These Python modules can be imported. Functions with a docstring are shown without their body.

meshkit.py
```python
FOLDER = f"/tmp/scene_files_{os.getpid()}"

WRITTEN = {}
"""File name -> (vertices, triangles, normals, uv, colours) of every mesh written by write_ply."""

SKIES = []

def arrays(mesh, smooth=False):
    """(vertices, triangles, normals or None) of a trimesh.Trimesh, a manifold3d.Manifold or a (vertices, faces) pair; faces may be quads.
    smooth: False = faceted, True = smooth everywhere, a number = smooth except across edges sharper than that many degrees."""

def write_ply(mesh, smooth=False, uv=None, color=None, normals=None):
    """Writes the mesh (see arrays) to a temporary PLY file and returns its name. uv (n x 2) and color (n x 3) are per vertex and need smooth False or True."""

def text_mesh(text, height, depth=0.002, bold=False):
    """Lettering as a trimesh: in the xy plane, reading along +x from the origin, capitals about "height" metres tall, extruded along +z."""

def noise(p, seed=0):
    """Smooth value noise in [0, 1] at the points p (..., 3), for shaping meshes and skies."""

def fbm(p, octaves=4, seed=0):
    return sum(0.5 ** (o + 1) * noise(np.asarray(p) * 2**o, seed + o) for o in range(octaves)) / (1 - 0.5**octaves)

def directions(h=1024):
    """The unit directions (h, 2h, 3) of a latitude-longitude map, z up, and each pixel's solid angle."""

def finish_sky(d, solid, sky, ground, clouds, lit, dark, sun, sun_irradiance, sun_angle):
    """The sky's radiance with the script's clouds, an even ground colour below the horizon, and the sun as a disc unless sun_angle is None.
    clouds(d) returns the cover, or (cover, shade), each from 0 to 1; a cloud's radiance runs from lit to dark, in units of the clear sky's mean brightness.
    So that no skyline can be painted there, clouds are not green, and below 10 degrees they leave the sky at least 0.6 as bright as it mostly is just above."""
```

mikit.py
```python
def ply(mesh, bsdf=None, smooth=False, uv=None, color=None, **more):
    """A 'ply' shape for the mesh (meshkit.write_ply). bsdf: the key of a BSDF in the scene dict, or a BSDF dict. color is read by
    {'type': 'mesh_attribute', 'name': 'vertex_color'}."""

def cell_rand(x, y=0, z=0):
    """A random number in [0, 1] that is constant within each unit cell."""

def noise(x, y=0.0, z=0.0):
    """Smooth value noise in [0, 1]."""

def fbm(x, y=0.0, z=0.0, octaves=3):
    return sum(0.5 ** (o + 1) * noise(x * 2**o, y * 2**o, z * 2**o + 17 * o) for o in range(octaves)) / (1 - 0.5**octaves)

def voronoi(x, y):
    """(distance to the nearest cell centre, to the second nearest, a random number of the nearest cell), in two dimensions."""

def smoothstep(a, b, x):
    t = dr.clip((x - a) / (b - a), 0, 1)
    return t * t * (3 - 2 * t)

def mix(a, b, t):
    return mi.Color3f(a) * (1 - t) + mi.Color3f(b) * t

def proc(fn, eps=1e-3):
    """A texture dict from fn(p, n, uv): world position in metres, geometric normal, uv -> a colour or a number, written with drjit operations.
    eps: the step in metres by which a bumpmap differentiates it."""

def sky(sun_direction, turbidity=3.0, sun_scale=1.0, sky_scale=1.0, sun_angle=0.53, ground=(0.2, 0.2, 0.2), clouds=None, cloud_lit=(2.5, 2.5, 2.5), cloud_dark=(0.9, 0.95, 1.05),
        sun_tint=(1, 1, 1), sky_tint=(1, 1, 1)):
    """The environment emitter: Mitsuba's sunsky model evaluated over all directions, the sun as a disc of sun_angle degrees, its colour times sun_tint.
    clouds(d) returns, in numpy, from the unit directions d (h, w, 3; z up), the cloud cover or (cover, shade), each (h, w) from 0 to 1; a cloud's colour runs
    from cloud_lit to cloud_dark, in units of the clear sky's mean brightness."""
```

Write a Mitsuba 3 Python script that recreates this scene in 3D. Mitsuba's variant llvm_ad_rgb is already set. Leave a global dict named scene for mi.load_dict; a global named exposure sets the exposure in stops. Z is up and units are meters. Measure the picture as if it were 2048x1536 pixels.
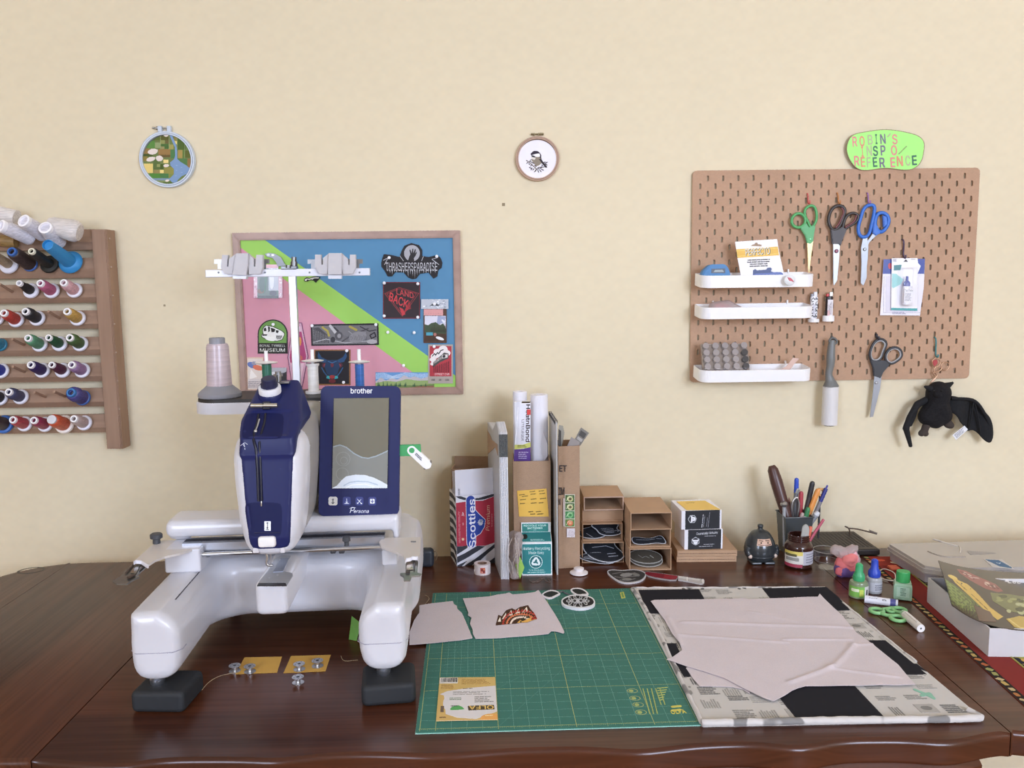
import math
import numpy as np
import trimesh
import drjit as dr
import mitsuba as mi
import mikit
import manifold3d as m3
import shapely.geometry as sg
import shapely.affinity as sa
import shapely.ops as so
from meshkit import text_mesh, fbm
from mikit import proc, smoothstep, mix

T = mi.ScalarTransform4f
scene, labels = {}, {}
V = lambda *a: np.array(a, float)

# ---------------------------------------------------------------- camera
PW, PH, FPX = 2048, 1536, 1679.13
CAM = V(0, -2.2556, 1.467)
_p, _y, _r = .1218, .0169, -.0127
FW = V(math.sin(_y) * math.cos(_p), math.cos(_y) * math.cos(_p), -math.sin(_p))
RT = V(math.cos(_y), -math.sin(_y), 0)
UP = np.cross(RT, FW)
RT, UP = math.cos(_r) * RT + math.sin(_r) * UP, math.cos(_r) * UP - math.sin(_r) * RT
scene['camera'] = {'type': 'perspective', 'fov_axis': 'x', 'fov': math.degrees(2 * math.atan(PW / 2 / FPX)), 'near_clip': .05,
                   'to_world': T().look_at(CAM.tolist(), (CAM + FW).tolist(), UP.tolist())}
# ---------------------------------------------------------------- light: daylight through the two windows of the wall behind the camera
exposure = 0.7
RX0, RX1, RY0, RZ1 = -2.3, 2.7, -4.3, 2.65
WINDOWS = [(-2.2, -1.2, 1.3, 2.6), (1.1, 2.5, 1.3, 2.6)]
DAY = [(9.4, 10.8, 14.2), (12.2, 14.0, 18.4)]
for i, (a, b, c, d) in enumerate(WINDOWS):
    scene[f'window_{i + 1}__daylight'] = {'type': 'rectangle', 'to_world': T().translate([(a + b) / 2, RY0 - .14, (c + d) / 2]).rotate([1, 0, 0], -90).scale([(b - a) / 2, (d - c) / 2, 1]),
                              'emitter': {'type': 'area', 'radiance': {'type': 'rgb', 'value': DAY[i]}}}
# ---------------------------------------------------------------- helpers
def ray(px, py): return FW + RT * (px - PW / 2) / FPX - UP * (py - PH / 2) / FPX
def wal(px, py, y=0.0):
    d = ray(px, py); return CAM + d * (y - CAM[1]) / d[1]          # the point of the upright plane at depth y
TZ = .75
def tab(px, py, h=0.0):
    d = ray(px, py); return CAM + d * (TZ + h - CAM[2]) / d[2]      # the point at height h over the table top
def crop(x0, y0, s): return lambda pts: [(x0 + x / s, y0 + y / s) for x, y in pts]
def lin(h, k=1.0):
    c = [int(h[i:i + 2], 16) / 255 for i in (1, 3, 5)] if isinstance(h, str) else [v / 255 for v in h]
    c = [v / 12.92 if v <= .04045 else ((v + .055) / 1.055) ** 2.4 for v in c]; g = .3 * c[0] + .6 * c[1] + .1 * c[2]
    return [min(.9, k * (.88 * v + .12 * g)) for v in c]
KC = 1.0
def mat(col, rough=.5, metal=0.0, spec=.5, coat=0.0, **more):
    key = 'mat_' + (col if isinstance(col, str) else '%02x%02x%02x' % tuple(col)).strip('#') + '_%d_%d_%d_%d' % (rough * 100, metal * 100, spec * 100, coat * 100) + ''.join('_%s_%d' % (a, b * 100) for a, b in more.items())
    if key not in scene:
        scene[key] = {'type': 'twosided', 'b': {'type': 'principled', 'base_color': {'type': 'rgb', 'value': lin(col, KC if metal < .5 else 1)}, 'roughness': float(rough), 'metallic': float(metal), 'specular': float(spec), 'clearcoat': float(coat), **more}}
    return key
def pmat(key, fn, rough=.5, spec=.4, bump=None, bscale=1.0, eps=1e-3, **more):
    b = {'type': 'principled', 'base_color': proc(fn), 'roughness': rough if isinstance(rough, dict) else float(rough), 'specular': float(spec), **more}
    if bump: b = {'type': 'bumpmap', 'tex': proc(bump, eps), 'scale': bscale, 'b': b}
    scene[key] = {'type': 'twosided', 'b': b}
    return key
def numbered(k):
    n, i = k, 0
    while n in labels or n in scene or any(s.startswith(n + '__') for s in scene):
        i += 1; n = '%s_%03d' % (k, i)
    return n
def thing(name, label, cat, group=None, kind=None):
    k = numbered(name); labels[k] = {'label': label, 'category': cat}
    if group: labels[k]['group'] = group
    if kind: labels[k]['kind'] = kind
    return k
def put(parent, name, mesh, m, smooth=30, label=None, uv=None, kind=None):
    k = numbered(parent + '__' + name if parent else name)
    if isinstance(mesh, list): mesh = trimesh.util.concatenate(mesh)
    scene[k] = mikit.ply(mesh, m, smooth, uv=uv)
    if label or kind: labels[k] = {a: b for a, b in (('label', label), ('kind', kind)) if b}
    return k
def one(name, mesh, m, label, cat, group=None, smooth=30, uv=None, kind=None):
    k = thing(name, label, cat, group, kind)
    if isinstance(mesh, list): mesh = trimesh.util.concatenate(mesh)
    scene[k] = mikit.ply(mesh, m, smooth, uv=uv)
    return k
def struct(name, mesh, m, smooth=False):
    if isinstance(mesh, list): mesh = trimesh.util.concatenate(mesh)
    scene[name] = mikit.ply(mesh, m, smooth); labels[name] = {'kind': 'structure'}
    return name
# shapes
def tm(man):
    m = man.to_mesh(); return trimesh.Trimesh(m.vert_properties[:, :3], m.tri_verts, process=False)
def man(t): return m3.Manifold(m3.Mesh(np.asarray(t.vertices, np.float32), np.asarray(t.faces, np.uint32)))
def box(x0, x1, y0, y1, z0, z1):
    b = trimesh.creation.box((abs(x1 - x0), abs(y1 - y0), abs(z1 - z0))); b.apply_translation(((x0 + x1) / 2, (y0 + y1) / 2, (z0 + z1) / 2)); return b
def rbox(x0, x1, y0, y1, z0, z1, r=.003, n=12):
    s = m3.Manifold.sphere(r, n)
    return tm(m3.Manifold.batch_hull([s.translate((x, y, z)) for x in (x0 + r, x1 - r) for y in (y0 + r, y1 - r) for z in (z0 + r, z1 - r)]))
def frame(o, x, y):
    x = np.asarray(x, float) / np.linalg.norm(x); y = np.asarray(y, float); y = y - x * (x @ y); y /= np.linalg.norm(y)
    M = np.eye(4); M[:3, 0], M[:3, 1], M[:3, 2], M[:3, 3] = x, y, np.cross(x, y), o
    return M
def mv(mesh, M):
    m = mesh.copy()
    if np.shape(M) == (3,): m.apply_translation(M)
    else: m.apply_transform(M)
    return m
def ext(poly, t):
    g = [p for p in getattr(poly, 'geoms', [poly]) if p.geom_type == 'Polygon' and p.area > 1e-12]
    return trimesh.util.concatenate([trimesh.creation.extrude_polygon(p, t, engine='earcut') for p in g])
def bev(poly, t, b=.001):                                       # a plate with chamfered top edge
    q = poly.buffer(-b, join_style=2)
    if q.is_empty or q.geom_type != 'Polygon' or poly.geom_type != 'Polygon': return ext(poly, t)
    return trimesh.util.concatenate([ext(poly, t - b), mv(ext(poly.buffer(-b * .45), b * .6), V(0, 0, t - b)), mv(ext(q, b * 1.0), V(0, 0, t - b))])
def onwall(y): return frame(V(0, y, 0), V(1, 0, 0), V(0, 0, 1))     # local x, y, height -> x, z, out of the wall
def ontab(h=0.0): return frame(V(0, 0, TZ + h), V(1, 0, 0), V(0, 1, 0))
def wpoly(px, y): return sg.Polygon([wal(a, b, y)[[0, 2]] for a, b in px])
def tpoly(px, h=0.0): return sg.Polygon([tab(a, b, h)[:2] for a, b in px])
def wext(px, y, t, b=0):                                         # a plate on an upright plane, its front face at y
    p = wpoly(px, y) if isinstance(px, (list, tuple)) else px
    return mv(bev(p, t, b) if b else ext(p, t), onwall(y + t))
def text_(px, h, t, b=0): return mv(bev(tpoly(px, h), t, b) if b else ext(tpoly(px, h), t), ontab(h))
def spline(pts, n=8, closed=False):
    from scipy.interpolate import CubicSpline
    p = np.asarray(pts, float)
    if closed: p = np.vstack([p, p[:1]])
    t = np.r_[0, np.cumsum(np.linalg.norm(np.diff(p, axis=0), axis=1))]
    u = np.linspace(0, t[-1], n * (len(p) - 1) + 1)
    q = CubicSpline(t, p, bc_type='periodic' if closed else 'natural')(u)
    return q[:-1] if closed else q
def tube(pts, r, n=8, closed=False):
    p = np.asarray(pts, float); k = len(p)
    t = (np.roll(p, -1, 0) - np.roll(p, 1, 0)) if closed else np.gradient(p, axis=0)
    t /= np.linalg.norm(t, axis=1, keepdims=True) + 1e-12
    a = np.cross(t[0], V(.3, .2, .9)); a /= np.linalg.norm(a); A = []
    for i in range(k):
        a = a - t[i] * (a @ t[i]); a /= np.linalg.norm(a); A.append(a)
    A = np.array(A); B = np.cross(t, A); g = np.arange(n) * 2 * np.pi / n
    v = p[:, None] + np.broadcast_to(r, (k,))[:, None, None] * (np.cos(g)[None, :, None] * A[:, None] + np.sin(g)[None, :, None] * B[:, None])
    v = v.reshape(-1, 3); f = []
    for i in range(k if closed else k - 1):
        j = (i + 1) % k
        for c in range(n):
            d = (c + 1) % n; f += [[i * n + c, i * n + d, j * n + d], [i * n + c, j * n + d, j * n + c]]
    if not closed:
        v = np.vstack([v, p[:1], p[-1:]])
        for c in range(n):
            d = (c + 1) % n; f += [[k * n, d, c], [k * n + 1, (k - 1) * n + c, (k - 1) * n + d]]
    return trimesh.Trimesh(v, f, process=False)
def rod(a, b, r, n=12): return tube([a, b], r, n)
def lathe(prof, n=32, M=None):
    pr = np.asarray(prof, float); g = np.arange(n) * 2 * np.pi / n; k = len(pr)
    v = np.stack([np.outer(pr[:, 0], np.cos(g)), np.outer(pr[:, 0], np.sin(g)), np.repeat(pr[:, 1:2], n, 1)], -1).reshape(-1, 3); f = []
    for i in range(k - 1):
        for c in range(n):
            d = (c + 1) % n
            if pr[i, 0] > 1e-9: f.append([i * n + c, i * n + d, (i + 1) * n + d])
            if pr[i + 1, 0] > 1e-9: f.append([i * n + c, (i + 1) * n + d, (i + 1) * n + c])
    m = trimesh.Trimesh(v, f, process=False); m.merge_vertices()
    return mv(m, M) if M is not None else m
def axis(o, z, x=(1, 0, .01)):
    z = np.asarray(z, float) / np.linalg.norm(z); x = np.asarray(x, float) - z * (np.asarray(x, float) @ z); x /= np.linalg.norm(x)
    M = np.eye(4); M[:3, 0], M[:3, 1], M[:3, 2], M[:3, 3] = x, np.cross(z, x), z, o
    return M
def blob(cs, rs, edge=.004, rounds=6):                            # one smooth body hulled along the bones given as pairs of (point, radius)
    parts = [m3.Manifold.batch_hull([m3.Manifold.sphere(r, 20).translate(tuple(c)) for c, r in zip(b, q)]) for b, q in zip(cs, rs)]
    m = tm(m3.Manifold.batch_boolean(parts, m3.OpType.Add).refine_to_length(edge))
    m.merge_vertices(); trimesh.smoothing.filter_taubin(m, iterations=rounds); return m
def sdf_mesh(f, lo, hi, h):                                       # surface nets of f(x, y, z) < 0
    lo, hi = np.asarray(lo, float), np.asarray(hi, float); n = np.ceil((hi - lo) / h).astype(int) + 1
    ax = [lo[i] + h * np.arange(n[i]) for i in range(3)]; X, Y, Z = np.meshgrid(*ax, indexing='ij'); D = f(X, Y, Z)
    c = tuple(k - 1 for k in n); num, cnt = np.zeros(c + (3,)), np.zeros(c)
    cs = {(a, b, d): D[a:a + c[0], b:b + c[1], d:d + c[2]] for a in (0, 1) for b in (0, 1) for d in (0, 1)}
    for a in cs:
        for k in range(3):
            if a[k] == 0:
                b = tuple(v + (i == k) for i, v in enumerate(a)); p, q = cs[a], cs[b]; s = (p < 0) != (q < 0)
                t = np.where(s, p / np.where(s, p - q, 1), 0)
                for i in range(3): num[..., i] += np.where(s, a[i] + (t if i == k else 0), 0)
                cnt += s
    idx = -np.ones(c, int); on = cnt > 0; idx[on] = np.arange(on.sum())
    v = lo + h * (np.argwhere(on) + num[on] / cnt[on][:, None]); q = []
    for k in range(3):
        a, b = [(1, 2), (2, 0), (0, 1)][k]
        s0 = [slice(1, -1)] * 3; s0[k] = slice(0, -1); s1 = list(s0); s1[k] = slice(1, None)
        P, Q = D[tuple(s0)], D[tuple(s1)]
        for flip in (0, 1):
            e = np.argwhere((P < 0) & (Q >= 0) if not flip else (P >= 0) & (Q < 0)); e = e + [0 if i == k else 1 for i in range(3)]
            g = []
            for da, db in ((0, 0), (-1, 0), (-1, -1), (0, -1)):
                w = e.copy(); w[:, a] += da; w[:, b] += db; g.append(idx[w[:, 0], w[:, 1], w[:, 2]])
            g = np.stack(g, 1); q.append(g[:, ::-1] if flip else g)
    q = np.vstack(q); q = q[(q >= 0).all(1)]
    return trimesh.Trimesh(v, np.vstack([q[:, [0, 1, 2]], q[:, [0, 2, 3]]]), process=False)
def smin(a, b, k):
    h = np.clip(.5 + .5 * (b - a) / k, 0, 1); return b * (1 - h) + a * h - k * h * (1 - h)
def sbox(x, y, z, c, s, r):
    q = [np.abs(p - a) - b + r for p, a, b in zip((x, y, z), c, s)]
    return np.sqrt(sum(np.maximum(v, 0) ** 2 for v in q)) + np.minimum(np.maximum(q[0], np.maximum(q[1], q[2])), 0) - r
def spoly(x, y, pts):                                             # signed distance to a polygon
    pts = np.asarray(pts, float); d = np.full(np.shape(x), 1e9); s = np.ones(np.shape(x))
    for i in range(len(pts)):
        a, b = pts[i], pts[i - 1]; e = b - a; wx, wy = x - a[0], y - a[1]
        t = np.clip((wx * e[0] + wy * e[1]) / (e @ e), 0, 1); d = np.minimum(d, (wx - e[0] * t) ** 2 + (wy - e[1] * t) ** 2)
        c1, c2, c3 = y >= a[1], y < b[1], e[0] * wy > e[1] * wx
        s = np.where((c1 & c2 & c3) | (~c1 & ~c2 & ~c3), -s, s)
    return s * np.sqrt(d)
# flat print: each polygon of a card takes its colour from a palette through its uv
PAL = [(.5, .5, .5)]
def pal(col):
    c = tuple(lin(col, KC))
    if c not in PAL: PAL.append(c)
    return PAL.index(c)
def _palette(p, n, uv):
    i = mi.UInt32(dr.clip(uv.x * 1024, 0, 1023))
    a = np.array(PAL, np.float32)
    return mi.Color3f(*[dr.gather(mi.Float, mi.Float(np.ascontiguousarray(a[:, k])), dr.minimum(i, len(PAL) - 1)) for k in range(3)])
for _k, _r0, _s0 in (('print', .6, .3), ('print_gloss', .22, .5), ('print_cloth', .9, .1)):
    pmat(_k, _palette, _r0, _s0)
scene['frosted_film'] = {'type': 'principledthin', 'base_color': {'type': 'rgb', 'value': [.78, .70, .68]}, 'roughness': .35, 'spec_trans': .45, 'diff_trans': .9, 'eta': 1.3}
class Card:
    """A sheet with print. pts: its corners TL, TR, BR, BL in space; size: the extent of its drawing (x right, y down)."""
    def __init__(s, pts, size, t=.001, dz=.00022, grid=None, bend=None):
        s.c = [np.asarray(p, float) for p in pts]; s.a, s.b = size; s.t, s.dz, s.L, s.k = t, dz, [], 0; s.bend = bend; s.surf = None; s.edge = grid; s.clip = None
        n = np.cross(s.c[1] - s.c[0], s.c[0] - s.c[3]); s.n = n / np.linalg.norm(n)
    def add(s, shape, col, base=False):
        """shape: a shapely polygon, or a list of points, or a mesh drawn with y down and height z"""
        if isinstance(shape, (list, tuple)): shape = sg.Polygon(shape)
        if not hasattr(shape, 'vertices'):
            if not shape.is_valid: shape = shape.buffer(0)
            if s.clip is not None and s.L: shape = shape.intersection(s.clip)
            if not s.L and shape.area > .45 * s.a * s.b and s.clip is None: s.clip = shape
            if shape.is_empty or shape.area < 1e-9: return s
            shape = ext(shape, 1.0)
            if s.edge:
                shape = shape.subdivide_to_size(s.edge)
        v = np.array(shape.vertices); top = v[:, 2] > .5 * v[:, 2].max()
        h = np.where(top, s.k, -1.0 if s.k == 0 or base else s.k - 1 if s.k < 2 else 0.0); s.k += 1
        s.L.append((v[:, :2], h, np.array(shape.faces)[:, ::-1], pal(col))); return s
    def rect(s, x0, y0, x1, y1, col): return s.add(sg.box(x0, y0, x1, y1), col)
    def ell(s, x, y, rx, ry, col, rot=0): return s.add(sa.rotate(sa.scale(sg.Point(x, y).buffer(1, 10), rx, ry), rot), col)
    def line(s, pts, w, col, cap=1): return s.add(sg.LineString(pts).buffer(w / 2, 3, cap_style=cap), col)
    def text(s, txt, x, y, h, col, w=None, rot=0, shear=0, bold=False, mid=False):
        """x, y: left (or middle) end of the baseline; rot in degrees, clockwise in the drawing"""
        m = text_mesh(txt, h, 1.0, bold); v = m.vertices.copy(); x0, x1 = v[:, 0].min(), v[:, 0].max(); v[:, 0] -= x0
        if w: v[:, 0] *= w / (x1 - x0)
        else: w = x1 - x0
        if mid: v[:, 0] -= w / 2
        v[:, 0] += shear * v[:, 1]; c, q = math.cos(math.radians(rot)), math.sin(math.radians(rot))
        a, b = v[:, 0].copy(), -v[:, 1]; v[:, 0], v[:, 1] = x + a * c - b * q, y + a * q + b * c
        return s.add(trimesh.Trimesh(v, m.faces[:, ::-1], process=False), col)
    def lines(s, x, y, w, n, pitch, col, th=.45, rot=0, seed=0, mid=False):
        r = np.random.default_rng(seed); c, q = math.cos(math.radians(rot)), math.sin(math.radians(rot)); g = []
        for i in range(n):
            l = w * r.uniform(.7, 1); x0 = (w - l) / 2 if mid else 0
            while l > 0:
                u = min(l, w * r.uniform(.1, .3)); g.append(sg.box(x0, i * pitch, x0 + u * .88, i * pitch + pitch * th)); x0 += u; l -= u
        m = ext(sg.MultiPolygon(g), 1.0); v = m.vertices.copy(); a, b = v[:, 0].copy(), v[:, 1].copy(); v[:, 0], v[:, 1] = x + a * c - b * q, y + a * q + b * c
        return s.add(trimesh.Trimesh(v, m.faces, process=False), col)
    def mesh(s):
        vs, fs, us, at = [], [], [], 0; dz = min(s.dz, .0010 / max(s.k, 1))
        for v, h, f, i in s.L:
            u, w = (v[:, 0] / s.a)[:, None], (v[:, 1] / s.b)[:, None]
            h = np.where(h < 0, 0, s.t + h * dz)
            P = s.c[0] * (1 - u) * (1 - w) + s.c[1] * u * (1 - w) + s.c[2] * u * w + s.c[3] * (1 - u) * w + h[:, None] * s.n
            if s.surf is not None: P = s.surf(u[:, 0], w[:, 0]) + h[:, None] * s.n
            if s.bend is not None: P = P + s.bend(u[:, 0], w[:, 0])
            vs.append(P); fs.append(f + at); at += len(v); us.append(np.full((len(v), 2), (i + .5) / 1024))
        m = trimesh.Trimesh(np.vstack(vs), np.vstack(fs), process=False); return m, np.vstack(us)
    def put(s, parent, name, m='print', label=None):
        g, uv = s.mesh(); return put(parent, name, g, m, False, label, uv)
    def one(s, name, label, cat, group=None, m='print'):
        g, uv = s.mesh(); return one(name, g, m, label, cat, group, False, uv)
def wcard(px, y, size, t=.001, **k): return Card([wal(a, b, y) for a, b in px], size, t, **k)   # px: TL TR BR BL on the plane at y (the sheet's back)
def tcard(px, h, size, t=.001, **k): return Card([tab(a, b, h) for a, b in px], size, t, **k)
def bcard(box, y, t=.001, size=None, **k):                                   # an upright sheet over the pixel box; its drawing is in pixels from the box's corner
    x0, y0, x1, y1 = box; return wcard([(x0, y0), (x1, y0), (x1, y1), (x0, y1)], y, size or (x1 - x0, y1 - y0), t, **k)
def star(x, y, r, n=10, k=.5, seed=None):
    g = np.random.default_rng(seed) if seed is not None else None
    return sg.Polygon([(x + (r if i % 2 else r * k) * (g.uniform(.8, 1.1) if g else 1) * math.cos(i * math.pi / n), y + (r if i % 2 else r * k) * math.sin(i * math.pi / n)) for i in range(2 * n)])
WHITE, BLACK = '#e4e2e6', '#1b1b1e'
# ---------------------------------------------------------------- room
def _wallc(p, n, uv):
    a = mikit.fbm(p.x * 1.3 + 3, p.y * 1.3, p.z * 1.3, 3); b = mikit.fbm(p.x * 60, p.y * 60, p.z * 60, 2)
    return mi.Color3f(.69, .608, .43) * (.93 + .12 * a) * (.97 + .06 * b)
pmat('wall_paint', _wallc, .8, .25, lambda p, n, uv: mikit.fbm(p.x * 220, p.y * 220, p.z * 220, 2), .0005, 1e-3)
pmat('ceiling_paint', lambda p, n, uv: mi.Color3f(.84, .82, .78) * (.97 + .05 * mikit.noise(p.x * 3, p.y * 3)), .9, .1)
def _floorc(p, n, uv):
    b = mikit.cell_rand(dr.floor(p.x / .09), dr.floor((p.y + .37 * dr.floor(p.x / .09)) / .9))
    return mi.Color3f(.30, .17, .09) * (.75 + .4 * b) * (.85 + .3 * mikit.fbm(p.x * 40, p.y * 3))
pmat('floor_wood', _floorc, .4, .4)
struct('wall_back', box(RX0, RX1, 0, .12, 0, RZ1), 'wall_paint')
put('wall_back', 'nail', wext([(1004, 406), (1010, 406), (1010, 412), (1004, 412)], -.0006, .0005), mat('#8a7a5c', .7), label='small dark nail hole')
put('wall_back', 'nail', wext([(327, 609), (331, 609), (331, 613), (327, 613)], -.0006, .0005), mat('#9a8a6c', .7))
struct('wall_left', box(RX0 - .12, RX0, RY0 - .12, .12, 0, RZ1), 'wall_paint')
struct('wall_right', box(RX1, RX1 + .12, RY0 - .12, .12, 0, RZ1), 'wall_paint')
struct('ceiling', box(RX0 - .12, RX1 + .12, RY0 - .12, .12, RZ1, RZ1 + .1), 'ceiling_paint')
struct('floor', box(RX0 - .12, RX1 + .12, RY0 - .12, .12, -.1, 0), 'floor_wood')
_rear = sg.box(RX0, 0, RX1, RZ1)
for a, b, c, d in WINDOWS: _rear = _rear.difference(sg.box(a, c, b, d))
struct('wall_front', mv(ext(_rear, .12), frame(V(0, RY0, 0), V(1, 0, 0), V(0, 0, 1))), 'wall_paint')
for i, (a, b, c, d) in enumerate(WINDOWS):
    fr = [box(a, b, RY0 - .07, RY0 - .02, c, c + .05), box(a, b, RY0 - .07, RY0 - .02, d - .05, d), box(a, a + .05, RY0 - .07, RY0 - .02, c, d), box(b - .05, b, RY0 - .07, RY0 - .02, c, d), box((a + b) / 2 - .025, (a + b) / 2 + .025, RY0 - .07, RY0 - .02, c, d)]
    struct('window_%d' % (i + 1), fr, mat('#e8e6e0', .5))
# ---------------------------------------------------------------- table
def _wood(p, along, across):
    g = mikit.fbm(along * 1.6, across * 38, 0, 4); f = mikit.fbm(along * 7 + 5, across * 240, 2, 2); l = mikit.fbm(along * 1.1 + 9, across * 4, 3, 3)
    c = mix(mi.Color3f(.030, .0085, .0042), mi.Color3f(.078, .0225, .0085), smoothstep(.2, .8, g * .45 + l * .55))
    return c * (.8 + .4 * f)
pmat('table_wood', lambda p, n, uv: _wood(p, p.x, p.y + p.z * .7), .24, .42)
pmat('leaf_wood', lambda p, n, uv: _wood(p, p.y, p.x + p.z * .7), .26, .42)
t = thing('table', 'dark glossy mahogany drop-leaf table with a wavy front edge against the yellow wall', 'table')
fe = [(0, 1522), (75, 1522), (140, 1527), (200, 1531), (250, 1531), (300, 1524), (400, 1519), (500, 1520), (560, 1521), (625, 1514), (700, 1509), (800, 1510), (875, 1512), (950, 1507), (1024, 1501.5), (1100, 1499), (1174, 1499), (1274, 1504),
      (1374, 1494), (1449, 1489), (1524, 1490), (1599, 1496), (1674, 1484), (1749, 1480), (1824, 1481), (1899, 1485), (1974, 1472), (2029, 1465)]
fe = spline([tab(*q)[:2] for q in fe], 3); fe = np.vstack([[-1.6, -1.03], [-1.25, -1.035], [-.95, -1.03], [-.85, -1.038], fe[1:], [.90, -1.045], [1.3, -1.035], [1.8, -1.04]])
BY = -.105
out = sg.Polygon([(-1.285, BY), (1.62, BY)] + [tuple(q) for q in fe[::-1] if -1.285 < q[0] < 1.62] + [(-1.285, -1.03)])
out = out.intersection(sg.box(-1.285, -2, 1.62, BY).buffer(-.2).buffer(.2, 24).union(sg.box(-1.285, -2, 1.62, -.5)))
def board(x0, x1, m):
    g = out.intersection(sg.box(x0, -2, x1, 0)); L = []
    for k, (ins, z) in enumerate(((.010, 0), (.004, .0025), (.0012, .006), (0, .011), (0, .034), (.004, .040))):     # eased edge, stepped in thin plates
        pass
    z = [0, -.002, -.005, -.010, -.034, -.040]; ins = [.008, .0035, .001, 0, 0, .004]
    rings = []
    base = g.exterior if g.geom_type == 'Polygon' else max(g.geoms, key=lambda q: q.area).exterior
    pts = np.array(base.coords)[:-1]
    if not base.is_ccw: pts = pts[::-1]
    e = np.roll(pts, -1, 0) - np.roll(pts, 1, 0); e /= np.linalg.norm(e, axis=1, keepdims=True) + 1e-12
    nn = np.stack([e[:, 1], -e[:, 0]], 1)
    at = (np.abs(pts[:, 0] - x0) < 1e-6) | (np.abs(pts[:, 0] - x1) < 1e-6)
    nn[at, 0] = 0
    n = len(pts); v = np.vstack([np.c_[pts - nn * i, np.full(n, TZ + zz)] for i, zz in zip(ins, z)]); f = []
    for r in range(len(z) - 1):
        for k in range(n):
            d = (k + 1) % n; f += [[r * n + k, (r + 1) * n + k, (r + 1) * n + d], [r * n + k, (r + 1) * n + d, r * n + d]]
    cap = trimesh.creation.triangulate_polygon(sg.Polygon(v[:n, :2]), engine='earcut')
    side = trimesh.Trimesh(v, f, process=False); top = trimesh.Trimesh(np.c_[cap[0], np.full(len(cap[0]), TZ)], cap[1], process=False)
    if top.face_normals[0][2] < 0: top.invert()
    bot = mv(top, V(0, 0, -.04)); bot.invert()
    return put(t, 'top_board', [side, top, bot], m, 40)
for a, b, m in ((-1.4, -1.1275, 'leaf_wood'), (-1.1265, -.7215, 'leaf_wood'), (-.7195, .8000, 'table_wood'), (.8018, 1.7, 'table_wood')): board(a, b, m)
put(t, 'apron', [box(-.66, .75, -.98, -.955, TZ - .14, TZ - .04), box(-.66, .75, -.20, -.175, TZ - .14, TZ - .04), box(-.66, -.635, -.98, -.175, TZ - .14, TZ - .04), box(.725, .75, -.98, -.175, TZ - .14, TZ - .04)], 'table_wood')
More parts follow.
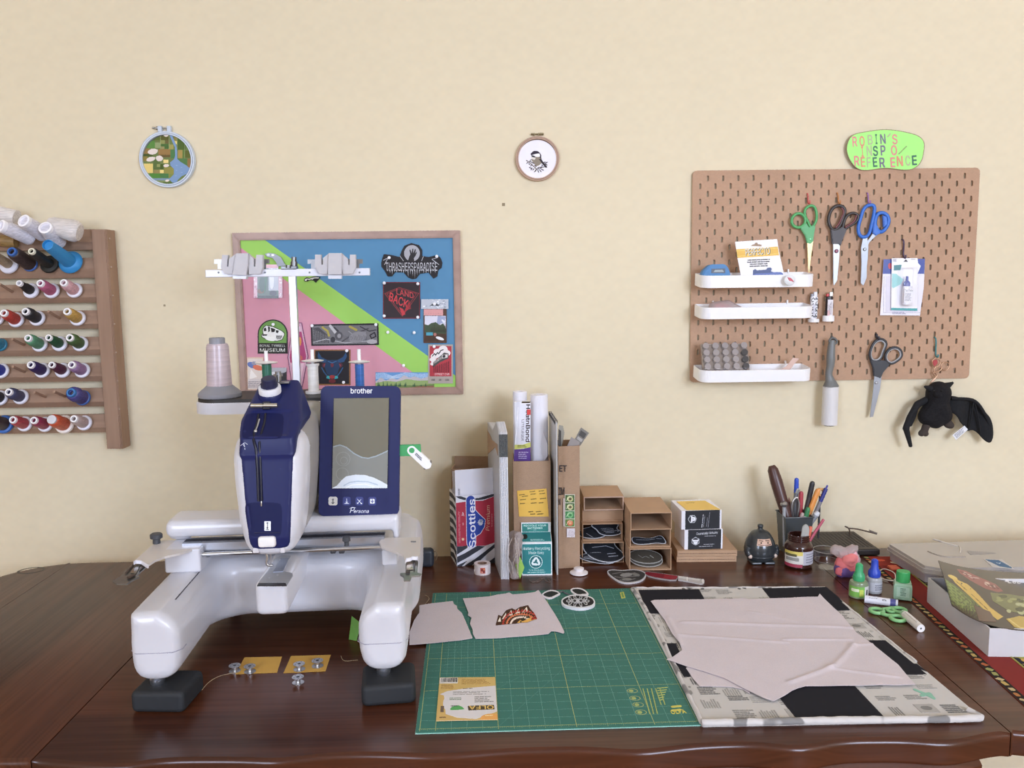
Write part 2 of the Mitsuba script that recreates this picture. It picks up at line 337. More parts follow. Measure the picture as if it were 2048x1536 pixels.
put(t, 'moulding', [tube(spline([V(x, y + .012, TZ - .052) for x, y in fe[::3] if -.70 < x < .79], 2), .012, 8)], 'table_wood', 40)
for x in (-.62, .71):
    for y in (-.94, -.21): put(t, 'leg', lathe([(0, 0), (.018, 0), (.024, .03), (.02, .1), (.034, .3), (.022, .5), (.034, .56), (.034, .62), (0, .62)], 20, axis(V(x, y, 0), V(0, 0, 1))), 'table_wood', 40)
put(t, 'ring_mark', mv(ext(sa.scale(sg.Point(0, 0).buffer(1, 32).difference(sg.Point(0, 0).buffer(.82, 32)), .032, .024), .0004), frame(tab(62, 1141), V(1, .25, 0), V(-.25, 1, 0))), mat('#2c221a', .4), label='dark ring stain')
# ---------------------------------------------------------------- embroidery hoops on the wall
def hoop(name, c, r, ring, wd, label, fabric, box_, size, draw, clip):
    t = thing(name, label, 'embroidery hoop'); o = wal(*c, 0); M = frame(V(o[0], -.001, o[2]), V(1, 0, 0), V(0, 0, 1))
    put(t, 'outer_ring', lathe([(r - wd, 0), (r, 0), (r, .0105), (r - .0008, .012), (r - wd + .0008, .012), (r - wd, .0105), (r - wd, 0)], 64, M), ring, 40)
    put(t, 'inner_ring', lathe([(r - wd * 1.75, 0), (r - wd * 1.02, 0), (r - wd * 1.02, .0125), (r - wd * 1.6, .0125), (r - wd * 1.75, .0115), (r - wd * 1.75, 0)], 64, M), ring, 40)
    k = bcard(box_, -.0085, .0008, size); k.clip = clip; draw(k); k.put(t, 'embroidery', 'print_cloth', fabric)
    return t, o
cl = sg.Point(672, 815).buffer(508, 32)
def draw(k):
    k.add(cl, '#6f7d45'); g = np.random.default_rng(3)
    for b, c in (((160, 300, 520, 420), '#5f6d2e'), ((530, 300, 700, 410), '#5d5e2a'), ((620, 410, 700, 480), '#6d6436'), ((240, 420, 410, 575), '#5b8a3a'), ((410, 415, 520, 460), '#6f7a45'), ((410, 460, 520, 570), '#8b9a66'), ((525, 410, 612, 488), '#8e9350'),
                 ((530, 488, 700, 585), '#4e6f36'), ((530, 540, 605, 590), '#98915a'), ((160, 580, 300, 700), '#8f7440'), ((480, 595, 725, 710), '#98763f'), ((480, 710, 725, 760), '#6d5a31'), ((160, 690, 370, 745), '#4d5a2b'), ((160, 740, 260, 840), '#8b7a34'),
                 ((700, 500, 790, 595), '#a09a4e'), ((735, 605, 820, 780), '#4d7d4a'), ((800, 330, 862, 495), '#8b8040'), ((812, 430, 862, 495), '#e0cf6c'), ((865, 350, 1060, 605), '#52692e'), ((1045, 480, 1170, 610), '#6f8548'), ((880, 610, 975, 780), '#a58e45'), ((975, 610, 1022, 780), '#627b39'),
                 ((1028, 625, 1180, 770), '#60682c'), ((870, 785, 1065, 960), '#557c48'), ((1080, 785, 1180, 980), '#93703f'), ((160, 890, 372, 1085), '#dcc266'), ((380, 800, 520, 1010), '#5c7038'), ((450, 900, 520, 960), '#8d9555'), ((520, 900, 580, 1005), '#4c5e26'), ((585, 810, 688, 880), '#e6cf7a'),
                 ((590, 930, 700, 1010), '#5d7536'), ((380, 1018, 510, 1090), '#95854a'), ((512, 1018, 592, 1088), '#e5cd72'), ((600, 960, 800, 1100), '#8f8a3c'), ((300, 1095, 520, 1195), '#4f8433'), ((525, 1095, 690, 1195), '#4d7b43'), ((690, 1100, 790, 1190), '#7f8940'), ((360, 1190, 720, 1240), '#7c93a3'), ((400, 1235, 700, 1310), '#7d8a55'), ((580, 1270, 800, 1330), '#5a6b33')):
        k.rect(*b, c)
    for x in (525, 700, 865, 1022): k.rect(x - 3, 320, x + 3, 600 if x != 1022 else 780, '#a9b07c')
    k.add([(710, 310), (770, 320), (800, 400), (845, 500), (868, 620), (868, 790), (930, 850), (1060, 930), (1130, 990), (1090, 1090), (960, 1150), (880, 1230), (850, 1290), (770, 1280), (700, 1210), (800, 1110), (800, 1000), (730, 930), (720, 870), (800, 800), (825, 740), (820, 560), (770, 450)], '#7b99bd')
    for x, y in ((860, 930), (855, 1030), (960, 1075), (840, 1140), (955, 970)): k.ell(x, y, 22, 7, '#93afcb')
    for x, y, a, b, rr in ((370, 645, 105, 62, -10), (330, 800, 95, 48, -14), (505, 785, 74, 62, 10), (645, 932, 60, 34, -5), (665, 1240, 42, 24, -12), (640, 315, 50, 28, 0)):
        k.add(sa.rotate(sa.scale(star(0, 0, 1, 9, .9, 4), a, b), rr).buffer(.1) if False else sa.translate(sa.rotate(sa.scale(star(0, 0, 1, 9, .88, 4).buffer(.08).buffer(-.05), a, b), rr), x, y), '#e0d2c6')
lt, o = hoop('landscape_hoop', (337, 320), .0715, mat('#b9c4cf', .45), .0055, 'pale blue embroidery hoop holding a stitched aerial view of green fields and a blue river', 'stitched green fields with a blue lake and white clouds', (270, 240, 410, 390), (1434, 1536), draw, cl)
zt = o[2] + .0715
for x in (-.014, .0095): put(lt, 'clamp_lug', rbox(o[0] + x - .0052, o[0] + x + .0052, -.0115, -.001, zt - .002, zt + .013, .0012), mat('#b9c4cf', .45))
put(lt, 'screw', [rod(V(o[0] - .029, -.006, zt + .008), V(o[0] + .012, -.006, zt + .008), .0016), rod(V(o[0] - .024, -.006, zt + .008), V(o[0] - .0185, -.006, zt + .008), .0042), rod(V(o[0] - .034, -.006, zt + .0085), V(o[0] - .028, -.006, zt + .0085), .0026)], mat('#8f8a80', .3, .9), label='small metal tightening screw')
cl2 = sg.Point(728, 850).buffer(520, 32)
def draw(k):
    k.add(cl2, '#eae8f0')
    br, dk = '#8f8474', '#4c4548'
    k.add([(560, 860), (640, 790), (820, 780), (850, 850), (850, 950), (770, 1010), (700, 1040), (640, 960)], br)
    k.add([(550, 700), (600, 650), (640, 625), (740, 630), (800, 680), (835, 740), (830, 860), (800, 800), (700, 700), (620, 720), (560, 740)], '#403a44')
    k.add([(620, 725), (700, 700), (790, 690), (805, 770), (740, 790), (650, 760)], '#f2f0f4')
    k.add([(570, 740), (640, 750), (700, 795), (620, 795), (575, 775)], '#3a3a3e')
    k.add([(560, 785), (640, 800), (690, 800), (660, 865), (570, 840)], '#ded9cc')
    k.add([(760, 850), (830, 840), (880, 910), (1000, 1060), (950, 1075), (860, 970), (800, 880)], '#3b3638')
    k.line([(510, 920), (590, 1000), (700, 1100), (690, 1160)], 22, '#6d5c4c'); k.line([(520, 910), (560, 860)], 20, '#6d6660'); k.line([(700, 1120), (800, 1090), (920, 1050)], 16, dk)
    for a in ((440, 880, 485, 905), (445, 955, 490, 925), (500, 965, 530, 990), (545, 905, 580, 930), (550, 1030, 590, 990), (580, 930, 640, 960), (515, 1065, 570, 1090), (560, 1130, 590, 1090), (610, 1135, 640, 1100), (650, 1185, 690, 1140), (740, 1140, 765, 1195), (790, 1130, 830, 1180), (740, 1085, 780, 1060), (830, 1110, 890, 1140),
              (800, 1070, 850, 1050), (850, 1000, 870, 1030), (900, 940, 940, 920), (950, 950, 995, 925), (940, 970, 990, 1005), (660, 1010, 690, 1040)): k.line([a[:2], a[2:]], 22, dk)
bt, o = hoop('bird_hoop', (1074.5, 318.5), .0572, mat('#b08f76', .6), .0042, 'small wooden embroidery hoop with a black-capped bird stitched on white cloth', 'white cloth with a stitched bird on a twig', (1020, 255, 1130, 370), (1469, 1536), draw, cl2)
zt = o[2] + .0572
put(bt, 'clamp', [rod(V(o[0] - .016, -.006, zt + .006), V(o[0] + .017, -.006, zt + .006), .0017), rod(V(o[0] + .004, -.006, zt + .006), V(o[0] + .017, -.006, zt + .006), .0029), rod(V(o[0] - .016, -.006, zt + .006), V(o[0] - .007, -.006, zt + .006), .0026), box(o[0] - .008, o[0] - .0065, -.009, -.003, zt - .003, zt + .009), box(o[0] + .0025, o[0] + .004, -.009, -.003, zt - .003, zt + .009)], mat('#8c7f5c', .3, .9), label='brass tightening screw')
# ---------------------------------------------------------------- thread rack
RW = pmat('rack_wood', lambda p, n, uv: mix(mi.Color3f(.235, .145, .095), mi.Color3f(.35, .225, .155), mikit.fbm(p.x * 5 + p.y * 40, p.y * 60, p.z * 70, 3)), .6, .3)
RW2 = pmat('post_wood', lambda p, n, uv: mix(mi.Color3f(.23, .14, .09), mi.Color3f(.34, .215, .145), mikit.fbm(p.x * 90, p.y * 90, p.z * 6, 3)), .6, .3)
rk = thing('thread_rack', 'brown wooden wall rack with sloping pegged rails full of thread spools', 'thread rack')
yf = -.055
p0, p1 = wal(181, 459, yf), wal(211, 459, yf); q0, q1 = wal(213, 898, yf), wal(244, 898, yf)
post = sg.Polygon([(p0[0], p0[2]), (p1[0], p1[2]), (q1[0], q1[2]), (q0[0], q0[2])])
put(rk, 'side_post', mv(bev(post.buffer(.0005), .05, .004), onwall(-.004)), RW2)
put(rk, 'side_post', mv(bev(sa.translate(post, -.86, 0), .05, .004), onwall(-.004)), RW2)
for i in range(7):
    a = wal(217 + i * 3.3, 477 + i * 57, yf - .0005); put(rk, 'nail', lathe([(0, 0), (.0022, 0), (.0016, .0008), (0, .001)], 10, axis(V(a[0] + .001, -.0515, a[2]), V(0, -1, 0))), mat('#a58e78', .5))
rails = [(459, 484, 500), (516, 538, 556), (568, 595, 605.5), (621, 648, 657.5), (674, 699.5, 710.6), (726, 753, 763), (776.5, 804, 813.5), (829, 856, 865.5)]
xr = p0[0] - .001
for a, b, c in rails:
    za, zb, zc = wal(150, a, -.032)[2], wal(150, b, -.047)[2], wal(150, c, -.036)[2]
    x1 = xr + (za - p0[2]) / (q0[2] - p0[2]) * (q0[0] - p0[0])
    pr = sg.Polygon([(-.012, za - .002), (-.032, za), (-.047, zb), (-.036, zc), (-.012, zc)])
    put(rk, 'rail', mv(ext(pr, .84), frame(V(x1 - .84, 0, 0), V(0, 1, 0), V(0, 0, 1))), RW)
PIN = V(0, -math.cos(.36), math.sin(.36))
def pin(tip, base):
    b = wal(*base, -.046); put(rk, 'peg', rod(b - PIN * .008, b + PIN * .05, .0034, 10), mat('#9a7860', .6))
for a, b in (((89, 622), (117, 635)), ((20, 669), (46, 689)), ((27, 721), (47, 743)), ((67, 774), (89, 793)), ((107, 774), (128, 792)), ((2, 563), (22, 582))): pin(a, b)
def thread_mat(c): return pmat('thread_' + c.strip('#'), lambda p, n, uv, C=lin(c, KC): mi.Color3f(C) * (.78 + .4 * mikit.noise(p.x * 90, p.y * 330, p.z * 330)), .45, .5) if 'thread_' + c.strip('#') not in scene else 'thread_' + c.strip('#')
def spool(base, col, label, y=-.047, cat='thread spool', group=None, k=1.0, flange='#dcdce6', top='#efeef0', rb=.0185, rt=.0135, L=.052, neck=1.0, ax=None, cap=False):
    t = thing('thread_spool', label, cat, group); b = wal(*base, y) if len(base) == 2 else np.asarray(base); M = axis(b, PIN if ax is None else ax)
    k *= 1.1; rb, rt, L = rb * k, rt * k, L * k; f = mat(flange, .35)
    put(t, 'flange', lathe([(.004, 0), (rb, 0), (rb, .0025 * k), (rb * .93, .0045 * k), (rt * .8, .006 * k), (.004, .006 * k), (.004, 0)], 28, M), f, 40)
    z0, z1 = .006 * k, L - .005 * k
    put(t, 'thread', lathe([(.005, z0), (rt * .97, z0), (rt, z0 + .002), (rt * .93, z0 + (z1 - z0) * .45), (rt * .96 * neck, z0 + (z1 - z0) * .62), (rt * .86 * neck, z1 - .004), (rt * .62, z1), (.005, z1), (.005, z0)], 28, M), thread_mat(col), 50)
    r = rt * .64
    if cap: put(t, 'top_cap', lathe([(0, L - .006), (rt * .64, L - .006), (rt * .64, L - .001), (rt * .56, L), (0, L)], 24, M), mat(top, .35), 40)
    else: put(t, 'top_ring', lathe([(r * .58, z0), (r * .95, z0), (r, z1 - .001), (r * 1.02, L), (r * .92, L + .0015), (r * .6, L + .0015), (r * .58, z0)], 24, M), mat(top, .35), 40)
    put(t, 'bore', lathe([(0, L - .012), (r * .6, L - .012), (0, L - .0115)], 16, M), mat('#5a5050', .7)) if not cap else None
    return t
row = lambda n: 'rail of the wall rack, ' + n
S = [((63, 582), '#232222', 'slim black thread spool beside the rose spool on the third rail', .82), ((104, 582), '#b5587c', 'rose pink thread spool between the black and the pale pink one', 1), ((149.5, 581), '#cf9fa6', 'pale pink thread spool at the right end of the third rail', 1),
     ((33, 640), '#b8362a', 'bright red thread spool beside a black one on the fourth rail', 1), ((75, 637), '#26262a', 'fat black thread spool beside the bright red spool', 1.1), ((156, 637), '#b8903a', 'golden yellow thread spool alone at the right of its rail', 1), ((-7, 637), '#d8b0b8', 'spool of which only the white flange shows at the left frame edge', 1),
     ((80, 689), '#4e8a64', 'light green thread spool, leftmost of the three green ones', 1.05), ((120, 688), '#1e5231', 'dark green thread spool, middle one of the three green ones', .9), ((161, 688), '#3e5a2c', 'olive green thread spool, right one of the three green ones', 1.1),
     ((3, 742), '#22339a', 'royal blue thread spool at the left frame edge above the black one', 1), ((85, 741), '#33225a', 'dark violet thread spool left of the maroon one', 1), ((126, 741), '#54203c', 'maroon thread spool between the dark violet and the lilac spool', .9), ((165, 741), '#8f6c98', 'lilac thread spool at the right end of its rail', 1.1),
     ((1, 796), '#2a2a30', 'charcoal thread spool cut by the frame edge beside the slate spool', 1), ((42, 794), '#3f4160', 'slate blue thread spool left of two empty pegs', 1.1),
     ((50, 848), '#a8323e', 'red thread spool left of the crimson one on the lowest rail', 1), ((91, 849), '#92224a', 'crimson thread spool between the red and the orange spool', 1), ((169, 846), '#b09a96', 'pinkish beige thread spool at the right end of the lowest rail', 1)]
for b, c, l, nk in S: spool(b, c, l, rt=.0135 * (nk if nk < 1 else 1), neck=nk * .98)
spool((130, 849), '#c24a1e', 'large orange thread spool with a white cap on the lowest rail', k=1.22, flange='#e6dcd0', top='#c6c6ca', cap=True)
spool((9, 849), '#3a2c2e', 'dark brown thread spool on a blue base at the left of the lowest rail', flange='#1f5fae', top='#2a64b4', k=1.2)
spool((2, 690), '#1b7896', 'teal thread spool cut by the left frame edge', flange='#1b7896', top='#1f86a8', rb=.0155)
spool((166, 796), '#44407e', 'violet thread spool wrapped in film with a blue top beside two empty pegs', flange='#3b62a8', top='#2a6fae', k=1.12, rb=.0165, neck=1.1, rt=.015)
spool((19, 530), '#a08a6c', 'shiny gold thread spool on a clear base at the left of the second rail', flange='#cfcfda', top='#d9d4cc', rb=.022, L=.085, rt=.011, neck=.9)
spool((61, 529), '#3c2e2c', 'dark brown thread cone with blue ends beside the black cone', flange='#3a66b0', top='#2f5fa6', rb=.0175, rt=.0165, L=.078)
t = spool((100, 529), '#26251f', 'slim black thread cone with a white top beside the bright blue cone', flange='#24231e', top='#e8e4c8', rb=.0215, rt=.012, L=.08)
t = thing('empty_cone', 'bright blue empty plastic thread cone with a wide foot on the second rail', 'thread cone'); b = wal(142, 525, -.047)
put(t, 'cone', lathe([(.0, .002), (.030, 0), (.030, .003), (.024, .011), (.0185, .013), (.0135, .115), (.0120, .1155), (.011, .108), (0, .108)], 32, axis(b, PIN)), mat('#1486c4', .5), 50)
for base, tip, l, r in (((64, 476), (1, 452), 'white thread cone at the left frame edge on the top rail', .0165), ((90, 470), (47, 441), 'white thread cone raised above its neighbours on the top rail', .0165), ((118, 486), (90, 455), 'white thread cone pointing forward behind the bright blue cone', .0165)):
    b = wal(*base, -.062); a = wal(*tip, -.125); d = (a - b); L = np.linalg.norm(d); t = thing('thread_cone', l, 'thread cone', None); M = axis(b, d)
    put(t, 'thread', lathe([(0, 0), (r * 1.1, 0), (r * 1.25, .006), (r * 1.02, L - .012), (r * .86, L - .006), (0, L - .006)], 32, M), thread_mat('#cbc8d0'), 50)
    put(t, 'top_ring', lathe([(r * .72, L - .03), (r * .98, L - .008), (r, L), (r * .9, L + .001), (r * .74, L + .001), (r * .72, L - .03)], 28, M), mat('#efeef2', .35), 40)
    put(t, 'core', lathe([(0, L - .02), (r * .72, L - .018), (0, L - .018)], 20, M), mat('#b9b7b8', .6))
a, b = wal(98, 449, -.092), wal(160, 465, -.088); L = np.linalg.norm(b - a)
one('thread_cone', lathe([(0, 0), (.018, 0), (.0215, .01), (.028, L - .02), (.027, L - .008), (.021, L), (0, L)], 32, axis(a, b - a)), thread_mat('#cdc6c0'), 'large cream thread cone lying sideways on the rack, rounded end right', 'thread cone', smooth=50)
a, b = wal(-20, 424, -.06), wal(34, 436, -.06); L = np.linalg.norm(b - a)
one('thread_cone', lathe([(0, 0), (.02, 0), (.02, L), (0, L)], 28, axis(a, b - a)), thread_mat('#cfc9c4'), 'cream thread cone lying behind the white cones at the left frame edge', 'thread cone', smooth=50)
a, b = wal(-15, 480, -.06), wal(36, 484, -.056); L = np.linalg.norm(b - a)
one('thread_cone', lathe([(0, 0), (.014, 0), (.016, L - .004), (0, L)], 28, axis(a, b - a)), thread_mat('#8a6a34'), 'golden brown thread cone lying under the white cones at the left', 'thread cone', smooth=50)
# ---------------------------------------------------------------- pinboard
PF = pmat('frame_wood', lambda p, n, uv: mix(mi.Color3f(.27, .165, .125), mi.Color3f(.42, .28, .22), mikit.fbm(p.x * 30, p.y * 30, p.z * 30, 3)), .4, .5)
pb = thing('pinboard', 'wooden framed pinboard painted pink, green and blue, covered with patches', 'pinboard')
tl, tr, br = wal(463, 465, -.02), wal(919, 461, -.02), wal(927, 788.5, -.02)
x0, x1, zt, zb = tl[0], (tr[0] + br[0]) / 2, (tl[2] + tr[2]) / 2, br[2]
fw = .0195
def rail_(pts): return mv(bev(sg.Polygon(pts), .019, .004), onwall(-.001))
put(pb, 'frame_rail', rail_([(x0, zt), (x1, zt), (x1 - fw, zt - fw), (x0 + fw, zt - fw)]), PF)
put(pb, 'frame_rail', rail_([(x0, zb), (x0 + fw, zb + fw), (x1 - fw, zb + fw), (x1, zb)]), PF)
put(pb, 'frame_stile', rail_([(x0, zb), (x0, zt), (x0 + fw, zt - fw), (x0 + fw, zb + fw)]), PF)
put(pb, 'frame_stile', rail_([(x1, zb), (x1 - fw, zb + fw), (x1 - fw, zt - fw), (x1, zt)]), PF)
YB = -.011                                                           # face of the board
k = Card([V(x0 + .012, -.003, zt - .012), V(x1 - .012, -.003, zt - .012), V(x1 - .012, -.003, zb + .012), V(x0 + .012, -.003, zb + .012)], (1.0, 1.0), .008, 0)
def uv_(a, b):
    q = wal(440 + a / 3.84, 430 + b / 3.84, YB); return ((q[0] - x0 - .012) / (x1 - x0 - .024), (zt - .012 - q[2]) / (zt - zb - .024))
cl = sg.box(0, 0, 1, 1)
A1, A2, B1, B2 = uv_(150, 245), uv_(1475, 1205), uv_(345, 192), uv_(1600, 1085)
far = lambda a, b, s: (a[0] + (b[0] - a[0]) * s, a[1] + (b[1] - a[1]) * s)
pink = sg.Polygon([far(A1, A2, -1), far(A1, A2, 2), (-1, 3)]).intersection(cl); blue = sg.Polygon([far(B1, B2, -1), far(B1, B2, 2), (3, -1)]).intersection(cl)
for g, c in ((pink, '#cf8c9e'), (blue, '#4b86ad'), (cl.difference(pink).difference(blue), '#93cb48')):
    k.k = 0; k.add(g, c)
k.put(pb, 'panel', 'print', 'cork panel painted pink, lime green and sky blue')
def pinned(box_, y=YB - .0006, t=.0022, s=None): return bcard(box_, y, t, s)
c8 = lambda b: (750 + b[0] / 4.655, 470 + b[1] / 4.655, 750 + b[2] / 4.655, 470 + b[3] / 4.655)
# black metal-band style patch
k = pinned(c8((50, 60, 640, 420)), s=(590, 360)); P = lambda l: [(x - 50, y - 60) for x, y in l]
k.add(sg.Polygon(P([(60, 260), (70, 215), (85, 178), (150, 185), (230, 205), (248, 150), (275, 100), (340, 75), (410, 95), (440, 140), (440, 195), (500, 205), (580, 185), (612, 215), (628, 260), (620, 305), (590, 330), (580, 385), (545, 405), (500, 350), (420, 360), (385, 405), (350, 412), (310, 395), (270, 350), (190, 345), (160, 385), (120, 385), (90, 330), (62, 295)])), '#232022')
k.ell(295, 110, 74, 76, '#a3a3a8'); k.add(P([(305, 250), (320, 200), (330, 180), (322, 140), (330, 135), (342, 170), (348, 128), (356, 128), (358, 170), (372, 132), (380, 134), (374, 175), (386, 155), (390, 162), (378, 195), (362, 215), (365, 250)]), '#2b2829')
k.text('THRASHERSPARADISE', 50, 272, 76, '#c9c9cf', w=480)
for i in range(22):
    x = 65 + i * 21; L = 18 + 40 * ((i * 7) % 5) / 5 + (28 if 8 < i < 14 else 0); k.add([(x, 262), (x + 8, 262), (x + 5, 262 + L)], '#c9c9cf')
for a in ((40, 215, 75, 150), (75, 150, 30, 175), (180, 130, 215, 180), (400, 140, 385, 180), (520, 200, 480, 165), (480, 165, 535, 150), (545, 215, 500, 180)): k.line([a[:2], a[2:]], 6, '#b5b5bb')
k.one('patch', 'black patch with spiky white lettering and a hand before a grey moon', 'patch')
k = pinned(c8((76, 438, 420, 778)), s=(344, 340)); k.rect(0, 0, 344, 340, '#7a1a24'); k.rect(7, 7, 337, 333, '#33262a')
for a in ([(15, 105), (150, 50), (332, 105), (180, 318), (15, 105)], [(35, 110), (150, 62), (310, 108), (180, 300), (35, 110)]): k.line(a, 4, '#b03038')
k.text('LAND', 125, 112, 48, '#c23a42', w=165, rot=14, shear=-.3, bold=True); k.text('BACK', 52, 168, 72, '#d0323c', w=190, rot=24, shear=-.25, bold=True)
for i in range(9): k.line([(245 + i * 8 - 6 * i, 175 + i * 9), (185 + i * 6, 300 - i * 6)], 4, '#a8262e')
k.add([(150, 232), (186, 250), (208, 300), (178, 312)], '#c23038')
k.one('patch', 'square black patch with red slanted lettering in a triangle', 'patch')
# clear bag with a landscape patch
t = thing('bagged_patch', 'clear hanging bag holding a landscape patch, right side of the pinboard', 'bag')
k = pinned(c8((455, 690, 665, 1003)), y=YB - .002, s=(210, 313)); k.add(sg.box(0, 0, 210, 313).buffer(-4).buffer(6), '#4a2a26'); k.rect(0, 0, 180, 58, '#dc9a9a'); k.text('.......', 15, 42, 26, '#b87a80', w=150)
k.rect(8, 62, 205, 300, '#d8d8e6'); k.add([(130, 62), (205, 70), (190, 120), (120, 150)], '#9aa6c8'); k.add([(8, 140), (40, 150), (70, 130), (110, 120), (150, 150), (180, 130), (205, 180), (205, 300), (8, 300)], '#2c4a38'); k.add([(8, 220), (205, 230), (205, 300), (8, 300)], '#3c2420'); k.rect(22, 215, 85, 245, '#2f9fb8')  # pale upper area is a white reflection painted into the patch
for i in range(9): k.add([(60 + i * 16, 215), (70 + i * 16, 160 - (i % 3) * 14), (80 + i * 16, 215)], '#1e3428')
k.ell(150, 272, 40, 14, '#f0f0f4', 18); k.ell(180, 110, 20, 9, '#e8eaf4', 40); k.ell(105, 235, 14, 16, '#b06a64')
k.put(t, 'patch', 'print_gloss', 'landscape patch with dark trees and a painted white reflection')
k = pinned(c8((430, 597, 684, 688)), y=YB - .006, s=(254, 91)); k.add(sg.box(0, 0, 254, 91), '#b8bec8'); g = np.random.default_rng(5)
for i in range(26):
    x, y = g.uniform(8, 235), g.uniform(6, 78); k.ell(x, y, g.uniform(5, 18), g.uniform(2, 6), ['#eef0f6', '#8f98a4'][i % 2], g.uniform(-40, 40))  # pale and grey ovals paint glints on the folded film
k.add([(80, 62), (125, 30), (175, 62)], '#3c4048'); k.ell(125, 48, 10, 10, '#eceef2')
k.put(t, 'header', 'print_gloss', 'folded bag header with painted glints')
scene['clear_film'] = {'type': 'thindielectric', 'int_ior': 1.45}
put(t, 'film', wext(sg.Polygon([wal(750 + a / 4.655, 470 + b / 4.655, YB - .006)[[0, 2]] for a, b in ((440, 690), (684, 690), (690, 1003), (440, 1008))]), YB - .0065, .0002), 'clear_film', False, 'clear film')
# street car card
k = pinned(c8((495, 1018, 726, 1382)), s=(231, 364)); k.rect(0, 0, 231, 364, '#a79c92'); k.rect(14, 16, 217, 296, '#b02c38'); g = [(58, 110, 34), (90, 70, 40), (140, 45, 42), (175, 80, 34), (40, 180, 20), (120, 90, 50), (35, 140, 22), (60, 160, 30)]
for x, y, r in g: k.ell(x, y, r, r * .8, '#e4dcd8')
k.line([(40, 108), (60, 85), (70, 100), (88, 75), (98, 88), (120, 55), (140, 50)], 8, '#2a2426'); k.add([(45, 210), (50, 165), (150, 75), (190, 85), (188, 130), (110, 165), (45, 215)], '#4c4a46'); k.add([(128, 98), (182, 90), (182, 122), (130, 132)], '#d8d2cc'); k.add([(136, 100), (160, 97), (160, 120), (136, 125)], '#2e2c2c')
for i in range(6): k.rect(58 + i * 12, 150 - i * 8, 65 + i * 12, 178 - i * 8, '#b8b2aa')
for i in range(9): k.rect(52 + i * 17, 200 - max(0, i - 1) * 6, 58 + i * 17, 262, '#5e1c24')
k.text('STREET CAR', 60, 286, 20, '#ecdcd8', w=140); k.lines(30, 322, 40, 2, 9, '#5a5450', seed=1); k.lines(100, 322, 30, 2, 9, '#5a5450', seed=2); k.lines(160, 322, 46, 2, 9, '#5a5450', seed=3)
k.one('street_car_card', 'tan card with a red street car print at the lower right of the pinboard', 'card')
c3 = lambda b: (440 + b[0] / 3.84, 430 + b[1] / 3.84, 440 + b[2] / 3.84, 430 + b[3] / 3.84)
# painted mountain strip
k = pinned(c3((1195, 1208, 1645, 1328)), y=YB - .0004, t=.0012, s=(450, 120)); k.rect(0, 0, 450, 120, '#5d94cc')
for i in range(5): k.line([(0, 12 + i * 9), (60, 6 + i * 10), (130, 30 + i * 4), (230, 2 + i * 9), (330, 14 + i * 8), (450, 8 + i * 8)], 4, '#b8d0e8')
k.add([(0, 70), (40, 40), (80, 62), (120, 45), (170, 55), (220, 22), (260, 42), (300, 30), (350, 50), (400, 35), (450, 60), (450, 120), (0, 120)], '#b9b2b8'); k.add([(0, 82), (80, 66), (160, 72), (240, 52), (330, 64), (450, 60), (450, 120), (0, 120)], '#8fa860'); k.add([(0, 104), (120, 96), (300, 100), (450, 90), (450, 120), (0, 120)], '#6c7f42'); k.add([(250, 118), (340, 106), (450, 104), (450, 120)], '#8a5c44')
for i, x in enumerate((20, 30, 90, 150, 160, 180, 190, 225, 232, 290, 300, 350, 385, 60, 120)): k.add([(x - 6, 108), (x, 66 + (i * 13) % 24), (x + 6, 108)], '#33563a')
k.ell(430, 52, 18, 20, '#c8703c')
k.one('mountain_painting', 'small painted strip of mountains and pines under the green stripe', 'painting')
# long grey patch
k = pinned(c3((698, 832, 1220, 1004)), s=(522, 172)); k.add(sg.Polygon([(0, 8), (518, 0), (522, 165), (6, 172)]), '#1f1c20'); k.add([(10, 18), (508, 12), (512, 155), (16, 162)], '#6f6d70')
k.add([(14, 40), (60, 30), (130, 90), (140, 150), (20, 150)], '#4a484c')
for i in range(9): k.line([(20 + i * 13, 45 + i * 6), (30 + i * 12, 150)], 3, '#8d8b8d')
for a, w, c in (([(90, 30), (130, 60), (140, 95)], 16, '#a89a3a'), ([(180, 30), (210, 60), (200, 100)], 12, '#3c3a3e'), ([(150, 20), (190, 70)], 22, '#b4b2b4'), ([(300, 25), (350, 50)], 18, '#a89a3a'), ([(240, 140), (300, 100), (360, 70), (440, 40)], 10, '#47454a'), ([(380, 25), (450, 60), (500, 50)], 8, '#3a383c'), ([(20, 145), (120, 120), (260, 150), (500, 130)], 7, '#a5a3a6'), ([(290, 60), (330, 90), (420, 70)], 5, '#9b999c'), ([(455, 90), (490, 70), (500, 100), (465, 115), (455, 90)], 8, '#232126')): k.line(a, w, c)
k.ell(215, 95, 30, 34, '#514f53'); k.ell(218, 96, 15, 17, '#8f8d90'); k.ell(360, 105, 70, 42, '#868488', -15); k.ell(470, 140, 40, 18, '#a7a5a8'); k.ell(170, 125, 18, 22, '#39373b')
for i in range(14): k.line([(250 + i * 13, 88 + (i % 3) * 6), (262 + i * 13, 130)], 2.5, '#5c5a5e')
k.one('patch', 'long grey monochrome patch with a black border across the pink and green paint', 'patch')
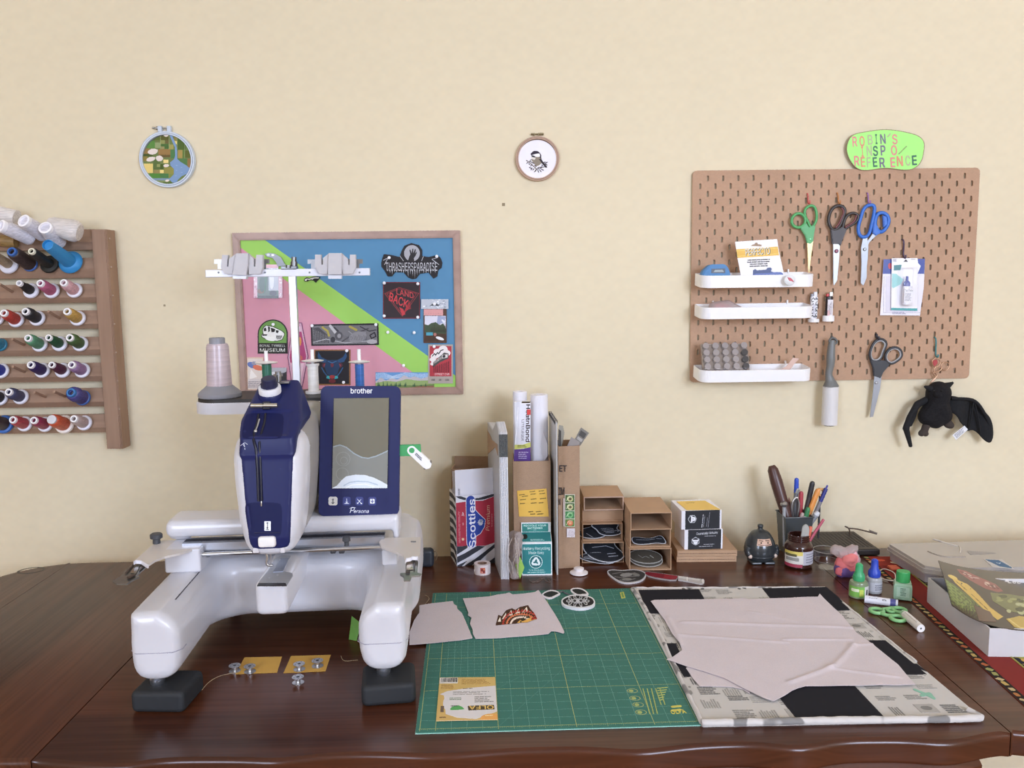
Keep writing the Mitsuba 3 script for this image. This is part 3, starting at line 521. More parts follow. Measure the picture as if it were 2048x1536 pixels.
# horned mask patch
k = pinned(c3((722, 1032, 1004, 1306)), s=(282, 274)); k.add(sg.box(6, 4, 278, 272).buffer(2), '#8a5a2c'); k.rect(11, 10, 271, 264, '#1e1a20')
for s in (1, -1):
    f = lambda x: 141 + s * (x - 141); k.add([(f(110), 85), (f(60), 60), (f(35), 18), (f(28), 55), (f(50), 95), (f(105), 108)], '#22466e'); k.ell(f(85), 120, 24, 20, '#4a2434'); k.ell(f(85), 122, 10, 12, '#8a3038'); k.add([(f(100), 200), (f(135), 205), (f(120), 228), (f(95), 220)], '#1f9aa0'); k.line([(f(60), 140), (f(80), 175), (f(100), 200)], 9, '#24507a'); k.line([(f(120), 250), (f(150), 235)], 5, '#a43038')
k.add([(100, 80), (182, 80), (200, 130), (180, 190), (141, 205), (102, 190), (82, 130)], '#1d3656'); k.ell(141, 118, 12, 18, '#6a2838'); k.ell(141, 210, 22, 14, '#9c2c30'); k.ell(141, 242, 26, 16, '#6a2026'); k.line([(110, 90), (141, 104), (172, 90)], 5, '#3670a0')
k.one('patch', 'square dark patch with a blue horned mask and brown border', 'patch')
# museum patch
c7 = lambda b: (470 + b[0] / 5.12, 500 + b[1] / 5.12, 470 + b[2] / 5.12, 500 + b[3] / 5.12)
k = pinned(c7((236, 710, 540, 1060)), s=(304, 350)); arch = sg.Polygon([(x, y) for x, y in ((0, 350), (0, 150))] + [(152 - 152 * math.cos(a), 150 - 148 * math.sin(a)) for a in np.linspace(.05, 3.09, 24)] + [(304, 150), (304, 350)])
k.add(arch, '#26241f'); k.add(arch.buffer(-10).intersection(sg.box(0, 0, 304, 242)), '#67953f')
for g in ([(48, 110), (60, 80), (85, 62), (150, 72), (200, 95), (250, 120), (275, 145), (268, 165), (250, 205), (200, 222), (120, 215), (80, 200), (42, 180), (38, 160), (55, 145)],): k.add(g, '#e2e2dc'); k.add(sg.LineString(g + g[:1]).buffer(3), '#23211f')
for g in ([(62, 92), (82, 82), (90, 118), (60, 120)], [(105, 70), (125, 80), (122, 120), (108, 130)], [(132, 85), (180, 100), (170, 128), (140, 130)], [(185, 110), (215, 115), (205, 140), (185, 135)], [(50, 150), (100, 155), (90, 165), (48, 168)], [(185, 165), (250, 165), (240, 200), (195, 205)], [(130, 175), (150, 195), (110, 190)]): k.add(g, '#23211f')
for i in range(6): k.line([(190 + i * 10, 162), (186 + i * 10, 205)], 3.5, '#d6d6d0')
k.ell(130, 198, 55, 22, '#e8e8e2', 10)
k.text('ROYAL TYRRELL', 20, 282, 26, '#d9d9d2', w=262); k.text('MUSEUM', 22, 332, 36, '#e6e6de', w=256)
k.one('patch', 'arched green and black museum patch showing a white dinosaur skull', 'patch')
# coffin patch
cp = [wal(400 + a / 5.69, 480 + b / 5.69, YB - .003)[[0, 2]] for a, b in ((1052, 935), (1160, 938), (1232, 1320), (1165, 1660), (1050, 1660), (1000, 1330))]
t = thing('patch', 'coffin shaped pink and magenta patch half hidden behind the silver pole', 'patch')
k = bcard((574, 642, 618, 778), YB - .0006, .002, (250, 775)); P = lambda l: [(x - 990, y - 920) for x, y in l]
o_ = sg.Polygon(P([(1056, 932), (1160, 938), (1234, 1320), (1165, 1680), (1050, 1680), (998, 1330)])); k.add(o_, '#7c4a6a'); k.clip = o_; k.add(o_.buffer(-9), '#c9a2b2'); k.add(o_.buffer(-22), '#c98aa6'); k.add(o_.buffer(-24).intersection(sg.box(0, 120, 300, 470)), '#a83a6c'); k.add(o_.buffer(-24).intersection(sg.box(0, 60, 300, 120)), '#d8b4c4')
for i, x in enumerate((60, 90, 120, 150)): k.ell(x, 190 + 40 * (i % 2), 16, 50, '#d08a3c')
k.ell(120, 420, 60, 40, '#c05a50'); k.add(o_.buffer(-30).intersection(sg.box(0, 480, 300, 700)), '#dcb8c4')
g, uv = k.mesh(); put(t, 'patch_face', g, 'print', False, None, uv)
# bits at the left
k = pinned(c3((208, 1092, 335, 1345)), s=(127, 253)); k.rect(0, 0, 127, 253, '#d3b79a'); k.rect(8, 10, 120, 245, '#d9ccc0'); k.ell(40, 60, 38, 22, '#5a6fae', 20); k.ell(85, 80, 40, 20, '#d2643a', 15); k.ell(55, 45, 18, 14, '#8c8aa0'); k.add([(30, 90), (80, 150), (20, 170)], '#efe8e0'); k.rect(8, 165, 120, 240, '#cfc5c2'); k.lines(12, 185, 100, 4, 13, '#8a8088', seed=4)
k.one('card', 'small cream card with a blue and orange picture at the lower left of the pinboard', 'card', m='print_gloss')
k = pinned(c3((396, 1172, 512, 1292)), s=(116, 120)); k.rect(0, 0, 116, 120, '#55555a'); k.rect(0, 0, 116, 40, '#a8a8ae'); k.ell(30, 45, 40, 14, '#d8d8de'); k.add([(60, 60), (116, 30), (116, 105), (50, 105)], '#26262a'); k.ell(48, 50, 16, 14, '#2c2824'); k.ell(62, 85, 18, 24, '#4a463e'); k.rect(0, 108, 116, 120, '#dadada')
k.one('photo', 'small glossy black and white photo beside the green spool', 'photo', m='print_gloss')
t = thing('bagged_patch', 'clear bag with a green and grey patch behind the thread guide bar', 'bag')
k = pinned(c3((285, 380, 455, 640)), y=YB - .002, s=(170, 260)); k.rect(4, 0, 166, 260, '#5d7468'); k.rect(90, 0, 166, 200, '#b9c0cc'); k.rect(0, 0, 165, 28, '#d58f96'); k.add([(60, 40), (85, 40), (70, 200), (50, 230)], '#2f6a48'); k.ell(30, 205, 26, 18, '#7a5a3c'); k.ell(40, 150, 22, 60, '#3c5c4c'); k.ell(125, 220, 28, 20, '#4c5058'); k.rect(8, 240, 164, 258, '#3c4a48'); k.ell(115, 110, 18, 80, '#dfe4ec')
k.put(t, 'patch', 'print_gloss')
k = pinned(c3((345, 290, 510, 395)), y=YB - .004, s=(165, 105)); k.add([(0, 10), (30, 0), (80, 8), (125, 35), (150, 80), (165, 100), (100, 105), (85, 70), (60, 40), (20, 32)], '#5f605e'); k.ell(28, 16, 12, 9, '#b8bab8'); k.ell(62, 18, 12, 8, '#e6e8ea')  # the two pale spots are shiny highlights painted on
k.put(t, 'hook_shape', 'print_gloss', 'curved dark grey shape with painted highlights in the bag header')
f_ = wext([(508, 508), (558, 506), (566, 532), (566, 596), (508, 597)], YB - .0065, .0002); f_.vertices[:, 1] -= (f_.vertices[:, 2] - f_.vertices[:, 2].min()) * .16; put(t, 'film', f_, 'clear_film', False, 'clear film')
for i, (xa, xb) in enumerate(((260, 290), (445, 480))):
    k = pinned(c3((xa, 470, xb, 636)), y=YB - .003, t=.0008, s=(30, 166)); k.rect(0, 0, 30, 166, '#d9b4c2'); g = np.random.default_rng(i)
    for j in range(9): k.ell(g.uniform(4, 26), g.uniform(8, 158), g.uniform(2, 9), g.uniform(3, 8), ['#f2eef4', '#c08a9c'][j % 2], g.uniform(0, 90))  # pale and dark ovals stand in for glints on crinkled film
    k.put(t, 'bag_edge', 'print_gloss', 'crinkled bag edge with painted glints')
c1 = lambda b: (400 + b[0] / 5.69, 480 + b[1] / 5.69, 400 + b[2] / 5.69, 480 + b[3] / 5.69)
k = pinned(c1((1185, 405, 1372, 490)), s=(187, 85)); k.add([(0, 60), (8, 35), (30, 20), (60, 30), (100, 12), (150, 10), (187, 15), (165, 50), (148, 62), (136, 82), (112, 58), (70, 52), (40, 66), (15, 68)], '#22221f'); k.line([(15, 52), (35, 38), (60, 44), (90, 30), (130, 26), (165, 26)], 12, '#d8dcd4'); k.ell(22, 50, 12, 12, '#e2e4de'); k.ell(95, 38, 12, 10, '#c8ccc4')
k.one('patch', 'tiny black and white spiky patch on the green stripe below the guide bar', 'patch')
pins = ((1290, 900), (1492, 903), (1410, 1155), (1262, 522), (1520, 528), (1262, 775), (1520, 785), (1300, 328), (1665, 318), (708, 850), (1198, 842), (975, 1042), (950, 1285), (410, 840), (1648, 683), (1645, 1010))
where = ('on the green stripe right of the long grey patch', 'alone on the blue paint left of the bagged patch', 'on the lower pink edge of the green stripe', 'in the upper left corner of the red lettered patch', 'in the upper right corner of the red lettered patch', 'in the lower left corner of the red lettered patch', 'in the lower right corner of the red lettered patch',
         'in the left horn of the spiky lettered patch', 'in the right horn of the spiky lettered patch', 'in the left corner of the long grey patch', 'in the right corner of the long grey patch', 'in the upper corner of the horned mask patch', 'in the lower corner of the horned mask patch', 'above the dinosaur skull', 'in the header of the hanging bag', 'at the top of the street car card')
for (a, b), w in zip(pins, where):
    o = wal(440 + a / 3.84, 430 + b / 3.84, YB - .005)
    one('pushpin', lathe([(0, 0), (.0034, .0), (.0040, .0022), (.0034, .0034), (.0028, .0036), (.0028, .0048), (.0040, .0056), (.0042, .0066), (.003, .0074), (0, .0076)], 14, axis(V(o[0], YB - .0026, o[2]), V(0, -1, 0))), mat('#e6e6ea', .25), 'white pushpin ' + w, 'pushpin', 'white pushpins in the pinboard', 40)
# ---------------------------------------------------------------- pegboard
cA, cB, cC = crop(1370, 240, 3.357), crop(1370, 500, 5.12), crop(1600, 460, 3.34)
YP = -.009
o = wal(1385.5, 339.5, YP); e = wal(1963, 337, YP); PXL, PZT = o[0], (o[2] + e[2]) / 2; PWD, PHT = .762, .560
g = sg.box(0, 0, PWD, PHT).buffer(-.012).buffer(.012, 8)
slots = []
for r in range(27):
    n, x0 = (19, .0205) if r % 2 else (18, .0405)
    for i in range(n):
        x, z = x0 + i * .0401, PHT - .0205 - r * .0199
        slots.append(sg.LineString([(x, z - .0046), (x, z + .0046)]).buffer(.0029, 4))
pt = thing('pegboard', 'large brown hardboard pegboard with staggered slots holding embroidery tools', 'pegboard')
PB = pmat('pegboard_fibre', lambda p, n, uv: mi.Color3f(.44, .275, .175) * (.86 + .2 * mikit.fbm(p.x * 12, p.z * 12, 1, 3)) * (.92 + .16 * mikit.fbm(p.x * 260, p.y * 260, p.z * 260, 2)), .7, .3)
put(pt, 'board', mv(ext(g.difference(so.unary_union(slots)), .005), frame(V(PXL, YP + .005, PZT - PHT), V(1, 0, 0), V(0, 0, 1))), PB, False)
for x in (.03, PWD - .03):
    for z in (.03, PHT - .03): put(pt, 'spacer', rod(V(PXL + x, -.0005, PZT - z), V(PXL + x, YP + .0051, PZT - z), .009), mat('#d8d4cc', .5))
# green sign
k = bcard((1680, 250, 1860, 350), YP, .004, (2048, 1138), dz=.0003)
sh = spline([(130, 560), (150, 420), (250, 250), (500, 165), (900, 108), (1200, 115), (1560, 180), (1800, 270), (1895, 380), (1900, 560), (1870, 740), (1790, 900), (1690, 985), (1000, 992), (370, 992), (250, 870), (160, 700)], 4, True)
k.add(sg.Polygon(sh), '#8a7a58'); k.add(sg.Polygon(sh).buffer(-14), '#a6f07a' if False else '#9df06a')
PK, TN, DG, SL, OR = '#d67f80', '#a9b484', '#3f6a58', '#6f6a7e', '#d2876a'
for s, x, y, h, w, c in (('R', 275, 490, 215, 105, PK), ('O', 435, 485, 215, 115, OR), ('B', 620, 450, 215, 115, TN), ('I', 795, 435, 215, 42, DG), ('N', 905, 430, 210, 120, SL), ('S', 1178, 440, 215, 118, PK), ('I', 478, 725, 225, 44, OR), ('N', 595, 710, 225, 125, TN), ('S', 742, 705, 215, 110, DG), ('P', 915, 695, 220, 110, SL), ('O', 1152, 690, 215, 132, PK),
                         ('R', 315, 930, 215, 115, PK), ('E', 465, 955, 215, 95, OR), ('F', 600, 960, 215, 90, TN), ('E', 738, 955, 210, 95, DG), ('R', 888, 970, 215, 120, SL), ('E', 1138, 965, 215, 105, PK), ('N', 1282, 940, 220, 135, OR), ('C', 1478, 928, 220, 110, TN), ('E', 1628, 915, 210, 105, DG)): k.text(s, x, y, h, c, w=w, rot=-4, bold=True)
k.line([(1070, 270), (1125, 205)], 30, TN); k.line([(1320, 665), (1490, 490)], 26, '#86ad5c')
k.one('name_sign', 'lime green hand-lettered sign standing on top of the pegboard', 'sign')
# hooks
def hook(px, col, label, r=.0016):
    p = [wal(a, b, YP - .003) for a, b in px]; a, b = p[0], p[-1]
    pts = [a + V(0, .006, 0), a, b + V(0, 0, .006), b + V(0, -.004, 0), b + V(0, -.012, .0), b + V(0, -.0125, .007)]
    return one('hook', [tube(spline(pts, 5), r, 8)], mat(col, .4), label, 'hook', 'thin coloured hooks on the pegboard', 50)
hook(cA([(822, 495), (826, 562)]), '#c84a48', 'red hook holding the green scissors'); hook(cA([(1022, 490), (1030, 562)]), '#c0762c', 'orange hook holding the black scissors'); hook(cA([(1224, 490), (1230, 562)]), '#8a5aa0', 'purple hook holding the blue scissors')
hook(cA([(1462, 805), (1466, 925)]), '#4a3850', 'dark purple hook holding the carded packs', .0022); hook(cC([(900, 718), (906, 845)]), '#3a7d80', 'teal hook holding the small gold scissors', .002)
hook(cC([(512, 700), (512, 726)]), '#2a2a34', 'short black hook holding the grey-lined scissors', .003); hook(cC([(215, 715), (218, 735)]), '#5f605e', 'short grey hook holding the lint roller', .003)
# scissors
def ring(cc, px, y, w, closed=True): return tube(spline([wal(a, b, y) for a, b in cc(px)], 5, closed), w, 8, closed)
YS = YP - .012
def scissors(label, loops, body, blades, screw, col, cc, metal='#8f9298', inner=None, w=.0045):
    t = thing('scissors', label, 'scissors'); m = mat(col, .45)
    for i, (l, ww) in enumerate(loops):
        h = put(t, 'handle', ring(cc, l, YS + i * .001, ww / 755 * .5), m, 60)
        if inner:
            c0 = np.mean(l, 0); put(h, 'grip_lining', ring(cc, [tuple(c0 + (np.array(q) - c0) * .86) for q in l], YS + i * .001, ww / 755 * .38), mat(inner, .6), 60)
    for b in body: put(t, 'shank', wext(cc(b), YS - .0035, .007, .0022), m, False)
    for i, b in enumerate(blades): put(t, 'blade', wext(cc(b), YS - .001 + i * .0022, .0016, .0006), mat(metal, .36, .8), False, label='gold blade' if metal == '#c8a35c' else 'steel blade')
    if screw: o = wal(*cc([screw[0]])[0], YS - .003); put(t, 'screw', lathe([(0, -.003), (screw[1], -.003), (screw[1], 0), (screw[1] * .7, .0012), (0, .0014)], 16, axis(o, V(0, -1, 0))), mat(screw[2], .35, .6))
    return t
scissors('green handled scissors with gold blades hanging from the red hook', [([(760, 628), (722, 655), (720, 698), (762, 722), (803, 695), (800, 648)], 6), ([(838, 577), (806, 605), (808, 650), (828, 690), (848, 722), (872, 695), (884, 650), (878, 605), (864, 580)], 5.5)],
         [[(768, 715), (815, 690), (835, 720), (862, 705), (878, 715), (868, 770), (862, 815), (845, 830), (822, 825), (808, 775)]], [[(820, 815), (862, 812), (846, 930), (833, 1032), (828, 1000)]], ((842, 800), .0035, '#4f9a5c'), '#43a055', cA, '#c8a35c')
sc = scissors('black and dark red handled fabric scissors hanging from the orange hook', [([(1045, 577), (996, 590), (968, 640), (966, 690), (1000, 738), (1034, 715), (1060, 655), (1072, 600)], 6.5), ([(1130, 625), (1092, 640), (1066, 690), (1062, 735), (1095, 718), (1145, 685), (1162, 645)], 6)],
         [[(978, 720), (1030, 735), (1058, 715), (1088, 735), (1062, 800), (1048, 842), (1030, 832), (990, 832)]], [[(995, 815), (1036, 822), (1034, 900), (1026, 1000), (1018, 1085), (1000, 1112), (996, 1090)], [(1010, 825), (1042, 825), (1036, 930), (1022, 1080), (1006, 1085)]], ((1018, 880), .005, '#6a3c44'), '#37302e', cA)
put(sc, 'handle_lining', ring(cA, [(1048, 590), (1062, 605), (1052, 655), (1030, 700), (1010, 725)], YS - .002, .0026, False), mat('#6a3030', .5), label='dark red handle lining'); put(sc, 'handle_lining', ring(cA, [(1150, 640), (1135, 680), (1095, 708), (1075, 722)], YS - .002, .0026, False), mat('#6a3030', .5))
scissors('blue handled bent tailoring shears hanging from the purple hook', [([(1235, 572), (1265, 575), (1270, 620), (1248, 720), (1218, 782), (1182, 782), (1164, 748), (1182, 650), (1205, 592)], 7), ([(1300, 628), (1340, 628), (1366, 665), (1355, 715), (1312, 752), (1282, 722), (1278, 668)], 7.5)],
         [[(1270, 665), (1300, 720), (1315, 760), (1285, 775), (1262, 760)], [(1330, 640), (1358, 650), (1362, 700), (1335, 720)]], [[(1195, 790), (1225, 790), (1232, 850), (1228, 930), (1215, 1050), (1198, 1112), (1180, 1095), (1185, 960), (1182, 860)], [(1268, 752), (1290, 770), (1240, 820), (1225, 850), (1220, 1060), (1200, 1108), (1195, 1000), (1200, 850)]], ((1208, 868), .0042, '#8a8d90'), '#2268c4', cA, '#85888c')
scissors('black scissors with grey-lined finger loops hanging at the lower edge of the pegboard', [([(548, 730), (574, 752), (560, 805), (530, 868), (490, 880), (467, 850), (475, 790), (505, 742)], 5.2), ([(625, 785), (668, 800), (678, 838), (642, 878), (602, 892), (574, 872), (576, 822)], 5.2)],
         [[(470, 865), (530, 872), (575, 872), (602, 900), (560, 950), (540, 990), (495, 975), (490, 925)]], [[(497, 975), (530, 965), (525, 1060), (490, 1245), (468, 1252), (488, 1080)], [(515, 968), (546, 975), (536, 1060), (488, 1250), (478, 1240)]], ((511, 1020), .0042, '#9b9ea2'), '#2b2c30', cC, '#8f9298', '#9a9b9b')
gs = thing('scissors', 'tiny gold embroidery scissors above the black plush bat', 'scissors'); gm = mat('#c39a78', .3, .8)
put(gs, 'finger_loop', ring(cC, [(910, 858), (888, 868), (884, 895), (902, 914), (928, 905), (936, 880)], YS, .0013), gm, 60); put(gs, 'finger_loop', ring(cC, [(970, 882), (948, 895), (946, 925), (966, 938), (990, 925), (996, 900)], YS, .0013), gm, 60)
put(gs, 'shank', [ring(cC, [(905, 914), (896, 945), (915, 970), (890, 1000), (868, 1030)], YS, .0018, False), ring(cC, [(948, 920), (925, 945), (890, 955), (905, 985), (880, 1015)], YS, .0016, False)], gm, 60)
put(gs, 'red_tag', wext(cC([(890, 872), (915, 866), (920, 890), (900, 912), (888, 895)]), YS - .001, .002), mat('#a83030', .6), label='red thread knot')
# white trays
TR = mat('#e6e5e4', .4)
def tray(px, label):
    (ax, ay), (bx, by), hb = px; yfr = YP - .001 - .085; a, b = wal(ax, ay, yfr), wal(bx, by, yfr); zb_ = wal(ax, hb, yfr)[2]; h = a[2] - zb_; w = b[0] - a[0]
    t = thing('shelf_tray', label, 'tray', 'white trays on the pegboard'); r = .026
    f = sg.box(0, 0, w, .084).buffer(-r).buffer(r, 10).union(sg.box(.0, .05, w, .084).buffer(-.006).buffer(.006)); inn = f.buffer(-.0025)
    lo = trimesh.util.concatenate([ext(f, .003), mv(ext(f.difference(inn), h), V(0, 0, 0)), mv(ext(f.buffer(-.0004).difference(inn.buffer(.0004)), .0006), V(0, 0, h))])
    M = frame(V(a[0], yfr, zb_), V(1, 0, 0), V(0, math.cos(.09), math.sin(.09)))
    put(t, 'tray_body', mv(lo, M), TR, False)
    for x in (.05, w - .045): put(t, 'mounting_hook', rbox(a[0] + x - .002, a[0] + x + .002, YP - .010, YP + .002, a[2] + .004, a[2] + .016, .0012), TR)
    return t, M, w, h
t1, M1, w1, h1 = tray(((1404, 552), (1632, 550), 576.5), 'white tray at the top holding a blue tool and a yellow and white card')
t2, M2, w2, h2 = tray(((1403, 616), (1630, 614), 639), 'white middle tray holding a small bag with pink contents')
t3, M3, w3, h3 = tray(((1400.5, 742), (1626, 740), 765.5), 'white bottom tray holding a clear bobbin case')
def in_tray(M, x, y, z): return (M @ V(x, y, z, 1))[:3]
k = thing('badge', 'round white pin badge with a red bird stuck on the front of the top tray', 'badge'); o = wal(1579.3, 560.5, -.1125)
c = lathe([(0, .002), (.0128, .0), (.0138, .0), (.0138, .0015), (.012, .0036), (.006, .0046), (0, .0049)], 32, axis(V(o[0], -.1105, o[2]), V(0, -1, 0))); put(k, 'button', c, mat('#d9dcda', .2), 60)
put(k, 'bird', wext(cB([(1052, 278), (1066, 282), (1080, 283), (1098, 300), (1112, 318), (1114, 328), (1094, 318), (1072, 316), (1060, 300)]), -.1168, .0016), mat('#b82a36', .4), label='red bird print')
# blue tool in the top tray
k = thing('tape_dispenser', 'rounded blue tool with a black label sitting at the left of the top tray', 'tool'); yb = -.085
put(k, 'shell', wext(spline(cB([(182, 300), (182, 235), (215, 190), (265, 152), (340, 146), (415, 150), (450, 190), (466, 240), (466, 300), (320, 300)]), 4, True).tolist(), yb, .03, .004), mat('#1a6ea6', .45), False)
put(k, 'label_plate', wext(cB([(272, 193), (412, 190), (412, 236), (270, 236)]), yb - .0012, .0012), mat('#2c3440', .4), label='black label'); put(k, 'label_mark', wext(cB([(290, 226), (310, 203), (385, 203), (400, 226)]), yb - .0018, .0005), mat('#9aa4a4', .5))
# yellow card
k = thing('card_pack', 'white and yellow card with a needle threader standing in the top tray', 'card'); P = lambda l: [(x - 320, y - 790) for x, y in l]
kk = Card([wal(*q, -.060) for q in cA([(320, 790), (680, 790), (680, 1080), (320, 1080)])], (360, 290), .0008)
kk.add(sg.Polygon(P([(335, 817), (618, 799), (630, 880), (648, 960), (672, 1070), (380, 1075), (352, 930)])), '#ece9ec'); kk.add(P([(342, 868), (622, 850), (631, 908), (350, 926)]), '#e2b440')
for a, b in (((343, 878), (624, 860)), ((348, 915), (629, 897))): kk.line(P([a, b]), 3, '#f0d070')
kk.text('PERFECTO', 88, 122, 44, '#5a5650', w=166, rot=-4, bold=True); kk.text('PERFECTO', 86, 120, 44, '#efe9dc', w=164, rot=-4)
kk.add(sg.Polygon(P([(440, 845), (452, 838), (466, 834), (472, 824), (484, 824), (488, 833), (514, 838), (512, 848)])), '#a08468'); kk.lines(88, 148, 172, 4, 14, '#4a4a4e', rot=-2, seed=6, mid=True)
kk.add(P([(456, 1010), (470, 1000), (482, 1010), (545, 1004), (552, 992), (572, 990), (582, 1000), (575, 1015), (600, 1025), (612, 1075), (455, 1078)]), '#5c688c'); kk.put(k, 'card', 'print')
put(k, 'threader', wext(spline(cB([(690, 280), (700, 258), (760, 240), (880, 232), (960, 226), (1000, 235), (1010, 262), (1005, 290), (850, 292)]), 4, True).tolist(), -.068, .007, .002), mat('#1f3f8c', .35), False, label='dark blue plastic threader')
k = thing('small_bag', 'small clear bag with pink contents lying in the middle tray', 'bag')
put(k, 'contents', blob([[in_tray(M2, .05, .03, .026), in_tray(M2, .075, .03, .024)]], [(.012, .010)]), mat('#d97a7a', .5), True, label='pink contents'); put(k, 'film', blob([[in_tray(M2, .042, .034, .026), in_tray(M2, .075, .034, .028), in_tray(M2, .125, .034, .016)]], [(.016, .0175, .004)]), 'frosted_film', True, label='clear film')
# bobbin case
bc = thing('bobbin_case', 'clear plastic case with rows of bobbins tilted in the bottom tray', 'case')
scene['clear_plastic'] = {'type': 'thindielectric', 'int_ior': 1.5}
Ac, Bc, Cc, Dc = [wal(*q, y) for q, y in zip(cB([(155, 958), (640, 950), (690, 1240), (190, 1240)]), (-.045, -.045, -.075, -.075))]
ux, uy = (Bc - Ac), (Dc - Ac); W_, H_ = np.linalg.norm(ux), np.linalg.norm(uy); F_ = frame(Ac, ux, -uy)
put(bc, 'lid', mv(rbox(0, W_, -H_, 0, 0, .012, .003), F_), 'clear_plastic', 40, label='clear lid'); put(bc, 'base_tray', mv(rbox(.001, W_ - .001, -H_ + .001, -.001, -.012, -.0005, .003), F_), mat('#85756a', .25), 40, label='cloudy base')
for i in range(5):
    for j in range(4):
        dkb = i == 4 and j > 0; q = (F_ @ V(W_ * (i + .5) / 5, -H_ * (j + .5) / 4, .001, 1))[:3]; r = min(W_ / 5, H_ / 4) * .44
        put(bc, 'bobbin', lathe([(0, 0), (r, 0), (r, .0012), (r * .6, .0015), (r * .6, .0075), (r, .0078), (r, .009), (r * .25, .009), (0, .0085)], 18, axis(q, F_[:3, 2])), mat('#2c2c30' if dkb else '#968d8a', .25), 40, label='black bobbin' if dkb and j == 1 else None)
one('measuring_strip', wext(cB([(960, 1235), (1040, 1190), (1105, 1102), (1172, 1112), (1120, 1165), (1085, 1215), (1060, 1240)]), -.055, .0015), mat('#c9a694', .5), 'pinkish flat strip leaning in the right half of the bottom tray', 'strip')
# lighters in clips
def clip_(px, label): return None
for lab, pts, col, hold in (('white lighter with black zigzag print right of the middle tray', ((1322, 425), (1308, 715)), '#dcdce2', (1262, 1372, 702, 738)), ('black lighter with a white label right of the zigzag one', ((1482, 425), (1470, 715)), '#2a2528', (1412, 1526, 668, 730))):
    t = thing('lighter', lab, 'lighter'); a, b = wal(*cB([pts[0]])[0], YP - .016), wal(*cB([pts[1]])[0], YP - .016); d = a - b; L = np.linalg.norm(d); M = axis(b, d); w = .0095 if lab[0] == 'w' else .0105
    el = sg.Point(0, 0).buffer(w, 16); el = sa.scale(el, .92, .68)
    put(t, 'body', mv(bev(el, L * (.84 if lab[0] == 'w' else .82), .0015), M), mat(col, .3), 40)
    put(t, 'metal_hood', mv(mv(rbox(-.002, .0078, -.005, .005, 0, L * .17, .0015), V(0, 0, L * .82)), M), mat('#b8b6b2', .3, .8) if 'black lighter' in lab else mat('#d0d2d8', .35))
    put(t, 'button', mv(rbox(-.0085, -.0025, -.004, .004, L * .82, L * .92, .0012), M), mat('#c03038' if 'black l' in lab else '#8a8c94', .4), label='red button' if 'black l' in lab else None)
    if lab[0] == 'w':
        k = Card([b + d * .8 + M[:3, 0] * -.0085 + V(0, -.0068, 0), b + d * .8 + M[:3, 0] * .0085 + V(0, -.0068, 0), b + d * .06 + M[:3, 0] * .0085 + V(0, -.0068, 0), b + d * .06 + M[:3, 0] * -.0085 + V(0, -.0068, 0)], (90, 260), .0005); k.rect(0, 0, 90, 260, '#e2e2e8')
        for i in range(7):
            y = 6 + i * 36; k.line([(2, y + 26), (24, y), (45, y + 24), (66, y), (88, y + 26)] if i % 2 == 0 else [(2, y), (14, y + 18), (30, y + 8)], 8, '#26262c'); k.line([(60, y + 26), (84, y + 10)], 7, '#26262c')
        k.rect(30, 90, 55, 210, '#c9cad6'); k.put(t, 'zigzag_print')
    else:
        k = Card([b + d * .72 + M[:3, 0] * -.0072 + V(0, -.0076, 0), b + d * .72 + M[:3, 0] * .0072 + V(0, -.0076, 0), b + d * .14 + M[:3, 0] * .0072 + V(0, -.0076, 0), b + d * .14 + M[:3, 0] * -.0072 + V(0, -.0076, 0)], (70, 190), .0005); k.rect(0, 0, 70, 190, '#d6d2d4'); k.lines(12, 175, 160, 5, 9, '#8a7a80', rot=-90, seed=2); k.rect(0, 125, 30, 188, '#d0a8a8'); k.put(t, 'label', label='white label')
    h0, h1 = wal(*cB([(hold[0], hold[2])])[0], YP - .016), wal(*cB([(hold[1], hold[3])])[0], YP - .016); xc = (h0[0] + h1[0]) / 2; w = (h1[0] - h0[0]) / 2
    one('lighter_clip', mv(bev(sa.scale(sg.Point(0, 0).buffer(1, 16), w, .0135), h0[2] - h1[2] - .001, .001), frame(V(xc, YP - .0155, h1[2]), V(1, 0, 0), V(0, 1, 0))), TR, 'small white clip under the ' + ('zigzag lighter' if lab[0] == 'w' else 'black lighter'), 'clip', smooth=40)
# lint roller
t = thing('lint_roller', 'grey handled lint roller hanging below the pegboard beside the bottom tray', 'lint roller'); yl = YP - .030
a = [wal(*q, yl) for q in cC([(215, 735), (205, 860), (192, 960), (205, 1045), (195, 1300)])]
cp_ = [a[0], wal(*cC([(208, 800)])[0], yl), a[1], wal(*cC([(200, 920)])[0], yl), a[2], wal(*cC([(200, 1005)])[0], yl), a[3]]
put(t, 'handle', tube(spline(cp_, 5), np.interp(np.linspace(0, 1, 31), [0, .1, .4, .62, .75, .86, 1], [.007, .0095, .0115, .0095, .009, .012, .021]), 20), mat('#6b6d6b', .4), 60)
put(t, 'hang_loop', ring(cC, [(196, 742), (212, 722), (236, 728), (246, 752), (225, 760)], yl - .002, .0028), mat('#5a5c5a', .5), 60)
d = a[3] - a[4]; L = np.linalg.norm(d); R_ = .0205
put(t, 'paper_roll', lathe([(.012, 0), (R_, 0), (R_, L), (.012, L), (.012, 0)], 40, axis(a[4], d)), mat('#cdcac8', .6), 40, label='white sticky paper roll'); put(t, 'end_cap', lathe([(0, -.003), (.013, -.003), (.016, -.001), (.016, .002), (0, .002)], 30, axis(a[4], d)), mat('#5f6068', .5), 40); put(t, 'collar', lathe([(0, L - .001), (R_ * .98, L), (R_ * .9, L + .004), (0, L + .006)], 30, axis(a[4], d)), mat('#6b6d6b', .4), 40)
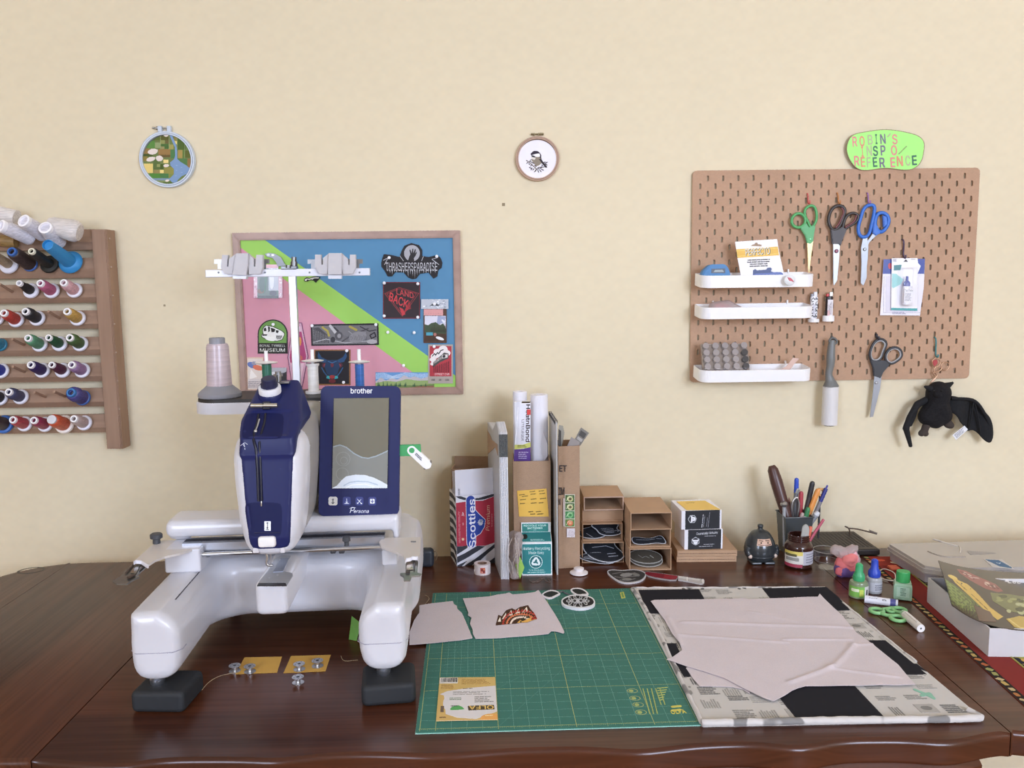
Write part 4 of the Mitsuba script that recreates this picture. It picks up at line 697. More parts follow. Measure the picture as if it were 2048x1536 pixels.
# carded packs
t = thing('carded_pack', 'blue and white carded pack hanging behind the front pack on the dark purple hook', 'pack'); P = lambda l: [(x - 525, y - 185) for x, y in l]
k = Card([wal(*q, YP - .006) for q in cC([(525, 185), (840, 185), (840, 580), (525, 580)])], (315, 395), .0012); k.add(sg.Polygon(P([(557, 196), (833, 192), (826, 380), (800, 572), (533, 570), (545, 400)])), '#dcd9e2'); k.add(P([(557, 196), (833, 192), (828, 292), (550, 292)]), '#3c4f9c'); k.ell(75, 55, 14, 20, '#b83a4c')
k.add(sg.LineString(P([(560, 310), (555, 550), (800, 552)])).buffer(2), '#b8b4c0'); k.rect(45, 122, 262, 360, '#cfcbd6'); k.lines(90, 362, 110, 2, 10, '#8a88a0', seed=3); k.put(t, 'card', 'print_gloss')
t = thing('carded_pack', 'white carded pack with a small blue-capped bottle hanging in front on the dark purple hook', 'pack'); P = lambda l: [(x - 600, y - 180) for x, y in l]
k = Card([wal(*q, YP - .0105) for q in cC([(600, 180), (810, 180), (810, 545), (600, 545)])], (210, 365), .0012); k.add(sg.Polygon(P([(612, 188), (783, 187), (788, 220), (805, 240), (785, 290), (782, 540), (607, 535)])), '#e4e3ea'); k.add(P([(607, 520), (782, 524), (782, 540), (607, 536)]), '#3b9a9c'); k.add(P([(625, 235), (678, 232), (668, 268), (625, 270)]), '#3d7f86'); k.add(P([(614, 290), (640, 292), (690, 330), (670, 362), (620, 388), (612, 380)]), '#8fcac8')
k.add(sg.Polygon(P([(690, 212), (698, 205), (704, 196), (712, 204), (720, 212)])), '#22222c'); k.lines(18, 14, 30, 3, 7, '#8a8a94', seed=1); k.lines(140, 14, 35, 1, 7, '#8a8a94', seed=2); k.put(t, 'card', 'print_gloss')
ct = np.array(cC([(715, 500)])[0]); b0, b1 = wal(*cC([(713, 498)])[0], YP - .021), wal(*cC([(713, 372)])[0], YP - .021); H_ = b1[2] - b0[2]
put(t, 'bottle', mv(bev(sa.scale(sg.Point(0, 0).buffer(1, 24), .0135, .0075), H_, .003), frame(b0, V(1, 0, 0), V(0, 1, 0))), mat('#d6d6e0', .25), 40, label='small white bottle')
k = Card([b0 + V(-.012, -.0078, H_ * .85), b0 + V(.012, -.0078, H_ * .85), b0 + V(.012, -.0078, H_ * .1), b0 + V(-.012, -.0078, H_ * .1)], (96, 110), .0003); k.rect(0, 0, 96, 110, '#dcdce6'); k.text('Fray Check', 6, 22, 17, '#5a6068', w=86); k.lines(8, 36, 80, 6, 11, '#8d8f9a', seed=8); k.put(t, 'bottle_label')
put(t, 'bottle_cap', lathe([(0, 0), (.0082, 0), (.0082, .008), (.0062, .012), (.0035, .014), (.003, .026), (0, .026)], 24, axis(b1 + V(0, 0, -.001), V(0, 0, 1))), mat('#28409a', .4), 40, label='blue pointed cap')
put(t, 'blister', mv(rbox(-.020, .020, -.014, .008, -.004, H_ + .048, .006), frame(b0 + V(0, .0, 0), V(1, 0, 0), V(0, 1, 0))), 'clear_plastic', 50, label='clear blister')
# plush bat
FUR = pmat('black_plush', lambda p, n, uv: mi.Color3f(.014, .013, .014) * (.7 + .6 * mikit.fbm(p.x * 300, p.y * 300, p.z * 300, 2)), .9, .15, lambda p, n, uv: mikit.fbm(p.x * 350, p.y * 350, p.z * 350, 2), .0012, 8e-4, sheen=.4)
WNG = pmat('black_velvet', lambda p, n, uv: mi.Color3f(.014, .014, .015) * (.8 + .4 * mikit.fbm(p.x * 200, p.y * 200, p.z * 200, 2)), .85, .2, sheen=.3)
bt = thing('plush_bat', 'black plush bat with one wing spread, hanging from the lower right corner of the pegboard', 'plush toy')
Y0 = YP - .032; q = lambda a, b, y=Y0: wal(*cC([(a, b)])[0], y); S_ = 1 / 3.34 / 765
put(bt, 'body', blob([[q(925, 1090), q(920, 1130)], [q(915, 1170), q(850, 1245)], [q(915, 1170), q(955, 1240)], [q(850, 1245), q(955, 1240), q(905, 1280)]], [(82 * S_, 78 * S_), (78 * S_, 62 * S_), (78 * S_, 60 * S_), (62 * S_, 60 * S_, 48 * S_)], .005), FUR, True)
put(bt, 'ear', blob([[q(870, 1060, Y0 - .008), q(835, 1047, Y0 - .006)]], [(22 * S_, 7 * S_)], .003), WNG, True); put(bt, 'ear', blob([[q(975, 1045, Y0 - .008), q(1018, 1022, Y0 - .006)]], [(26 * S_, 8 * S_)], .003), WNG, True)
put(bt, 'ear', blob([[q(905, 1030, Y0), q(925, 1018, Y0)]], [(20 * S_, 16 * S_)], .003), FUR, True) if False else None
put(bt, 'snout', blob([[q(915, 1098, Y0 - .022), q(925, 1100, Y0 - .022)]], [(26 * S_, 26 * S_)], .003), FUR, True)
for e in (895, 945): put(bt, 'eye', trimesh.creation.icosphere(2, .0022).apply_translation(q(e, 1075, Y0 - .0305)), mat('#101012', .1), True)
put(bt, 'foot', blob([[q(850, 1290, Y0), q(828, 1345, Y0 - .006)], [q(828, 1345, Y0 - .006), q(812, 1358, Y0 - .008)], [q(828, 1345, Y0 - .006), q(838, 1360, Y0 - .008)]], [(26 * S_, 24 * S_), (24 * S_, 22 * S_), (24 * S_, 20 * S_)], .003), mat('#3a302a', .9), True, label='dark brown foot'); put(bt, 'foot', blob([[q(990, 1295, Y0 - .006), q(1005, 1305, Y0 - .008)]], [(30 * S_, 24 * S_)], .003), mat('#3a302a', .9), True)
# wings: the right one spread, the left one folded down
w = [(1005, 1112), (1060, 1118), (1165, 1132), (1215, 1190), (1262, 1255), (1280, 1330), (1275, 1395), (1258, 1418), (1232, 1405), (1205, 1370), (1165, 1340), (1130, 1345), (1095, 1310), (1068, 1285), (1045, 1245), (1005, 1210), (985, 1160)]
def wing(px, y, t, bulge): 
    p = wpoly([tuple(c) for c in spline(cC(px), 3, True)], y); a = m3.CrossSection([np.array(p.exterior.coords)[:-1][:, :2] if p.exterior.is_ccw else np.array(p.exterior.coords)[:-1][::-1, :2]])
    m = tm(m3.Manifold.extrude(a, t).refine_to_length(.006)); m.merge_vertices(); trimesh.smoothing.filter_taubin(m, iterations=2); v = m.vertices; m.vertices[:, 2] += bulge(v[:, 0], v[:, 1]); return mv(m, onwall(y + t))
cx = q(1010, 1160)[0]
put(bt, 'wing', wing(w, Y0 + .004, .006, lambda x, z: .008 * np.sin((x - cx) * 70)), WNG, True)
put(bt, 'wing_bone', [tube(spline([q(1010, 1125, Y0 - .004), q(1080, 1128, Y0 - .006), q(1160, 1140, Y0 - .005), q(1225, 1215, Y0 - .002), q(1268, 1330, Y0 + .001), q(1255, 1408, Y0 + .002)], 4), .0045, 10), tube([q(1160, 1142, Y0 - .003), q(1145, 1250, Y0 - .002), q(1130, 1330, Y0)], .0022, 8), tube([q(1165, 1145, Y0 - .003), q(1190, 1250, Y0), q(1208, 1365, Y0)], .0022, 8)], WNG, True)
put(bt, 'wing', blob([[q(860, 1125, Y0 + .004), q(785, 1165, Y0)], [q(785, 1165, Y0), q(730, 1250, Y0 - .006)], [q(730, 1250, Y0 - .006), q(708, 1325, Y0 - .010)], [q(708, 1325, Y0 - .010), q(738, 1440, Y0 - .006)], [q(785, 1165, Y0), q(735, 1300, Y0 - .004), q(760, 1250, Y0)]], [(22 * S_, 24 * S_), (24 * S_, 17 * S_), (17 * S_, 22 * S_), (20 * S_, 12 * S_), (14 * S_, 14 * S_, 14 * S_)], .004), WNG, True)
k = Card([q(*c, Y0 - .004) for c in ((1068, 1352), (1100, 1308), (1122, 1330), (1032, 1402))] if False else [q(1018, 1370, Y0 + .003), q(1098, 1306, Y0 - .001), q(1122, 1332, Y0 - .001), q(1042, 1402, Y0 + .003)], (100, 40), .0006)
k.rect(0, 0, 100, 40, '#d8d8da'); k.lines(10, 6, 80, 4, 8, '#7a7a80', seed=5); k.put(bt, 'label_tag', label='white sewn-in tag')
# ---------------------------------------------------------------- embroidery machine, in its own frame: u to the right, v to the back, w up (world z); turned by 3 degrees
_a = math.radians(3.0)
EU, EV, MO = V(math.cos(_a), math.sin(_a), 0), V(-math.sin(_a), math.cos(_a), 0), V(-.395, -.885, 0)
MM = frame(MO, EU, EV)
def mloc(px, py, v):                                              # pixel -> (u, v, w) on the machine's plane v
    d = ray(px, py); t = ((MO + EV * v - CAM) @ EV) / (d @ EV); P = CAM + d * t; return V((P - MO) @ EU, v, P[2])
def mflat(px, py, w):
    d = ray(px, py); t = (w - CAM[2]) / d[2]; P = CAM + d * t; return V((P - MO) @ EU, (P - MO) @ EV, w)
SH, SH2 = mat('#c6c5c9', .25, coat=.2), mat('#948f88', .35)  # second shell tone is darkened for the shaded rear arm
BLU, BLD = mat('#171e52', .42, spec=.3), mat('#14183e', .45)
BLR = mat('#0f1544', .5, spec=.2)  # cover blue darkened to paint the shade of its recesses
CHR, DKM, GRY = mat('#c9ccd2', .18, .95), mat('#55585e', .35, .7), mat('#c6c3c4', .5)
em = thing('embroidery_machine', 'white and blue embroidery machine with a tilted touch screen standing on black riser blocks', 'embroidery machine')
def mput(parent, name, mesh, m, smooth=40, label=None):
    if isinstance(mesh, list): mesh = trimesh.util.concatenate(mesh)
    return put(parent, name, mv(mesh, MM), m, smooth, label)
smax = lambda a, b, k: -smin(-a, -b, k)
# base: two legs and the rear bar, filleted into each other, and the neck
def f_base(x, y, z):
    zt = .918 - .010 * np.clip((np.abs(x) - .215) / .03, 0, 1)
    leg = smax(spoly(np.abs(x), z, [(.205, .803), (.219, .808), (.229, .820), (.2325, .84), (.2335, .866), (.229, .921), (.181, .923), (.158, .905), (.149, .886), (.148, .864), (.1495, .84), (.154, .820), (.164, .808), (.178, .803)]), np.abs(y - .245 + .006 * np.clip((z - .864) / .06, -1, 1) ** 2 * np.sign(y - .245) * -1) - .247, .024)
    bar = sbox(x, y, z, (0, .43, .862), (.225, .17, .060), .03)
    b = smin(leg, bar, .06)
    neck = sbox(x, y, z, (-.012, .455, 1.0), (.108, .13, .20), .03)
    return np.maximum(smin(b, neck, .05), .802 + .0 * z - z)
mput(em, 'base', sdf_mesh(f_base, (-.25, -.01, .79), (.25, .61, 1.215), .0055), SH, True)
for s in (-1, 1):
    g = [mflat(345, 1199, .9185), mflat(352, 1199, .9185), mflat(403, 1140, .9185), mflat(396, 1140, .9185)] if s < 0 else [mflat(754, 1195, .9185), mflat(762, 1195, .9185), mflat(779, 1130, .9185), mflat(770, 1130, .9185)]
    mput(em, 'leg_slot', mv(ext(sg.Polygon([q[:2] for q in g]), .0006), V(0, 0, .9182)), mat('#2a2430', .5), False, 'dark slot along the leg')
    x = .190 * s; y = .022
    mput(em, 'seam', tube([(x - .0425 * 1.005, .03, .853), (x - .0425, .012, .853), (x - .030, -.0022, .853), (x + .030, -.0022, .853), (x + .0425, .012, .853), (x + .0427, .03, .853)], .0007, 6), mat('#9a98a4', .5))
    c = mloc(311 if s < 0 else 767, 1365 if s < 0 else 1358, .012)
    mput(em, 'foot', lathe([(0, .788), (.0105, .788), (.0125, .793), (.0125, .797), (.006, .799), (.006, .808), (0, .808)], 24, axis(V(c[0], .022, 0), V(0, 0, 1))), CHR, 40, 'shiny metal levelling foot')
    mput(em, 'foot', rod(V(x, .5, .7504), V(x, .5, .806), .012, 20), mat('#3a3a3e', .6))
# the head: white shell and blue front cover
U0 = -.0105
def f_head(x, y, z):
    p = spoly(y, z, [(.088, .992), (.084, 1.02), (.098, 1.165), (.125, 1.20), (.235, 1.222), (.50, 1.215), (.50, 1.02), (.22, .985), (.10, .985)])
    hw = np.interp(z, [.98, 1.0, 1.05, 1.12, 1.17, 1.20, 1.23], [.044, .0475, .0575, .064, .0655, .063, .058])
    return smax(p, np.abs(x - U0) - hw, .035)
mput(em, 'head_shell', sdf_mesh(lambda x, y, z: np.maximum(f_head(x, y, z), y - .165), (-.09, .07, .97), (.07, .19, 1.24), .005), SH, 40)
mput(em, 'machine_arm', sdf_mesh(lambda x, y, z: np.maximum(f_head(x, y, z) + .0016, .164 - y), (-.09, .15, .97), (.07, .52, 1.24), .0055), SH2, 40, 'greyish rear arm of the machine, toned darker for its shade')
def f_blue(x, y, z):
    hs = np.interp(z, [.998, 1.002, 1.008, 1.02, 1.19], [.024, .031, .0345, .0365, .0468])
    strip = np.maximum(smax(f_head(x, y, z) - .0022, np.abs(x - U0) - hs, .003), np.maximum(1.000 - z, y - .145))
    ridge = smax(smax(spoly(y, z, [(.0965, 1.165), (.103, 1.197), (.243, 1.286), (.252, 1.205), (.13, 1.17)]), np.abs(x - U0) - np.interp(z, [1.19, 1.22, 1.285], [.0468, .056, .037]), .01), 1.17 - z, .002)
    rec = sbox(x - U0, (y - .135) * .8453 + (z - 1.222) * .5342, -(y - .135) * .5342 + (z - 1.222) * .8453, (0, .0, .004), (.036, .034, .010), .006)
    return smax(smin(strip, ridge, .012), -rec - .0 * x, .004)
mput(em, 'front_cover', sdf_mesh(f_blue, (-.075, .07, .985), (.055, .27, 1.30), .003), BLU, True, 'dark blue front cover')
def surf(px, py, lift=.0008, f=None):                             # where the pixel's ray meets the head
    f = f or (lambda x, y, z: np.minimum(f_blue(x, y, z), f_head(x, y, z))); d = ray(px, py); d = d / np.linalg.norm(d)
    dl = V(d @ EU, d @ EV, d[2]); p = V((CAM - MO) @ EU, (CAM - MO) @ EV, CAM[2]) + dl * 1.1
    for _ in range(120):
        s = float(f(*[np.array([c]) for c in p])[0]); p = p + dl * max(s, 1e-5) * .7
        if s < 2e-5: break
    assert abs(p).max() < 3, (px, py)
    return p - dl * lift
c2, c3z, c4z = crop(380, 730, 7.31), crop(430, 900, 5.91), crop(380, 640, 3.2)
def strand(cc, pts, r, n=6, lift=.0005): return tube([surf(*q, lift) for q in cc(pts)], r, n)
mput(em, 'thread_slot', [strand(c4z, [(440, 605), (432, 660), (412, 720), (408, 770), (424, 830), (432, 960), (440, 1160)], .0026), strand(c4z, [(484, 600), (476, 660), (455, 730), (444, 790), (450, 900), (460, 1160)], .0022)], mat('#0d0f24', .4), True, 'two black thread slots')
mput(em, 'take_up_lever', [strand(c4z, [(444, 635), (432, 680), (420, 708)], .0017, 8, .004), mv(trimesh.creation.icosphere(2, .0034), surf(*c4z([(420, 712)])[0], .004))], CHR, True, 'silver take-up lever')
mput(em, 'needle_clip', strand(c4z, [(456, 1160), (458, 1192)], .0016, 6, .002), CHR, True)
mput(em, 'needle_mark', [strand(c4z, a, .0006, 5, .0008) for a in ([(322, 806), (350, 784), (368, 796)], [(340, 800), (352, 815), (344, 790)], [(350, 820), (352, 830)])], mat('#d4d6e4', .5), True)
a_, b_, c_, d_ = [surf(*q, .0014) for q in c4z([(476, 1287), (518, 1287), (518, 1350), (476, 1350)])]
k = Card([(MM @ np.append(q, 1))[:3] for q in (a_, b_, c_, d_)], (42, 63), .0006); k.add(sg.box(0, 0, 42, 63).buffer(-4).buffer(4), '#dfe4ea'); k.line([(20, 14), (20, 46)], 4, '#3a3c44'); k.add([(13, 40), (27, 40), (20, 52)], '#3a3c44'); k.ell(20, 12, 5, 5, '#5a5c64'); k.line([(12, 54), (28, 54)], 3, '#3a3c44'); k.put(em, 'needle_sticker', label='small white sticker with a needle symbol')
def panel_(cc, q, lift, n=9):
    v, f = [], []; q = np.array(q, float)
    for j in range(n):
        for i in range(n):
            a, b = i / (n - 1) * 2 - 1, j / (n - 1) * 2 - 1; s_ = 1 - .10 * (abs(a) ** 4 * abs(b) ** 4); u, w = a * s_ / 2 + .5, b * s_ / 2 + .5
            v.append(surf(*cc([tuple(q[0] * (1 - u) * (1 - w) + q[1] * u * (1 - w) + q[2] * u * w + q[3] * (1 - u) * w)])[0], lift))
    for j in range(n - 1):
        for i in range(n - 1): k_ = j * n + i; f += [[k_, k_ + n + 1, k_ + 1], [k_, k_ + n, k_ + n + 1]]
    return trimesh.Trimesh(np.array(v), f, process=False)
mput(em, 'recess_panel', panel_(c4z, [(354, 596), (604, 596), (590, 762), (326, 762)], .0005), BLR, True, 'darker plate painting a shaded recess'); mput(em, 'recess_panel', panel_(c4z, [(345, 1168), (590, 1168), (586, 1388), (378, 1388)], .0005), BLR, True)
mput(em, 'lower_ridge', strand(c3z, [(470, 978), (620, 980), (770, 976)], .0012, 6, .0002), BLD, True)
# tension knob and thread bar on top
o_ = surf(*c2([(1180, 420)])[0], 0); M = axis(o_ + V(0, -.002, -.003), V(0, -.30, .95)); NR = V(0, -.30, .95)
kb = mput(em, 'tension_knob', lathe([(0, .012), (.0150, .012), (.0150, .026), (.0138, .028), (.0138, .034), (.012, .036), (0, .036)], 28, M), BLD, 35, 'dark blue tension knob')
mput(kb, 'ring', lathe([(.0145, .006), (.0202, .006), (.0208, .008), (.0208, .017), (.0202, .0185), (.0150, .0185), (.0145, .006)], 36, M), mat('#dcdcde', .4), 40, 'white ring')
mput(kb, 'collar', lathe([(0, -.006), (.0225, -.006), (.022, .003), (.0200, .0062), (0, .0062)], 32, M), BLU, 40)
for i in range(6): mput(kb, 'grip', mv(rbox(.0132, .0156, -.0022, .0022, .013, .0255, .0009), M @ trimesh.transformations.rotation_matrix(i * math.pi / 3 + .4, (0, 0, 1))), BLD)
a_, b_ = surf(*c2([(900, 622)])[0], .006), surf(*c2([(1285, 618)])[0], .006); a_[1] = b_[1] = (a_[1] + b_[1]) / 2 - .004; a_[2] = b_[2] = (a_[2] + b_[2]) / 2 + .004; m_ = (a_ + b_) / 2
mput(em, 'thread_bar', [rod(a_, a_ + (b_ - a_) * .44, .0042, 14), rod(a_ + (b_ - a_) * .44, a_ + (b_ - a_) * .5, .0028, 12), rod(a_ + (b_ - a_) * .5, b_, .0042, 14)], mat('#c4bfae', .2, .95), 40, 'silver thread bar')
mput(em, 'bar_bracket', rbox(m_[0] - .004, m_[0] + .010, m_[1] + .001, m_[1] + .014, m_[2] - .008, m_[2] + .006, .002), mat('#1c1c24', .4), 30)
p_ = surf(*c2([(1340, 262)])[0], 0); mput(em, 'guide_plate', [rbox(p_[0] - .012, p_[0] + .016, p_[1] - .01, p_[1] + .004, p_[2] - .001, p_[2] + .0035, .001), rod(p_ + V(-.006, 0, 0), p_ + V(-.006, 0, .022), .0055, 16), rod(p_ + V(-.006, 0, .013), p_ + V(-.006, 0, .017), .009, 16)], mat('#8f9094', .25, .9), 30, 'small metal guide')
# needle area
def bxp(cc, x0, y0, x1, y1, v, d, r=.002):
    a, b = mloc(*cc([(x0, y0)])[0], v), mloc(*cc([(x1, y1)])[0], v); return rbox(a[0], b[0], v, v + d, b[2], a[2], r)
mput(em, 'needle_cover', bxp(c3z, 497, 1035, 714, 1158, .074, .02, .005), mat('#e2dfda', .3), 40)
mput(em, 'lamp_housing', bxp(c3z, 440, 1160, 518, 1222, .085, .03), GRY); mput(em, 'lamp_housing', bxp(c3z, 765, 1155, 826, 1222, .085, .03), GRY)
mput(em, 'head_underside', bxp(c3z, 420, 1110, 840, 1215, .10, .07, .004), mat('#4a4a50', .5))
NV = .098
w_ = lambda x, y, v=NV: mloc(*c3z([(x, y)])[0], v)
mput(em, 'presser_foot', [tube(spline([w_(606, 1150), w_(604, 1220), w_(618, 1290), w_(612, 1345), w_(640, 1366), w_(682, 1358)], 4), .0024, 8), rod(w_(606, 1150), w_(606, 1225), .0040, 12)], CHR, True, 'shiny presser foot')
mput(em, 'needle', [rod(w_(660, 1225, NV + .004), w_(660, 1345, NV + .004), .0007, 8), rod(w_(664, 1150, NV + .004), w_(662, 1232, NV + .004), .0028, 10)], CHR, True, 'needle')
# bed arm with needle plate
mput(em, 'bed_arm', sdf_mesh(lambda x, y, z: sbox(x, y, z, (-.008, .235, .914), (.0285, .170, .031), .011), (-.045, .055, .875), (.03, .41, .95), .004), SH, True)
pl = [mflat(*q, .9462) for q in ((514, 1171), (573, 1171), (586, 1151), (584, 1146), (566, 1142), (578, 1118), (582, 1112), (563, 1110), (549, 1118), (536, 1142), (532, 1146), (520, 1160))]
np_ = mput(em, 'needle_plate', mv(bev(sg.Polygon([q[:2] for q in pl]), .002, .0006), V(0, 0, .9446)), mat('#b4b6ba', .35, .6), False, 'metal needle plate')
pl = [mflat(*q, .9475) for q in ((546, 1144), (566, 1143), (578, 1116), (562, 1116))]
mput(np_, 'plate_cover', mv(bev(sg.Polygon([q[:2] for q in pl]), .0012, .0004), V(0, 0, .9467)), mat('#8d93a2', .3, .5), False)
pl = [mflat(*q, .947) for q in ((517, 1166), (571, 1166), (573, 1171), (514, 1171))]
mput(np_, 'plate_lip', mv(ext(sg.Polygon([q[:2] for q in pl]), .0016), V(0, 0, .9455)), mat('#1e1e22', .3), False)
for q in ((555, 1150), (560, 1120), (538, 1156)): mput(np_, 'screw', lathe([(0, 0), (.002, 0), (.0016, .0008), (0, .001)], 12, axis(mflat(*q, .9472), V(0, 0, 1))), CHR)
# carriage and frame holder
a_, b_ = mloc(326, 1040, .24), mloc(797, 1040, .24)
f_car = lambda x, y, z: smin(sbox(x, y, z, ((a_[0] + b_[0]) / 2, .285, .994), ((b_[0] - a_[0]) / 2, .045, .017), .014), np.minimum(sbox(x, y, z, (a_[0] + .024, .292, .990), (.024, .038, .021), .012), sbox(x, y, z, (b_[0] - .006, .285, .985), (.006, .045, .026), .006)), .004)
mput(em, 'carriage', sdf_mesh(f_car, (a_[0] - .01, .23, .95), (b_[0] + .01, .34, 1.02), .005), SH, True)
u0, u1 = mloc(395, 1090, .22)[0], mloc(768, 1090, .22)[0]
zf = lambda py, v: mloc(560, py, v)[2]
mput(em, 'carriage_rail', [box(u0 - .03, u1, .222, .26, zf(1097, .222), zf(1081, .222)), box(u0 - .04, u1 + .01, .226, .27, zf(1100, .226), zf(1098, .226))], mat('#a9acb4', .3, .8), False, 'flat silver rail')
mput(em, 'carriage_rod', rod(V(u0 - .035, .213, zf(1104, .213)), V(u1 + .02, .213, zf(1101, .213)), .0042, 16), CHR, 40, 'shiny chrome rod')
mput(em, 'rail_shadow_strip', box(u0 - .03, u1, .234, .25, zf(1081, .234), zf(1077, .234)), mat('#20202a', .5), False, 'black strip painting the shadow gap over the rail')  # dark strip stands for the shade in the gap above the rail
for x0, x1, yb in ((327, 402, 1141), (763, 795, 1135)):
    p, q = mloc(x0, 1104, .20), mloc(x1, yb, .20); mput(em, 'carriage_block', rbox(p[0], q[0], .20, .275, .9215, p[2] + .004, .004), SH)
mput(em, 'rail_bracket', [bxp(crop(620, 1020, 6.98), 280, 560, 360, 610, .22, .02), bxp(crop(620, 1020, 6.98), 400, 560, 480, 610, .22, .02)], DKM); mput(em, 'rail_bracket', bxp(crop(210, 1020, 6.98), 1345, 590, 1470, 660, .235, .03), DKM)
cl_, cr_ = crop(210, 1020, 6.98), crop(620, 1020, 6.98)
HOLD = mat('#c2bab2', .35)
def flatp(cc, pts, w, t, b=.0008): return mv(bev(sg.Polygon([mflat(*q, w)[:2] for q in cc(pts)]), t, b), V(0, 0, w - t))
fh = mput(em, 'frame_holder', flatp(cl_, [(640, 500), (800, 420), (970, 420), (1025, 462), (1000, 500), (1215, 495), (1212, 548), (1040, 605), (830, 650), (700, 700), (605, 762), (490, 705), (400, 712)], .968, .004), HOLD, False, 'flat beige frame holder arm on the left')
mput(fh, 'rim', flatp(cl_, [(395, 712), (430, 692), (505, 698), (610, 758), (596, 775), (500, 712), (430, 706), (398, 726)], .9695, .006), mat('#d8d7de', .25), False)
fh2 = mput(em, 'frame_holder', flatp(cr_, [(965, 440), (1012, 388), (1545, 378), (1540, 600), (1512, 645), (1400, 655), (1325, 705), (1300, 620), (1210, 590), (1105, 550), (1000, 512)], .968, .004), HOLD, False, 'flat beige frame holder arm on the right')
mput(fh2, 'rim', flatp(cr_, [(1325, 712), (1340, 662), (1400, 655), (1425, 640), (1512, 640), (1512, 700), (1500, 660), (1430, 655), (1405, 672), (1350, 680)], .9695, .006), mat('#d8d7de', .25), False)
mput(fh, 'clip_arm', [flatp(cl_, [(400, 722), (600, 770), (425, 925), (470, 905), (480, 930), (400, 970), (300, 1035), (160, 1030), (105, 990), (215, 912)], .958, .0022)], mat('#8a8a86', .25, .85), False, 'shiny metal clip'); mput(fh, 'clip_plate', flatp(cl_, [(430, 745), (500, 752), (430, 880), (350, 870)], .9605, .0012), mat('#b9b6ae', .15, .95), False); mput(fh, 'clip_edge', [flatp(cl_, [(415, 722), (445, 716), (310, 870), (270, 880)], .961, .001), flatp(cl_, [(540, 742), (580, 755), (470, 855), (480, 800)], .961, .001), flatp(cl_, [(300, 930), (420, 880), (430, 905), (330, 960)], .961, .001)], mat('#3a2a24', .3), False)
mput(fh2, 'clip_arm', [flatp(cr_, [(1340, 695), (1510, 685), (1500, 870), (1555, 885), (1530, 915), (1420, 925), (1395, 982), (1312, 982), (1305, 930), (1258, 900), (1260, 878), (1330, 872)], .958, .0022)], mat('#9a9a96', .25, .85), False, 'shiny metal clip'); mput(fh2, 'clip_edge', [flatp(cr_, [(1418, 665), (1470, 662), (1462, 830), (1445, 830), (1448, 700)], .961, .001), flatp(cr_, [(1335, 842), (1395, 840), (1395, 870), (1335, 872)], .961, .001)], mat('#3a2a24', .3), False); mput(fh2, 'clip_plate', flatp(cr_, [(1350, 700), (1425, 695), (1440, 820), (1345, 828)], .9605, .0012), mat('#b9aa98', .15, .9), False)
mput(fh2, 'size_mark', flatp(cr_, [(1410, 432), (1480, 432), (1478, 446), (1405, 446)], .9688, .0006, .0001), mat('#6a6a6e', .5), False)
def knob_(cc, x, y, w, r, h, par, base):
    o = mflat(*cc([(x, y)])[0], w); mput(par, 'knob', lathe([(0, 0), (r * .62, 0), (r * .6, h * .45), (r, h * .55), (r, h * .9), (r * .8, h), (0, h)], 18, axis(o, V(0, 0, 1))), mat('#3c3e42', .45), 35, 'black thumb knob')
knob_(cl_, 722, 465, .968, .0115, .020, fh, 0); knob_(cr_, 512, 500, .975, .0075, .018, em, 0)
# touch screen
T0, T1, T2 = mloc(641, 772, .285), mloc(801, 772, .285), mloc(636.5, 1033, .248)
pn = np.cross(T1 - T0, T0 - T2); pn /= np.linalg.norm(pn)
def pp(px, py, off=0.0):
    d = ray(px, py); dl = V(d @ EU, d @ EV, d[2]); o = V((CAM - MO) @ EU, (CAM - MO) @ EV, CAM[2]); return o + dl * (((T0 + pn * off - o) @ pn) / (dl @ pn))
ex = T1 - T0; ex /= np.linalg.norm(ex); ey = np.cross(pn, ex)
PFm = frame(T0, ex, ey)
pl2 = lambda px, py: (np.linalg.inv(PFm) @ np.append(pp(px, py), 1))[:2]
sq = sg.Polygon([pl2(*q) for q in ((641, 772), (801, 772), (797, 1033), (636, 1033))]).buffer(-.013).buffer(.013, 8)
hol = sg.Polygon([pl2(*q) for q in c4z([(920, 501), (1274, 498), (1264, 1077), (908, 1079)])])
sp = mput(em, 'screen_panel', [mv(m_, PFm) for m_ in (mv(ext(sq, .020), V(0, 0, -.024)), mv(ext(sq.buffer(-.0012).difference(hol.buffer(.0006)), .003), V(0, 0, -.0045)), mv(ext(sq.difference(sq.buffer(-.004)).buffer(-.0002), .002), V(0, 0, -.0045)))], BLU, False, 'dark blue touch screen panel')
mput(sp, 'display', mv(ext(hol, .0012), PFm @ trimesh.transformations.translation_matrix((0, 0, -.0042))), mat('#5f5d56', .04, spec=.6, coat=.6), False, 'grey glossy display')
mput(sp, 'display_edge', mv(ext(hol.buffer(.0009).difference(hol), .0033), PFm @ trimesh.transformations.translation_matrix((0, 0, -.0044))), mat('#141a44', .4), False)
def pcard(b, t=.0004, off=-.0016):
    x0, y0, x1, y1 = b; return Card([(MM @ np.append(pp(*q, off), 1))[:3] for q in c4z([(x0, y0), (x1, y0), (x1, y1), (x0, y1)])], (x1 - x0, y1 - y0), t)
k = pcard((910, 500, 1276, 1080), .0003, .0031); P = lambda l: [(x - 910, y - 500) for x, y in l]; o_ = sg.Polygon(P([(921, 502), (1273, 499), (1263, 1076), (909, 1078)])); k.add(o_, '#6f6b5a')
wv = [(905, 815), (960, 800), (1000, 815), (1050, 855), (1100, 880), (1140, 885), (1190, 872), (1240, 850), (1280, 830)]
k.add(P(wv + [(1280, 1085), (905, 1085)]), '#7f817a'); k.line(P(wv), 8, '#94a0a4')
for x_, y_, r_ in ((980, 890, 46), (985, 900, 24), (975, 985, 40)): k.add(sg.Point(x_ - 910, y_ - 500).buffer(r_).difference(sg.Point(x_ - 910, y_ - 500).buffer(r_ - 4)), '#8b8e88')
